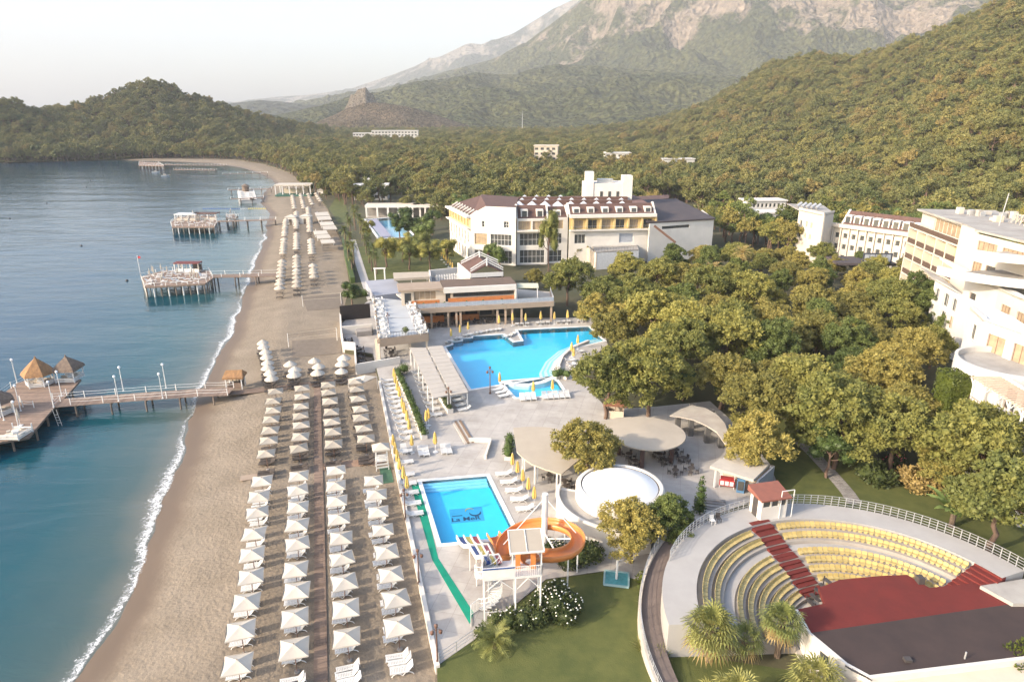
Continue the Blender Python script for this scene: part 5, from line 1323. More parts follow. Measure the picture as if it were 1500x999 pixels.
# ------------------------------------------------------------------ water slides
ORANGE = mat('orange_fibreglass', (0.62, 0.22, 0.06), 0.35, (0.55, 0.19, 0.055), 0.7); BLUE = mat('blue_lane', (0.02, 0.07, 0.26), 0.35); YEL = mat('yellow_lane', (0.66, 0.50, 0.10), 0.35); REDL = mat('red_lane', (0.42, 0.06, 0.07), 0.35)
TS = G(745, 872, DZ)                                       # foot of the tower
tw = thing('slide_tower', 'white steel slide tower with spiral stair, platform and small roof', 'slide tower', TS)
def L_(px, py, z): return G(px, py, z) - TS
PT = 4.2                                                   # platform height above the deck
zt = DZ + PT
# platform corners by pixel at the platform's level
c1, c2, c3, c4 = G(707, 850, zt), G(794, 843, zt), G(790, 818, zt), G(706, 824, zt)
loc = [p - TS for p in (c1, c2, c3, c4)]
MB().prism(loc, PT - 0.12, PT).build('platform', WHITE_PAINT, tw)
def at(u, v, z): a = loc[0].lerp(loc[1], u); b = loc[3].lerp(loc[2], u); p = a.lerp(b, v); return Vector((p.x, p.y, z))
for u in (0.02, 0.55, 0.98):
    for v in (0.03, 0.97):
        p = at(u, v, 0); MB().box(p.x - .06, p.x + .06, p.y - .06, p.y + .06, 0, PT - .12).build('leg', WHITE_PAINT, tw)
for u0, u1 in ((0.02, 0.55), (0.55, 0.98)):
    for v in (0.03, 0.97):
        MB().bar(at(u0, v, PT - 1.3), at(lerp(u0, u1, .5), v, PT - 0.2), 0.06).build('brace', WHITE_PAINT, tw); MB().bar(at(u1, v, PT - 1.3), at(lerp(u0, u1, .5), v, PT - 0.2), 0.06).build('brace', WHITE_PAINT, tw)
    for z in (0.5, 1.6): MB().bar(at(u0, 0.03, z), at(u0, 0.97, z + 0.9), 0.05).build('brace', WHITE_PAINT, tw)
    MB().bar(at(u0, .03, 1.0), at(u1, .03, 1.0), 0.05).build('brace', WHITE_PAINT, tw)
for z in (0.3, 1.2, 2.1, 3.0): MB().bar(at(.98, .03, z), at(.98, .97, z + 0.9), 0.05).build('brace', WHITE_PAINT, tw)
# white panel on the near side, open railing beyond it
MB().bar(at(0.0, 0.0, PT + 0.55), at(0.54, 0.0, PT + 0.55), 0.05, 1.05).build('side_panel', WHITE_PAINT, tw)
MB().bar(at(0.0, -0.03, PT + 1.0), at(0.54, -0.03, PT + 1.0), 0.03, 0.10).build('blue_stripe', BLUE, tw)
MB().bar(at(0.0, 0.0, PT + 0.55), at(0.0, 1.0, PT + 0.55), 0.05, 1.05).build('side_panel', WHITE_PAINT, tw)
for z in (0.05, 1.0): MB().bar(at(0.54, 0, PT + z), at(1, 0, PT + z), 0.05).build('rail_bar', WHITE_PAINT, tw); MB().bar(at(1, 0, PT + z), at(1, 1, PT + z), 0.05).build('rail_bar', WHITE_PAINT, tw)
for k in range(15): p = at(0.55 + 0.45 * k / 14, 0, PT); MB().bar(p, p + Vector((0, 0, 1.0)), 0.03).build('baluster', WHITE_PAINT, tw)
for k in range(8): p = at(1, k / 7, PT); MB().bar(p, p + Vector((0, 0, 1.0)), 0.03).build('baluster', WHITE_PAINT, tw)
# small roof over the start
for u in (0.5, 0.99):
    for v in (0.05, 1.25): MB().bar(at(u, v, PT), at(u, v, PT + 2.3), 0.08).build('roof_post', WHITE_PAINT, tw)
rp = [at(0.46, -0.05, 0), at(1.03, -0.05, 0), at(1.03, 1.35, 0), at(0.46, 1.35, 0)]
MB().prism(rp, PT + 2.3, PT + 2.38).build('roof', SHADE_CANVAS, tw)
for i in range(4): a, b = rp[i], rp[(i + 1) % 4]; MB().bar((a.x, a.y, PT + 2.34), (b.x, b.y, PT + 2.34), 0.09, 0.14).build('roof_beam', WHITE_PAINT, tw)
a, b = rp[0].lerp(rp[1], .5), rp[3].lerp(rp[2], .5); MB().bar((a.x, a.y, PT + 2.4), (b.x, b.y, PT + 2.4), 0.06, 0.06).build('roof_beam', WHITE_PAINT, tw)
# orange start gate
g0 = at(0.74, 0.55, PT)
for s in (-1, 1): MB().box(g0.x + s * 0.62 - .2, g0.x + s * 0.62 + .2, g0.y - 0.25, g0.y + 0.25, PT, PT + 1.5).build('gate_pillar', ORANGE, tw)
MB().box(g0.x - .82, g0.x + .82, g0.y - .2, g0.y + .2, PT + 1.5, PT + 1.75).build('gate_beam', ORANGE, tw)
# spiral stair
sc_ = L_(716, 884, DZ); nst = 26; RS = 1.15
MB().tube([(sc_.x, sc_.y, 0), (sc_.x, sc_.y, PT + 1.0)], 0.09, 10).build('stair_column', WHITE_PAINT, tw)
for k in range(nst):
    a = -2.4 + k * 2 * math.pi * 1.35 / nst; b = a + 0.42; z = (k + 1) * PT / nst
    v = [(sc_.x, sc_.y, z), (sc_.x + RS * math.cos(a), sc_.y + RS * math.sin(a), z), (sc_.x + RS * math.cos(b), sc_.y + RS * math.sin(b), z)]
    MB().prism(v, z - 0.06, z).build('tread', WHITE_PAINT, tw)
    MB().bar((v[1][0], v[1][1], z), (v[1][0], v[1][1], z + 0.95), 0.035).build('baluster', WHITE_PAINT, tw)
for hh in (0.5, 0.95):
    MB().tube([(sc_.x + RS * math.cos(-2.4 + k * 2 * math.pi * 1.35 / nst), sc_.y + RS * math.sin(-2.4 + k * 2 * math.pi * 1.35 / nst), (k + 1) * PT / nst + hh) for k in range(nst)], 0.03, 5).build('handrail', WHITE_PAINT, tw)
fe = P2([(690, 918), (690, 902), (700, 894)], DZ)          # pen at the stair foot
for i in range(13):
    p = polyline_at(fe, plen(fe) * i / 12)[0] - TS; MB().bar(p, p + Vector((0, 0, 1.1)), 0.04).build('pen_bar', WHITE_PAINT, tw)
for hh in (0.1, 1.08):
    for a, b in zip(fe, fe[1:]): MB().bar(a - TS + Vector((0, 0, hh)), b - TS + Vector((0, 0, hh)), 0.05).build('pen_rail', WHITE_PAINT, tw)

# three-lane slide from the platform down to the pool
ls = thing('lane_slide', 'straight slide with blue, yellow and red lanes running from the tower into the pool', 'slide', G(690, 805, DZ)); LO = ls.location.copy()
top0, top1 = G(711, 826, zt + 0.25), G(736, 824, zt + 0.25)
bot0, bot1 = G(668, 787, DZ + 0.35), G(700, 785.5, DZ + 0.35)
prof = [(0.0, 1.0), (0.12, 0.95), (0.30, 0.62), (0.42, 0.57), (0.52, 0.53), (0.72, 0.20), (0.86, 0.05), (1.0, 0.0)]
def sp_at(s, t):                                           # s across 0..1, t along prof index
    u, k = prof[t]; a = top0.lerp(top1, s); b = bot0.lerp(bot1, s); p = a.lerp(b, u); p.z = lerp(b.z, a.z, k); return p - LO
def lane(s0, s1, m, nm, dz=0.0, th=0.1):
    b = MB(); n = len(prof); vs = []
    for t in range(n):
        p, q = sp_at(s0, t), sp_at(s1, t)
        vs += [p + Vector((0, 0, dz)), q + Vector((0, 0, dz)), p + Vector((0, 0, dz - th)), q + Vector((0, 0, dz - th))]
    fs = []
    for t in range(n - 1):
        o = t * 4; fs += [(o, o + 4, o + 5, o + 1), (o + 2, o + 3, o + 7, o + 6), (o, o + 2, o + 6, o + 4), (o + 1, o + 5, o + 7, o + 3)]
    fs += [(0, 1, 3, 2), (4 * n - 4, 4 * n - 2, 4 * n - 1, 4 * n - 3)]
    b.add(vs, fs); b.build(nm, m, ls)
for i, m in enumerate((BLUE, YEL, REDL)): lane(0.05 + i * 0.313, 0.05 + i * 0.313 + 0.27, m, 'lane')
for i in range(4): lane(i * 0.3167, i * 0.3167 + 0.05, WHITE_PAINT, 'lane_edge', 0.26, 0.42)
for t in (2, 4):
    for s in (0.03, 0.97):
        p = sp_at(s, t); MB().bar((p.x, p.y, 0), p - Vector((0, 0, 0.1)), 0.09).build('leg', WHITE_PAINT, ls)

# orange spiral slide: out of the tower, one wide turn, down into the pool
os_ = thing('spiral_slide', 'orange open chute slide winding one big loop from the tower to the pool', 'slide', G(800, 815, DZ)); OO = os_.location.copy()
cz = 2.6
cen = G(791, 802, DZ + cz)
path = []
start = g0 + TS + Vector((0, 0.3, 0)); start.z = zt + 0.05
rad_ = 3.4
a0, a1 = R(-100), R(205)
n = 40
path.append(start)
for i in range(n + 1):
    a = a0 + (a1 - a0) * i / n; path.append(Vector((cen.x + rad_ * math.cos(a), cen.y + rad_ * math.sin(a), lerp(zt - 0.25, DZ + 1.55, i / n))))
e0 = G(722, 783, DZ + 0.75)
path += [Vector((e0.x + 0.8, e0.y - 1.2, DZ + 1.2)), Vector((e0.x, e0.y, DZ + 0.45))]
def chute(path, w, wallh, m, th=0.06):
    b = MB(); vs = []; cs = [(-1.0, 1.0), (-0.98, 0.55), (-0.8, 0.18), (-0.4, 0.0), (0.4, 0.0), (0.8, 0.18), (0.98, 0.55), (1.0, 1.0), (1.12, 1.0), (1.1, 0.4), (0.85, -0.05), (0.4, -0.18), (-0.4, -0.18), (-0.85, -0.05), (-1.1, 0.4), (-1.12, 1.0)]; q = len(cs)
    for i, p in enumerate(path):
        t = (path[min(i + 1, len(path) - 1)] - path[max(0, i - 1)]); t.z = 0; t.normalize(); s = Vector((t.y, -t.x, 0))
        for x, z in cs: vs.append(p - OO + s * x * w / 2 + Vector((0, 0, z * wallh)))
    fs = []
    for i in range(len(path) - 1):
        for k in range(q): a = i * q + k; c = i * q + (k + 1) % q; fs.append((a, c, c + q, a + q))
    fs += [tuple(range(q)), tuple(range(len(vs) - 1, len(vs) - q - 1, -1))]
    b.add(vs, fs); return b
# smooth the path
for _ in range(2): path = [path[0]] + [path[i - 1] * 0.25 + path[i] * 0.5 + path[i + 1] * 0.25 for i in range(1, len(path) - 1)] + [path[-1]]
chute(path, 1.15, 0.62, ORANGE).build('chute', ORANGE, os_, True)
mast = G(797, 814, DZ) - OO
MB().tube([(mast.x, mast.y, 0), (mast.x, mast.y, 6.6)], 0.28, 12).build('mast', WHITE_PAINT, os_)
for i in (6, 16, 26, 36):
    p = path[i] - OO
    if i in (16, 36): MB().bar((mast.x, mast.y, 6.2), p + Vector((0, 0, 0.5)), 0.06).build('stay', WHITE_PAINT, os_)
    MB().bar((mast.x, mast.y, max(0.4, p.z - 1.2)), p - Vector((0, 0, 0.12)), 0.10).build('bracket', WHITE_PAINT, os_)
for i in (8, 14, 20, 26, 33, 39): p = path[i] - OO; MB().bar((p.x, p.y, 0), (p.x, p.y, p.z - .1), 0.12).build('leg', WHITE_PAINT, os_)
# planting under and round the slides
shrub('oleander', 'flowering bush growing inside the loop of the orange slide', G(803, 822, LZ), [(0, 0.6, 0.9, 1.0), (1.2, 0.2, 0.9, 0.9), (-0.9, 0.8, 0.8, 0.7)], SHRUB_LEAF, 0.24, 50, 30)
shrub('oleander', 'dark bush outside the loop of the orange slide by the dome wall', G(850, 828, LZ), [(0, 0, 0.9, 1.0), (1.2, 0.5, 1.0, 1.0), (0.2, 1.3, 1.0, .8), (-1.2, -.5, .7, .8)], SHRUB_LEAF, 0.24, 50)
shrub('oleander', 'large oleander with white flowers on the lawn beside the slide tower', G(812, 905, LZ), [(0.2, 0.3, 1.1, 1.25), (1.3, 0.3, 1.0, 1.0), (-0.9, 0.6, 1.0, 1.0), (0.3, 1.5, 1.3, 1.0), (0.8, -0.6, 0.8, 0.9)], SHRUB_LEAF, 0.24, 55, 26)
shrub('oleander', 'long dark shrub at the foot of the slide tower', G(765, 918, LZ), [(0, 0, 0.7, 0.85), (-1.2, -0.1, 0.65, 0.75), (1.2, 0.3, 0.7, 0.8), (0.6, 0.9, 0.7, 0.7), (-2.1, 0.2, 0.6, 0.65), (-0.6, .8, .7, .6)], SHRUB_LEAF, 0.22, 55, 8)
shrub('low_shrub', 'dark low shrub beside the pen of the spiral stair', G(706, 932, LZ), [(0, 0, 0.45, 0.55), (0.8, 0.2, 0.4, 0.5)], SHRUB_LEAF, 0.2, 55)
# foot shower on a blue tiled tray
k = thing('pool_shower', 'white shower column standing in a square blue tiled tray', 'shower', G(903, 849, DZ), R(-10))
MB().box(-1.05, 1.05, -0.95, 0.95, 0, 0.08).build('tray', mat('teal_tile', (0.05, 0.22, 0.24), 0.4, (0.08, 0.30, 0.33), 3), k); 
for s in (-1, 1): MB().box(-1.1, 1.1, s * 0.97 - .08, s * 0.97 + .08, 0, 0.16).build('tray_edge', mat('pale_teal', (0.30, 0.45, 0.45), 0.5), k); MB().box(s * 1.07 - .08, s * 1.07 + .08, -0.89, 0.89, 0, 0.16).build('tray_edge', MATS['pale_teal'], k)
MB().tube([(0, 0, 0.08), (0, 0, 2.1)], 0.11, 10).build('column', WHITE_PAINT, k)
MB().tube([(0, 0, 2.0), (0.22, 0, 2.12), (0.4, 0, 2.05)], 0.03, 6).build('shower_head', METAL, k)
# ------------------------------------------------------------------ amphitheatre
AC = Vector((27.9, 42.5, 0)); AZ = 3.6; RO, RI = 16.15, 13.45
am = thing('amphitheatre', 'open-air amphitheatre with curved rows of yellow seats and pale rim walkway', 'amphitheatre', AC)
def ang(px, py, z): p = G(px, py, z) - AC; return math.atan2(p.y, p.x)
A_END = ang(992, 915, AZ) % (2 * math.pi); A_BEG = ang(1478, 838, 2.4) - 0.03       # left end, right end
A_L0, A_R0 = A_END, A_BEG
def ring(r0, r1, z0, z1, a0, a1, m, nm, par=am, n=72):
    b = MB(); b.lathe([(r0, z0), (r0, z1), (r1, z1), (r1, z0)][::-1], n, (0, 0), a0, a1)
    for a in (a0, a1):
        c, s = math.cos(a), math.sin(a); b.quad((r0 * c, r0 * s, z0), (r1 * c, r1 * s, z0), (r1 * c, r1 * s, z1), (r0 * c, r0 * s, z1))
    return b.build(nm, m, par)
RIM = mat('rim_paving', (0.36, 0.345, 0.33), 0.8, (0.32, 0.305, 0.29), 0.4); TIER = mat('tier_concrete', (0.34, 0.305, 0.265), 0.85, (0.28, 0.25, 0.22), 0.6)
ring(RI, RO, LZ - .3, AZ, A_R0 - 0.05, A_L0, RIM, 'rim_walkway')
ROWS_ = [(12.75, 3.12), (11.75, 2.76), None, (9.95, 2.30), (9.1, 2.0), (8.25, 1.7), (7.4, 1.4), (6.55, 1.1)]
edges = [(12.25, RI, 3.12), (11.25, 12.25, 2.76), (10.4, 11.25, 2.42), (9.52, 10.4, 2.30), (8.67, 9.52, 2.0), (7.82, 8.67, 1.7), (6.97, 7.82, 1.4), (6.1, 6.97, 1.1)]
for k, (r0, r1, z) in enumerate(edges): ring(r0, r1 - 0.003, LZ - .3, z, A_R0 + (0.02 if k else 0), A_L0, RIM if k == 2 else TIER, 'tier')
MB().lathe([(0, DZ + 0.12), (6.1, DZ + 0.12), (6.1, LZ - .2)], 64).build('orchestra_floor', CONCRETE, am)
# seats
SEATM = mat('yellow_seat_plastic', (0.47, 0.37, 0.155), 0.45, (0.41, 0.32, 0.135), 3, rand=0.12)
def seat_mesh():
    b = MB(); b.box(-0.21, 0.21, -0.19, 0.19, 0.20, 0.25)
    vs = []
    for z, y, w in ((0.25, 0.18, 0.21), (0.43, 0.205, 0.215), (0.52, 0.22, 0.17)): vs += [(-w, y, z), (w, y, z), (w, y + 0.035, z), (-w, y + 0.035, z)]
    b.add(vs, [(0, 1, 5, 4), (4, 5, 9, 8), (2, 3, 7, 6), (6, 7, 11, 10), (8, 9, 10, 11), (1, 2, 6, 5), (5, 6, 10, 9), (3, 0, 4, 7), (7, 4, 8, 11)])
    b.box(-0.12, 0.12, -0.1, 0.1, 0.0, 0.2)
    return b
SM = seat_mesh(); SME = SM.mesh('seat', SEATM)
st_a = ang(1137, 800, 2.6)                                 # centre line of the red stair
allseats = []
for k, row in enumerate(ROWS_):
    if not row: continue
    r_, z = row; a = A_R0 + 0.04 + 1.4 / r_; step = 0.465 / r_; half = 1.15 / r_
    while a < A_L0 - 0.03:
        if abs(a - st_a) > half + 0.02: allseats.append((r_, z, a))
        a += step
def vis(s):                                                # largest in view first
    p = AC + Vector((s[0] * math.cos(s[2]), s[0] * math.sin(s[2]), s[1])); return (p - Vector((0, 0, H))).length
allseats.sort(key=vis)
rest_ = MB()
for i, (r_, z, a) in enumerate(allseats):
    loc = Vector((r_ * math.cos(a), r_ * math.sin(a), z)); rz = a - math.pi / 2
    if i < 300: link('seat', SME, am, loc, rz)
    else:
        m = Matrix.Translation(loc) @ Matrix.Rotation(rz, 4, 'Z'); rest_.add([m @ Vector(v) for v in SM.v], SM.f)
if len(allseats) > 300: rest_.build('seat_rows', SEATM, am)['kind'] = 'stuff'
print('seats', len(allseats))
# red carpeted stair
def stair(a, r_top, r_bot, z_top, z_bot, w, n, m, nm='stair_step'):
    for k in range(n):
        r0 = lerp(r_top, r_bot, (k + 1) / n); r1 = lerp(r_top, r_bot, k / n); z = lerp(z_top, z_bot, (k + 0.5) / n)
        d = Vector((math.cos(a), math.sin(a), 0)); s = Vector((-d.y, d.x, 0))
        MB().prism([d * r0 - s * w / 2, d * (r1 - .003) - s * w / 2, d * (r1 - .003) + s * w / 2, d * r0 + s * w / 2], LZ - .1, z + 0.06).build(nm, m, am)
d = Vector((math.cos(st_a), math.sin(st_a), 0)); s_ = Vector((-d.y, d.x, 0)) * 1.05; zprev = AZ
MB().prism([d * RI - s_, d * (RI + .5) - s_, d * (RI + .5) + s_, d * RI + s_], AZ - .05, AZ + .03).build('stair_step', RED_CARPET, am)
for r0, r1, z in edges:                                    # two treads on each tier
    rm = (r0 + r1) / 2
    for q0, q1, zz in ((rm, r1 - .003, (z + zprev) / 2 + .04), (r0, rm - .003, z + .06)):
        MB().prism([d * q0 - s_, d * q1 - s_, d * q1 + s_, d * q0 + s_], LZ - .1, zz).build('stair_step', RED_CARPET, am)
    zprev = z
# rim railing
def ring_rail(r_, z, a0, a1, n, h, bars, nm='rail_post'):
    pts = [Vector((r_ * math.cos(lerp(a0, a1, i / n)), r_ * math.sin(lerp(a0, a1, i / n)), z)) for i in range(n + 1)]
    for p in pts: MB().box(p.x - .03, p.x + .03, p.y - .03, p.y + .03, z, z + h).build(nm, METAL, am)
    for q in bars: MB().tube([p + Vector((0, 0, q)) for p in pts], 0.025, 5).build('rail_bar', METAL, am)
bo_a = ang(1121, 750, AZ)
ring_rail(RO - 0.12, AZ, A_R0 - 0.05, bo_a - 0.08, 34, 1.05, (0.25, 0.52, 0.78, 1.03)); ring_rail(RO - 0.12, AZ, bo_a + 0.08, A_L0 - 0.5, 22, 1.05, (0.25, 0.52, 0.78, 1.03))
# ramp outside the rim, rising along its left flank
b = MB(); n = 26; vs = []; a0, a1 = bo_a + 0.42, A_L0 + 0.22
RAMP = mat('ramp_dark_concrete', (0.16, 0.125, 0.11), 0.85, (0.12, 0.095, 0.085), 0.6)
for i in range(n + 1):
    a = lerp(a0, a1, i / n); z = lerp(AZ - 0.15, DZ + 0.1, i / n); c, s = math.cos(a), math.sin(a)
    for r_ in (RO + 0.003, RO + 1.55): vs += [(r_ * c, r_ * s, z), (r_ * c, r_ * s, LZ - .2)]
fs = []
for i in range(n): o = i * 4; fs += [(o, o + 4, o + 6, o + 2), (o + 2, o + 6, o + 7, o + 3)]
b.add(vs, fs); b.build('ramp', RAMP, am)
b = MB(); vs = []
for i in range(n + 1):
    a = lerp(a0, a1, i / n); z = lerp(AZ - 0.15, DZ + 0.1, i / n) + 0.35; c, s = math.cos(a), math.sin(a)
    for r_ in (RO + 1.55, RO + 1.78): vs += [(r_ * c, r_ * s, z), (r_ * c, r_ * s, LZ - .2)]
b.add(vs, [f for i in range(n) for o in [i * 4] for f in ((o, o + 4, o + 6, o + 2), (o + 2, o + 6, o + 7, o + 3), (o + 1, o + 5, o + 4, o))]); b.build('ramp_wall', CONCRETE, am)
pts = [Vector(((RO + 1.66) * math.cos(lerp(a0, a1, i / 22)), (RO + 1.66) * math.sin(lerp(a0, a1, i / 22)), lerp(AZ - 0.15, DZ + 0.1, i / 22) + 0.35)) for i in range(23)]
for p in pts: MB().box(p.x - .025, p.x + .025, p.y - .025, p.y + .025, p.z, p.z + 0.85).build('rail_post', METAL, am)
for q in (0.3, 0.57, 0.84): MB().tube([p + Vector((0, 0, q)) for p in pts], 0.022, 5).build('rail_bar', METAL, am)
# control booth at the head of the stair
d = Vector((math.cos(bo_a), math.sin(bo_a), 0))
bt = thing('control_booth', 'small white booth with sloping brown-red roof at the head of the red stair', 'booth', AC + d * (RO - 1.4) + Vector((0, 0, AZ)), bo_a - math.pi / 2)
for x0, x1, y0, y1 in ((-1.35, 1.35, -0.95, -0.8), (-1.35, 1.35, 0.8, 0.95), (-1.35, -1.2, -0.8, 0.8), (1.2, 1.35, -0.8, 0.8)):
    MB().box(x0, x1, y0, y1, 0, 1.35 if y0 == -0.95 else 2.1).build('wall', WHITE_WALL, bt)
for x in (-1.35, -0.45, 0.4, 1.2): MB().box(x, x + 0.15, -0.95, -0.8, 1.35, 2.1).build('window_post', WHITE_WALL, bt)
MB().box(-1.2, 1.2, -0.86, -0.84, 1.35, 2.1).build('window_pane', GLASS, bt)
MB().box(-1.40, -1.355, -0.3, 0.45, 0.0, 1.9).build('door', DARK_METAL, bt)
rf = MB(); rf.add([(-1.6, -1.2, 2.1), (1.6, -1.2, 2.1), (1.6, 1.2, 2.1), (-1.6, 1.2, 2.1), (-1.6, -1.2, 2.25), (1.6, -1.2, 2.25), (1.6, 1.2, 2.7), (-1.6, 1.2, 2.7)], [(0, 3, 2, 1), (4, 5, 6, 7), (0, 1, 5, 4), (1, 2, 6, 5), (2, 3, 7, 6), (3, 0, 4, 7)]); rf.build('roof', mat('red_brown_roof', (0.23, 0.085, 0.06), 0.8, (0.19, 0.075, 0.055), 1.5), bt)
for x in (0.6, 1.9): MB().bar((x, -1.0, 0), (x, -1.0, 2.9), 0.06).build('light_frame_post', WHITE_PAINT, bt)
MB().bar((0.6, -1.0, 2.9), (1.9, -1.0, 2.9), 0.06).build('light_frame_bar', WHITE_PAINT, bt)
for px, py, m, l in ((1043, 768, WHITE_PLASTIC, 'white plastic chair on the amphitheatre rim'), (1052, 765, DARK_METAL, 'dark chair on the amphitheatre rim')):
    c = thing('chair', l, 'chair', G(px, py, AZ), rnd.uniform(0, 3))
    MB().box(-.22, .22, -.22, .22, .42, .46).build('seat', m, c); MB().box(-.22, .22, .18, .22, .46, .9).build('backrest', m, c)
    for sx in (-.19, .19):
        for sy in (-.19, .19): MB().box(sx - .02, sx + .02, sy - .02, sy + .02, 0, .42).build('leg', m, c)
# stage house: red and dark flat roof above white walls
SZ = 3.0
so = G(1300, 900, SZ); so.z = 0
sg = thing('stage_house', 'stage house with flat red and dark brown deck over white walls', 'stage', so)
red = P2([(1186, 927), (1166, 893), (1208, 884), (1199, 861), (1231, 849), (1290, 843.5), (1328.5, 842), (1361.6, 861), (1430, 854), (1480, 885)], SZ)
dark = P2([(1186, 927), (1480, 885), (1540, 884), (1590, 935), (1500, 962), (1273, 990), (1240, 972)], SZ)
MB().prism([p - so for p in red], SZ - 0.35, SZ).build('stage_floor', RED_CARPET, sg)
MB().prism([p - so for p in dark], SZ - 0.35, SZ - 0.004).build('roof_deck', mat('brown_roof_felt', (0.052, 0.034, 0.030), 0.8, (0.038, 0.026, 0.024), 0.35, 0.008, 5), sg)
for (a, b), (c, d_) in (((1186, 928), (1240, 973)), ((1240, 973), (1273, 991))):
    MB().prism([p - so for p in strip(P2([(a, b), (c, d_)], SZ), 0.22)], LZ, SZ + 0.06).build('wall', WHITE_WALL, sg)
MB().prism([p - so for p in strip(P2([(1167, 893), (1186, 927)], SZ), 0.2)], LZ, SZ + 0.02).build('wall', WHITE_WALL, sg)
w0 = G(1205, 944, SZ); w1 = G(1217, 954, SZ); nn = (w1 - w0).normalized(); nn = Vector((-nn.y, nn.x, 0)) * -0.14
b = MB(); q0, q1 = w0 - so + nn, w1 - so + nn; b.quad((q0.x, q0.y, 1.4), (q1.x, q1.y, 1.4), (q1.x, q1.y, 2.5), (q0.x, q0.y, 2.5)); b.build('window', GLASS, sg)
led = P2([(1230, 1003), (1273, 993), (1500, 966), (1600, 950), (1640, 985), (1500, 1010), (1280, 1040)], SZ - 0.5)
MB().prism([p - so for p in led], LZ, SZ - 0.5).build('rear_ledge', CREAM, sg)
MB().prism([p - so for p in strip(P2([(1273, 992), (1500, 964), (1590, 948)], SZ), 0.25)], LZ, SZ + 0.05).build('parapet', WHITE_WALL, sg)
MB().prism([p - so for p in P2([(1436, 858), (1500, 848), (1560, 850), (1560, 884), (1484, 884)], SZ + .3)], LZ, SZ + 0.3).build('side_roof', GREY_ROOF, sg)
for k in range(9):
    a = Vector((1240 + k * 3.5, 975 + k * 1.8)); p = G(a.x, a.y, SZ) - so; MB().bar((p.x - .1, p.y, SZ), (p.x + 0.2, p.y - 0.5, SZ + 0.02), 0.05, .06).build('roof_edge_bar', DARK_METAL, sg)
p = G(1413, 965, SZ) - so; MB().tube([(p.x, p.y, SZ), (p.x, p.y, SZ + 0.6)], 0.06, 6).build('vent_pipe', METAL, sg)
p = G(1330, 968, SZ) - so; MB().box(p.x - .3, p.x + .2, p.y - .2, p.y + .2, SZ, SZ + .22).build('roof_box', DARK_METAL, sg)
p = G(1347, 853, SZ) - so; MB().box(p.x - .25, p.x + .25, p.y - .3, p.y + .3, SZ, SZ + .55).build('stage_light', DARK_METAL, sg)
# dark scaffold stair up to the stage
k = thing('scaffold_stair', 'black metal scaffold steps from the orchestra floor up to the red stage', 'stairs', G(1198, 884, DZ + .12), R(20))
for sx in (-0.8, 0.0, 0.8):
    for sy in (-.5, .5): MB().bar((sx, sy, 0), (sx, sy, 1.4 + sx), 0.07).build('post', DARK_METAL, k)
for i in range(5): MB().box(-1.0 + i * 0.42, -0.62 + i * 0.42, -0.55, 0.55, 0.28 + i * .4, 0.34 + i * .4).build('tread', DARK_METAL, k)
# side stair at the right end
stair(A_R0 + 0.03, RI + 0.4, 9.0, 3.6, 2.2, 2.3, 9, RED_CARPET, 'side_stair_step')
# ------------------------------------------------------------------ facade helpers
PANE_CACHE = {}
def window_obj(parent, w, h, nx, ny, loc, rz, fm=WHITE_PAINT, gm=GLASS, fr=0.07, name='window'):
    key = (round(w, 2), round(h, 2), nx, ny, fm.name, gm.name)
    if key not in PANE_CACHE:
        f = MB(); t = 0.06
        for x0, x1, z0, z1 in ((0, fr, 0, h), (w - fr, w, 0, h), (fr, w - fr, 0, fr), (fr, w - fr, h - fr, h)): f.box(x0, x1, -t, 0, z0, z1)
        for i in range(1, nx): x = w * i / nx; f.box(x - fr / 2, x + fr / 2, -t + .01, -0.01, fr, h - fr)
        for j in range(1, ny): z = h * j / ny; f.box(fr, w - fr, -t + .015, -0.015, z - fr / 2, z + fr / 2)
        g = MB(); g.quad((0.02, -0.02, 0.02), (w - .02, -0.02, 0.02), (w - .02, -0.02, h - .02), (0.02, -0.02, h - .02))
        PANE_CACHE[key] = (f.mesh(name, fm), g.mesh('pane', gm))
    a, b = PANE_CACHE[key]
    o = link(name, a, parent, loc, rz); link('pane', b, o); return o
def facade(parent, A, B, z0, z1, wins, m, th=0.35, rec=0.26, name='wall'):
    """Upright wall from A to B (left to right seen from outside) with real openings.
    wins: (u, z, w, h, nx, ny[, frame, glass])."""
    d = (B - A); L = d.length; d = d.normalized(); inn = Vector((-d.y, d.x, 0))
    outer = [(0, z0), (L, z0), (L, z1), (0, z1)]
    holes = [[(u, z), (u + w, z), (u + w, z + h), (u, z + h)] for u, z, w, h, *_ in wins]
    v, tr = fill([outer] + holes); b = MB()
    P = lambda u, z, k: (A.x + d.x * u + inn.x * k, A.y + d.y * u + inn.y * k, z)
    n = len(v)
    b.add([P(p.x, p.y, 0) for p in v] + [P(p.x, p.y, th) for p in v], [tuple(t) for t in tr] + [tuple(i + n for i in reversed(t)) for t in tr])
    for q in [outer] + holes:
        k = len(q)
        b.add([P(*p, 0) for p in q] + [P(*p, th) for p in q], [(i, (i + 1) % k, (i + 1) % k + k, i + k) for i in range(k)])
    o = b.build(name, m, parent)
    rz = math.atan2(d.y, d.x)
    for u, z, w, h, nx, ny, *s in wins:
        window_obj(parent, w, h, nx, ny, P(u, z, rec), rz, *(s if s else ()))
    return o
def prism_part(parent, pts, z0, z1, m, name): return MB().prism([p - parent.location for p in pts], z0 - parent.location.z, z1 - parent.location.z).build(name, m, parent)
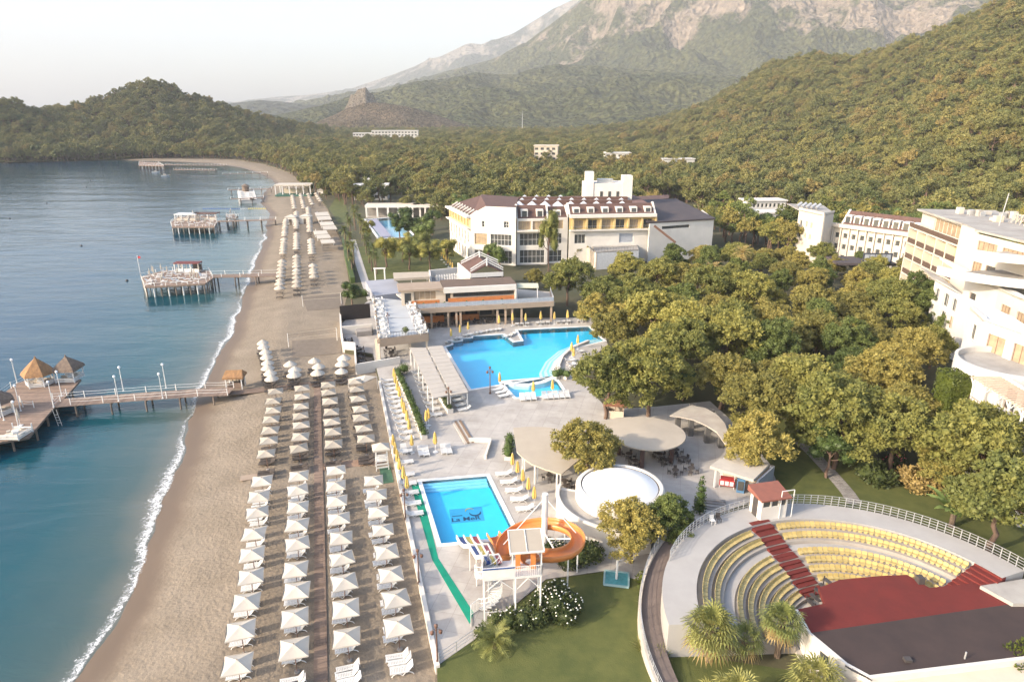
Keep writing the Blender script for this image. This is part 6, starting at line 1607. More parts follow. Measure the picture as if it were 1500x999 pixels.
def balustrade(parent, line, z, h, m=METAL, sp=0.5, glass=None):
    b = MB()
    for a, c in zip(line, line[1:]): b.bar((a.x, a.y, z + h), (c.x, c.y, z + h), 0.05, 0.05); b.bar((a.x, a.y, z + 0.1), (c.x, c.y, z + .1), 0.04, 0.04)
    b.build('rail_bar', m, parent)
    L = plen(line); n = max(2, int(L / sp)); b = MB()
    for i in range(n + 1):
        p = polyline_at(line, min(L - 1e-4, L * i / n))[0]; b.bar((p.x, p.y, z), (p.x, p.y, z + h), 0.03)
    b.build('balusters', m, parent)['kind'] = 'stuff'
    if glass:
        g = MB()
        for a, c in zip(line, line[1:]): g.quad((a.x, a.y, z + .12), (c.x, c.y, z + .12), (c.x, c.y, z + h - .05), (a.x, a.y, z + h - .05))
        g.build('rail_panel', glass, parent)
RAILPANEL = mat('grey_rail_panel', (0.36, 0.38, 0.42), 0.35, (0.30, 0.32, 0.36), 1.5)
# ------------------------------------------------------------------ restaurant with upper terrace
TZ = 4.5
rs = thing('restaurant', 'two-storey restaurant with open ground floor, upper terrace and orange wooden fronts', 'restaurant', (0, 0, 0))
ter = P2([(611, 454.5), (811, 443.5), (806, 428), (760, 424), (580, 431)], TZ)
MB().prism(ter, TZ - 0.25, TZ).build('terrace_floor', CONCRETE, rs)
MB().prism(strip([ter[0], ter[1]], 0.3), TZ - 0.75, TZ + 0.15).build('terrace_fascia', BEIGE, rs)
MB().prism(strip([ter[1], ter[2]], 0.3), TZ - 0.75, TZ + 0.15).build('terrace_fascia', BEIGE, rs)
balustrade(rs, [ter[0] + Vector((0, .2, 0)), ter[1] + Vector((0, .2, 0)), ter[2]], TZ + .15, 0.9, METAL, 0.8, RAILPANEL)
fd = (ter[1] - ter[0]).normalized(); fn = Vector((-fd.y, fd.x, 0)); FL = (ter[1] - ter[0]).length
for u in (0.10, 0.22, 0.28, 0.31, 0.58, 0.64, 0.69, 0.76, 0.985):
    p = ter[0] + fd * FL * u + fn * 0.25; MB().box(p.x - .2, p.x + .2, p.y - .2, p.y + .2, DZ, TZ - .75).build('column', BEIGE, rs)
p = ter[0] + fn * 6; q = ter[0] + fd * FL * 0.74 + fn * 6
facade(rs, p, q, DZ, TZ - .26, [(1.0 + i * 3.0, DZ + 0.4, 2.5, 2.4, 3, 2, DARK_METAL, GLASS) for i in range(int((q - p).length / 3.0 - .5))], BEIGE)
p = ter[0] + fn * 4.2 + fd * 0.5; MB().prism(strip([p, p + fd * 5.0], 0.3), DZ, DZ + 1.3).build('bar_counter', ORANGE_WOOD, rs)
p = ter[0] + fn * 4.2 + fd * 7.5; MB().prism(strip([p, p + fd * 5.0], 0.3), DZ, DZ + 1.2).build('bar_counter', ORANGE_WOOD, rs)
# upper storey
uf = ter[0] + fn * 3.6; U0 = uf - fd * 1.0; RZ_ = 7.7
def up(u, v): return ter[0] + fd * FL * u + fn * v
facade(rs, up(-0.10, 3.6), up(0.2, 3.6), TZ, RZ_ - 0.4, [(0.6, TZ + .2, 1.3, 2.2, 1, 1, DARK_METAL, GLASS), (2.4, TZ + .9, 4.3, 1.8, 4, 1, CREAM, CURTAIN)], CREAM)
facade(rs, up(0.2, 3.6), up(0.735, 3.6), TZ, RZ_ - 0.9, [(0.5, TZ + .3, 1.0, 1.9, 1, 1, DARK_METAL, GLASS), (2.0, TZ + 1.15, 12.2, 0.95, 12, 1, DARK_METAL, GLASS)], CREAM)
MB().prism([up(-0.12, 3.0), up(0.2, 3.0), up(0.2, 9), up(-0.12, 9)], RZ_ - 0.4, RZ_).build('roof', BEIGE, rs)
MB().prism([up(0.205, 2.6), up(0.74, 2.6), up(0.74, 3.2), up(0.205, 3.2)], RZ_ - 0.95, RZ_ + 0.1).build('white_fascia', WHITE_WALL, rs)
MB().prism([up(0.205, 3.21), up(0.75, 3.21), up(0.75, 10), up(0.205, 10)], RZ_ - 0.3, RZ_ + 0.02).build('roof', mat('brown_flat_roof', (0.14, 0.095, 0.07), 0.85, (0.11, 0.08, 0.06), 0.5), rs)
MB().prism(strip([up(-0.03, 2.4), up(0.17, 2.4)], 0.12), TZ + .1, TZ + 1.1).build('wooden_front', ORANGE_WOOD, rs)
MB().prism(strip([up(0.235, 2.9), up(0.725, 2.9)], 0.12), TZ + .1, TZ + 1.15).build('wooden_front', ORANGE_WOOD, rs)
MB().prism(strip([up(0.735, 2.5), up(0.735, 3.5)], 0.3), TZ, RZ_ - .9).build('end_wall', WHITE_WALL, rs)
for u in (0.05, 0.14, 0.2, 0.36, 0.48, 0.62):
    p = up(u, 1.0); MB().lathe([(0, 1.1), (0.32, .8), (0.26, 0.45), (0.18, .4), (.2, 0)], 8, (p.x, p.y)).build('potted_shrub', HEDGE_LEAF, rs).location = (0, 0, TZ)
k = thing('garden_canopy', 'pale flat canopy on posts at the end of the restaurant terrace', 'canopy', up(0.84, 4.6) + Vector((0, 0, 0)))
MB().box(-2.2, 2.2, -1.7, 1.7, TZ + 2.4 - k.location.z, TZ + 2.6 - k.location.z).build('roof', mat('pale_green_canvas', (0.55, 0.55, 0.42), 0.85), k)
for sx in (-2, 2):
    for sy in (-1.5, 1.5): MB().box(sx - .06, sx + .06, sy - .06, sy + .06, TZ - k.location.z, TZ + 2.4 - k.location.z).build('post', WHITE_PAINT, k)
# terrace tables: white table sets
def dining_set(m, tm, name='dining_set'):
    o = thing(name, 'x', 'table set'); MB().lathe([(0, .76), (.5, .76), (.5, .72), (0.06, .70), (.06, .05), (.3, 0)], 12).build('table', tm, o)
    for i in range(4):
        a = i * math.pi / 2 + .4; cx_, cy_ = math.cos(a) * .85, math.sin(a) * .85; b = MB(); d = Vector((math.cos(a), math.sin(a), 0)); s = Vector((-d.y, d.x, 0)); c = d * .85
        def bx(c, w, dpt, z0, z1): b.prism([c - d * dpt - s * w, c + d * dpt - s * w, c + d * dpt + s * w, c - d * dpt + s * w], z0, z1)
        bx(c, .22, .22, .40, .46); bx(c + d * .21, .22, .025, .46, .88)
        for e, f in ((-.18, -.18), (-.18, .18), (.18, -.18), (.18, .18)): bx(c + d * e + s * f, .025, .025, 0, .40)
        b.build('chair', m, o)
    return o
DSW = Proto(dining_set(WHITE_PLASTIC, WHITE_PAINT)); DSD = Proto(dining_set(DARK_METAL, DARK_BED))
wt_px = [(548, 436.5), (606, 442), (627, 490), (555.5, 498.5)]
wt = thing('roof_terrace', 'raised terrace with white floor, beige fascia and rows of white table sets', 'terrace', (0, 0, 0))
WT = P2(wt_px, TZ)
MB().prism(WT, TZ - .3, TZ).build('floor', mat('pale_terrace_floor', (0.40, 0.415, 0.43), 0.7, (0.36, 0.375, 0.39), .3), wt)
MB().prism(strip([WT[3], WT[2]], .3), TZ - 1.2, TZ + .15).build('fascia', BEIGE, wt); MB().prism(strip([WT[0], WT[3]], .3), TZ - 1.2, TZ + .14).build('fascia', BEIGE, wt); MB().prism(strip([WT[1], WT[2]], .3), TZ - 1.2, TZ + .13).build('fascia', BEIGE, wt)
balustrade(wt, [WT[0], WT[3], WT[2], WT[1]], TZ + .15, .9, DARK_METAL, .5)
for a, b in (((553, 527), 0), ((556.5, 535), 0), ((626, 520), 0), ((601, 520), 0)): p = G(*a, DZ); MB().box(p.x - .2, p.x + .2, p.y - .2, p.y + .2, DZ, TZ - .3).build('column', CREAM, wt)
for i in range(9):
    for (a, b), (c, d_) in (((553, 443), (563, 495)), ((601, 447), (619, 489))):
        p = G(lerp(a, c, i / 8), lerp(b, d_, i / 8), TZ); DSW(p, rnd.uniform(0, 1.5), 'white round table with four white chairs on the raised white terrace', 'white table sets of the raised terrace')
MB().prism(strip([G(552, 466, TZ), G(614, 466, TZ)], .12), TZ, TZ + .03).build('floor_joint', GREY_STONE, wt)
for a, b in ((569, 480), (606, 478)):
    k = DL(G(a, b, TZ), 0.4, 'small dark lantern post standing on the raised white terrace', 'terrace lantern posts', 0.75)
shrub('terrace_plant', 'potted green plant at the railing of the raised terrace', G(594, 490, TZ), [(0, 0, .7, .55)], SHRUB_LEAF, .2, 60)
for a, b in ((571, 517), (573, 524), (575, 531), (648, 479), (668, 477), (682, 475.5), (700, 474.5), (716, 473.5), (630, 481)):
    DSD(G(a, b, DZ), rnd.uniform(0, 1.5), 'dark table set with four chairs in front of the restaurant ground floor', 'dark table sets of the restaurant')
# beach bar corner: lower terrace with white parapets
bb = thing('beach_bar_terrace', 'white-walled lower terrace with stone counter beside the beach', 'terrace', (0, 0, 0))
for pxs, z1 in (([(500, 490), (546, 486)], 1.5), ([(500, 490), (503, 512)], 1.3), ([(503, 512), (520, 513), (522, 544)], 1.4), ([(522, 544), (586, 533)], 1.2), ([(500, 490), (499, 468)], 1.3)):
    MB().prism(strip(P2(pxs, DZ), .3), -.2, DZ + z1).build('parapet', WHITE_WALL, bb)
MB().prism(strip(P2([(499, 470), (543, 466)], DZ), .15), DZ, DZ + 3.0).build('dark_screen', mat('black_screen', (0.02, 0.016, 0.016), .8), bb)
MB().prism(P2([(521, 490), (533, 485), (545, 484), (545, 492), (523, 494)], DZ), DZ, DZ + .95).build('stone_counter', GREY_STONE, bb)
for a, b in ((511, 502), (512, 508), (526, 514), (527, 520), (528, 527), (530, 534)): DSD(G(a, b, DZ), rnd.uniform(0, 1), 'dark table set on the lower terrace beside the beach bar', 'dark table sets of the beach bar', .8)
br = thing('shade_sail', 'small cream shade sail stretched beside the beach bar parapet', 'shade sail', G(535, 556, 2.2)); P = [G(510, 556, 2.0) - br.location, G(535, 550, 2.6) - br.location, G(552, 552, 2.2) - br.location, G(530, 562, 1.9) - br.location]
MB().add([p for p in P] + [p - Vector((0, 0, .03)) for p in P], [(0, 1, 2, 3), (7, 6, 5, 4), (0, 4, 5, 1), (1, 5, 6, 2), (2, 6, 7, 3), (3, 7, 4, 0)]).build('sail', CANVAS, br)
for p in (P[0], P[2]): MB().tube([p - Vector((0, 0, 2.0)), p], .04, 6).build('pole', WHITE_PAINT, br)

# gabled pavilion behind the restaurant
GZ = 6.2
gp = thing('gabled_pavilion', 'dark gabled pavilion roof with exposed white roof frames', 'pavilion', G(706, 400, GZ)); go_ = gp.location.copy(); 
f0, f1, ap = G(689, 401.5, GZ), G(737, 399, GZ), None
b0, b1 = G(671, 386, GZ), G(727, 384.5, GZ)
mid = (f0 + f1) / 2; mid.z = GZ + 1.9; bm_ = (b0 + b1) / 2; bm_.z = GZ + 1.9
r_ = MB(); vs = [f0, f1, mid, b0, b1, bm_]; vs = [v - go_ for v in vs]; vs += [v - Vector((0, 0, .25)) for v in vs]
r_.add(vs, [(0, 2, 5, 3), (1, 4, 5, 2), (6, 9, 11, 8), (7, 8, 11, 10), (3, 5, 11, 9), (5, 4, 10, 11), (0, 3, 9, 6), (1, 7, 10, 4), (0, 6, 8, 2), (2, 8, 7, 1)]); r_.build('roof', BROWN_ROOF, gp)
for t in (0.0, 0.75):
    a, c, m = f0.lerp(b0, t) - go_, f1.lerp(b1, t) - go_, mid.lerp(bm_, t) - go_
    for k, dz in ((0, .5), (1, 1.0)):
        MB().bar(a + Vector((0, 0, dz)), m + Vector((0, 0, dz + .2)), .16, .22).build('white_frame', WHITE_PAINT, gp); MB().bar(c + Vector((0, 0, dz)), m + Vector((0, 0, dz + .2)), .16, .22).build('white_frame', WHITE_PAINT, gp)
    MB().bar(m - Vector((0, 0, .3)), m + Vector((0, 0, 1.4)), .3).build('king_post', WHITE_PAINT, gp)
MB().prism([p - go_ for p in strip([f0, f1], .3)], -0.9, 0.05).build('front_fascia', WHITE_PAINT, gp)
MB().prism([p - go_ for p in strip([f0, b0], .3)], -5.2, 0.08).build('side_wall', WHITE_WALL, gp)
for t in (0.03, .5, .97): p = f0.lerp(f1, t) - go_; MB().box(p.x - .15, p.x + .15, p.y - .15 + .6, p.y + .45, -5.5, -.9).build('column', WHITE_PAINT, gp)
MB().prism([p - go_ + Vector((0, 2.5, 0)) for p in strip([f0, f1], .3)], -5.2, -.9).build('painted_shade_panel', DARK_METAL, gp)  # dark-coloured panel stands in for the shade under the open roof
# play pit with white pickets, flat canopies, frame gate
pt = thing('picket_enclosure', 'sunken grey enclosure with a row of white pickets', 'enclosure', G(652, 406, 3)); po = pt.location.copy()
for pxs in ([(629, 398), (671, 394)], [(629, 398), (632, 418)], [(632, 418), (676, 415)]): MB().prism([p - po for p in strip(P2(pxs, 3), .4)], -2.5, .3).build('wall', WHITE_WALL, pt)
MB().prism([p - po for p in P2([(630, 399), (671, 395), (675, 415), (632, 418)], 3)], -2.5, -1.6).build('floor', GREY_STONE, pt)
for i in range(9): p = G(640 + i * 3.7, 414 - i * .3, 2.2) - po; MB().add([(p.x - .22, p.y, -1.6), (p.x + .22, p.y, -1.6), (p.x + .22, p.y, .7), (p.x, p.y, 1.1), (p.x - .22, p.y, .7), (p.x - .22, p.y + .1, -1.6), (p.x + .22, p.y + .1, -1.6), (p.x + .22, p.y + .1, .7), (p.x, p.y + .1, 1.1), (p.x - .22, p.y + .1, .7)], [(0, 1, 2, 3, 4), (9, 8, 7, 6, 5), (1, 6, 7, 2), (2, 7, 8, 3), (3, 8, 9, 4), (4, 9, 5, 0)]).build('picket', WHITE_PAINT, pt)
canopy_slab('flat_canopy', [(576, 400), (627, 398.5), (629, 406), (577, 409)], 4.6, .5, SHADE_CANVAS, 'long flat beige canopy behind the raised terrace', [(580, 424), (626, 421), (603, 422)])
kf = thing('frame_gate', 'white rectangular frame gate over the garden path', 'gate', G(550, 412, LZ)); 
w_ = G(564, 411.5, LZ) - kf.location
for p in (Vector((0, 0, 0)), w_): MB().bar(p, p + Vector((0, 0, 3)), .3).build('post', WHITE_PAINT, kf)
MB().bar(Vector((-.3, 0, 3.1)), w_ + Vector((.3, 0, 3.1)), .35, .3).build('beam', WHITE_PAINT, kf)
struct(MB().prism(P2([(535, 412), (576, 409), (600, 428), (548, 434)], 2.6), LZ - .2, 2.6).build('lounge_terrace', mat('blue_grey_paving', (0.26, 0.27, 0.31), .8, (.3, .31, .35), .3)))
struct(MB().prism(P2([(511, 352), (521, 352), (530, 380), (548, 437), (538, 440), (523, 395)], DZ), LZ - .1, DZ + .004).build('path', mat('path_paving', (0.42, 0.40, 0.38), .8, (.36, .34, .32), .4)))
tag(MB().prism(strip(P2([(504, 355), (508, 380), (517, 415)], DZ), 1.1), LZ, DZ + 1.3).build('hedge', HEDGE_LEAF), 'clipped hedge along the garden path above the beach', 'hedge')

# ------------------------------------------------------------------ canopies, dome, kiosk on the plaza
canopy_slab('fan_canopy', [(752, 627), (772, 625.5), (800, 626), (832, 630), (860, 638), (872, 650), (850, 672), (822, 695), (800, 688), (779, 680), (766, 671), (757, 662)], 3.5, .14, SHADE_CANVAS, 'fan-shaped beige canopy on white posts between the hedge box and the pine',
            [(765, 690), (783, 709), (787, 708), (815, 728), (820, 727), (768, 691)])
def disc_px(cx, cy_, rx, z, n=40): c = G(cx, cy_, z); r = (G(cx + rx, cy_, z) - c).length; return [c + Vector((r * math.cos(2 * math.pi * i / n), r * math.sin(2 * math.pi * i / n), 0)) for i in range(n)], c, r
P, c, r = disc_px(948, 634, 55, 3.6)
oc = thing('round_canopy', 'large round beige canopy over the plaza tables', 'canopy', (c.x, c.y, DZ)); 
MB().lathe([(0, 3.25), (r, 3.0), (r, 2.85), (0, 2.95)], 48).build('roof', SHADE_CANVAS, oc)
for a in (-1.9, -.6, .6, 1.9, 3.1): MB().box(r * .72 * math.cos(a) - .22, r * .72 * math.cos(a) + .22, r * .72 * math.sin(a) - .22, r * .72 * math.sin(a) + .22, 0, 2.92).build('column', mat('dark_brown_column', (.10, .06, .05), .7), oc)
canopy_slab('strip_canopy', [(832, 630), (868, 621), (905, 612), (925, 611), (900, 622), (893, 640), (872, 650), (858, 637)], 3.45, .14, SHADE_CANVAS, 'narrow beige canopy strip joining the fan canopy to the round one', [(860, 655), (885, 650)])
P, c, r = disc_px(908, 712, 57, 4.3)
dm = thing('dome_building', 'round white building with a shallow white dome and black ring', 'building', (c.x, c.y, DZ)); zt_ = 4.3 - DZ
MB().lathe([(r * 1.13, 0), (r * 1.13, zt_ - .05), (r * 1.09, zt_ + .12), (r * 1.0, zt_ + .12), (r * 1.0, zt_ - .02), (r * .98, zt_ - .02)], 64).build('wall', WHITE_WALL, dm)
MB().lathe([(r * 1.0, zt_ - .01), (r * .985, zt_ + .03), (r * .97, zt_ - .01)], 64).build('black_ring', DARK_METAL, dm)
MB().lathe([(0, zt_ + .95), (r * .25, zt_ + .90), (r * .5, zt_ + .74), (r * .75, zt_ + .44), (r * .97, zt_ + .0)], 64).build('dome', mat('white_dome', (.80, .79, .78), .4, (.74, .73, .72), .3), dm, True)
MB().lathe([(r * 1.13, 2.3), (r * 1.55, 2.3), (r * 1.55, 2.75), (r * 1.62, 2.75), (r * 1.62, 0)], 40, (0, 0), R(160), R(290)).build('lower_roof', WHITE_WALL, dm)
MB().lathe([(r * 1.14, 2.32), (r * 1.54, 2.32)], 40, (0, 0), R(165), R(288)).build('gravel_roof', GREY_ROOF, dm)
MB().lathe([(r * 1.64, 0.4), (r * 1.64, 1.8)], 6, (0, 0), R(205), R(222)).build('window', GLASS, dm)
for px, py in ((965, 668), (975, 677), (990, 662), (1001, 674), (989, 692), (1012, 689), (930, 678), (921, 668), (827, 708), (805, 700), (830, 715)):
    DSD(G(px, py + 3, DZ), rnd.uniform(0, 1.5), 'dark table set with four chairs on the plaza by the round canopy', 'dark table sets of the plaza', .82)
# curved pergola
cpg = [(981, 609), (997, 611), (1016, 615), (1034, 623), (1050, 633), (1064, 653), (1068, 640), (1062, 620), (1050, 607), (1034, 598), (1013, 594), (998, 599)]
o = canopy_slab('curved_pergola', cpg, 3.2, .16, mat('pale_concrete_roof', (.42, .38, .32), .85, (.33, .29, .25), .5), 'curved concrete pergola with dark square columns under the pines', [])
for a, b in ((1011, 638), (1035, 648), (1055, 655), (992, 632), (1040, 625), (1012, 617)): p = G(a, b, DZ) - o.location; MB().box(p.x - .32, p.x + .32, p.y - .32, p.y + .32, 0, 3.2 - DZ - .16).build('column', mat('dark_grey_column', (.11, .105, .10), .8), o)
# small hut with brown roof
k = thing('garden_hut', 'small wooden hut with brown roof between the pine trunks', 'hut', G(901, 610, DZ), R(-8))
for x0, x1, y0, y1, z1 in ((-1.1, 1.1, -.9, -.8, 1.1), (-1.1, 1.1, .8, .9, 2.0), (-1.1, -1, -.8, .8, 1.1), (1, 1.1, -.8, .8, 2.0)): MB().box(x0, x1, y0, y1, 0, z1).build('wall', CREAM, k)
for x in (-1.05, 0, 1.05): MB().box(x - .06, x + .06, -.88, -.76, 1.1, 2.0).build('post', WOOD, k)
MB().add([(-1.5, -1.3, 1.95), (1.5, -1.3, 1.95), (1.5, 1.3, 1.95), (-1.5, 1.3, 1.95), (-1.1, 0, 2.7), (1.1, 0, 2.7)], [(0, 1, 5, 4), (2, 3, 4, 5), (1, 2, 5), (3, 0, 4), (3, 2, 1, 0)]).build('roof', mat('hut_roof', (.22, .10, .06), .85, (.17, .08, .05), 1.5), k)
# snack kiosk
ko = canopy_slab('snack_kiosk', [(1040, 683), (1055, 671.5), (1127, 680), (1104, 703)], 3.3, .3, mat('kiosk_roof', (.46, .42, .36), .8, (.40, .36, .31), .6), 'open snack kiosk with pale flat roof under the leaning pine', [(1046, 714), (1058, 699), (1125, 712)], 'kiosk', WHITE_PAINT)
P = [G(a, b, DZ) - ko.location for a, b in ((1058, 700), (1130, 710), (1106, 733))]
MB().prism(strip([P[0], P[1]], .2), 0, 2.35).build('back_wall', CREAM, ko); MB().prism(strip([P[1], P[2]], .2), 0, 2.35).build('glass_side', RAILPANEL, ko)
k = thing('snack_cart', 'red and white snack cart with striped awning in front of the kiosk', 'cart', G(1064, 713, DZ), R(-18))
MB().box(-.8, .8, -.45, .45, .3, 1.05).build('body', mat('red_cart', (.45, .04, .04), .5), k)
for i in range(6): MB().box(-.95 + i * .3167, -.95 + (i + 1) * .3167 - .004, -.7, .6, 2.0, 2.06).build('awning_stripe', MATS['red_cart'] if i % 2 else WHITE_PAINT, k)
for sx in (-.75, .75):
    for sy in (-.4, .4): MB().box(sx - .03, sx + .03, sy - .03, sy + .03, 0, 2.0).build('post', WHITE_PAINT, k)
for i in range(3): MB().box(-.7 + i * .5, -.3 + i * .5, -.5, -.455, .4, .9).build('poster', WHITE_PAINT, k)
k = thing('drinks_cooler', 'blue drinks cooler standing at the kiosk post', 'cooler', G(1084, 720, DZ), R(-18)); MB().box(-.4, .4, -.35, .35, 0, 1.7).build('body', mat('cooler_blue', (.10, .22, .38), .4), k); MB().box(-.33, .33, -.37, -.352, .3, 1.4).build('door', GLASS, k)
shrub('cypress', 'slim dark cypress beside the amphitheatre railing', G(1024, 752, LZ), [(0, 0, .6, .62), (0, 0, 1.3, .6), (0, 0, 2.1, .52), (0, 0, 2.9, .42), (0, 0, 3.6, .3), (0, 0, 4.2, .18)], HEDGE_LEAF, .16, 70, cat='tree')
for k_ in range(4):
    pass
so_ = thing('plaza_steps', 'grey stone steps between the plaza and the amphitheatre railing', 'steps', G(1040, 740, DZ), R(-12))
for i in range(4): MB().box(-1.6, 1.6, -1.0 + i * .45, -.56 + i * .45, -.1, .08 + .1 * i).build('step', GREY_STONE, so_)
# stepping-stone path through the lawn
pth = [(1172, 648), (1190, 664), (1208, 683), (1226, 703), (1242, 722), (1252, 737)]
ps = struct(MB().prism(strip(P2(pth, LZ + .02), 1.55), LZ - .1, LZ + .03).build('garden_path', mat('path_gravel', (.24, .22, .20), .9, (.18, .165, .15), 1.2, .02, 6)))
L = plen(P2(pth)); d_ = .5; line = P2(pth, LZ)
while d_ < L:
    p, t = polyline_at(line, d_); nn = Vector((-t.y, t.x, 0))
    for s in (-.48, .0, .48):
        q = p + nn * s; w_, h_ = rnd.uniform(.20, .25), rnd.uniform(.24, .32); a = math.atan2(t.y, t.x) + rnd.uniform(-.2, .2)
        link('paving_stone', STONE_ME if 'STONE_ME' in globals() else None, ps) if False else None
        o = link('paving_stone', bpy.data.meshes.get('paving_stone') or MB().prism([(-1, -.7), (-.3, -1), (.7, -.9), (1, .1), (.6, 1), (-.6, .9), (-1, .3)], 0, 1).mesh('paving_stone', GREY_STONE), ps, (q.x, q.y, LZ + .025), a); o.scale = (h_, w_, .035)
    d_ += .62
# ------------------------------------------------------------------ main hotel, yellow and white
def Pz(x, y): return Vector((x, y, 0))
ht = thing('hotel', 'white and yellow hotel with brown roofs, dormers and tall windows beside the restaurant', 'hotel', (0, 0, 0))
C0 = Pz(-11.2, 186.0); C1 = Pz(1.0, 182.5); CB = Pz(-19.0, 208.5)
Zg, Z1, Z2, Z3, Zr = LZ, 5.3, 9.8, 12.9, 16.2
# left flank
sl = (C0 - CB).length
facade(ht, CB, C0, Zg, Z2, [(1.6 + i * 3.1, z, 1.3, h, 1, 2, WHITE_PAINT, GLASS) for i in range(7) for z, h in ((1.2, 3.0), (5.9, 2.9))], WHITE_WALL)
facade(ht, CB, C0, Z2 + .35, Z3, [(0.8 + i * 3.2, Z2 + .5, 2.6, 1.9, 3, 1, YELLOW_WALL, CURTAIN) for i in range(7)], YELLOW_WALL)
dn = (C0 - CB).normalized(); on = Vector((dn.y, -dn.x, 0))
prism_part(ht, strip([CB + on * .45, C0 + on * .45], 1.3), Z2, Z2 + .35, WHITE_WALL, 'balcony_slab')
for i in range(5): p = CB.lerp(C0, (i + .5) / 5) + on * 1.0; balustrade(ht, [p - dn * .9, p + dn * .9], 5.6, .9, DARK_METAL, .3)
prism_part(ht, strip([CB + on * .5, C0 + on * .5], 1.5), Z3, Z3 + .5, WHITE_WALL, 'cornice')
for i in range(8):                                         # white fins on the eave
    p = CB.lerp(C0, (i + .5) / 8); q = p - on * 2.2
    MB().add([p + Vector((0, 0, Z3 + .5)), q + Vector((0, 0, Z3 + 1.9)), q + Vector((0, 0, Z3 + .5))] + [v + dn * .5 for v in (p + Vector((0, 0, Z3 + .5)), q + Vector((0, 0, Z3 + 1.9)), q + Vector((0, 0, Z3 + .5)))], [(0, 1, 2), (5, 4, 3), (0, 3, 4, 1), (1, 4, 5, 2), (2, 5, 3, 0)]).build('eave_fin', WHITE_WALL, ht)
# gable block front
L0 = (C1 - C0).length; fd_ = (C1 - C0).normalized(); fi = Vector((-fd_.y, fd_.x, 0))
facade(ht, C0, C1, Zg, Z2, [(1.0, 5.9, 3.6, 3.0, 4, 1, YELLOW_WALL, CURTAIN), (5.6, 5.9, 5.9, 3.0, 6, 2, WHITE_PAINT, GLASS), (6.2, 1.0, 5.4, 3.5, 5, 2, WHITE_PAINT, GLASS), (1.0, 1.0, 4.2, 3.4, 4, 2, WHITE_PAINT, GLASS)], WHITE_WALL)
gv = [(0, Z2), (L0, Z2), (L0, Zr), (4.2, Zr), (0, Z3 + 1.0)]
hl = [[(3.2, Z2 + .9), (3.9, Z2 + .9), (3.9, Z2 + 2.5), (3.2, Z2 + 2.5)], [(9.4, Z2 + .9), (10.7, Z2 + .9), (10.7, Z2 + 2.6), (9.4, Z2 + 2.6)]]
v, tr = fill([gv] + hl); b = MB(); n = len(v); PP = lambda u, z, k: (C0.x + fd_.x * u + fi.x * k, C0.y + fd_.y * u + fi.y * k, z)
b.add([PP(p.x, p.y, -.004) for p in v] + [PP(p.x, p.y, .35) for p in v], [tuple(t) for t in tr] + [tuple(i + n for i in reversed(t)) for t in tr])
for q in [gv] + hl: k = len(q); b.add([PP(*p, -.004) for p in q] + [PP(*p, .35) for p in q], [(i, (i + 1) % k, (i + 1) % k + k, i + k) for i in range(k)])
b.build('gable_wall', WHITE_WALL, ht)
fz = math.atan2(fd_.y, fd_.x)
window_obj(ht, .7, 1.6, 1, 2, PP(3.2, Z2 + .9, .25), fz); window_obj(ht, 1.3, 1.7, 2, 2, PP(9.4, Z2 + .9, .25), fz)
# second bay with tall glazing
D1 = Pz(9.6, 184.4); C1b = C1 + Vector((.3, 1.2, 0))
facade(ht, C1b, D1, Zg, Z2, [(.8, 1.0, 6.8, 3.6, 6, 2, WHITE_PAINT, GLASS), (.8, 5.8, 6.8, 3.3, 6, 2, WHITE_PAINT, GLASS)], WHITE_WALL)
facade(ht, C1b, D1, Z2, Z3 + .2, [(.4, Z2 + .3, 3.4, 2.3, 3, 1, YELLOW_WALL, CURTAIN), (4.3, Z2 + .3, 3.6, 2.3, 3, 1, YELLOW_WALL, CURTAIN)], WHITE_WALL)
E1 = Pz(15.2, 186.4)
facade(ht, D1 + Vector((0, 1, 0)), E1, Zg, Z3 + .2, [(.5, 6.0, 3.6, 2.8, 4, 2, WHITE_PAINT, GLASS), (.6, Z2 + .3, 3.8, 2.3, 3, 1, YELLOW_WALL, CURTAIN), (.6, 1, 3.6, 3.2, 3, 2, WHITE_PAINT, GLASS)], WHITE_WALL)
prism_part(ht, strip([C1b - Vector((0, .5, 0)), D1 - Vector((0, .5, 0))], 1.4), Z2 - .1, Z2 + .2, WHITE_WALL, 'balcony_slab')
# right wing
E2 = Pz(15.6, 185.6); F1 = Pz(39.4, 188.4); wl_ = (F1 - E2).length; wd = (F1 - E2).normalized(); wi = Vector((-wd.y, wd.x, 0))
facade(ht, E2, F1, Z2, Z3 + .2, [(1.2 + i * 3.85, Z2 + .25, 2.6, 2.4, 2, 1, YELLOW_WALL, GLASS if i % 2 else CURTAIN) for i in range(6)], YELLOW_WALL)
facade(ht, E2, F1, Zg, Z2, [(1.5, 6.0, 3.0, 2.5, 3, 1, WHITE_PAINT, GLASS), (14, 6.0, 4, 2.6, 1, 1, WHITE_PAINT, RAILPANEL)], WHITE_WALL)
for i in range(7): p = E2 + wd * (0.6 + i * 3.85) - wi * .35; prism_part(ht, strip([p, p + wd * .5], .7), Z2, Z3 + .2, YELLOW_WALL, 'bay_pier')
prism_part(ht, strip([E2 - wi * .5, F1 - wi * .5], 1.3), Z2 - .25, Z2 + .1, WHITE_WALL, 'balcony_slab'); balustrade(ht, [E2 - wi * 1.0, F1 - wi * 1.0], Z2 + .1, .95, METAL, .6)
prism_part(ht, strip([E2 - wi * .3, F1 - wi * .3], 1.6), Z3 + .2, Z3 + 1.0, WHITE_WALL, 'cornice')
prism_part(ht, strip([F1, F1 + wi * 14], .4), Zg, Z3 + .2, WHITE_WALL, 'end_wall')
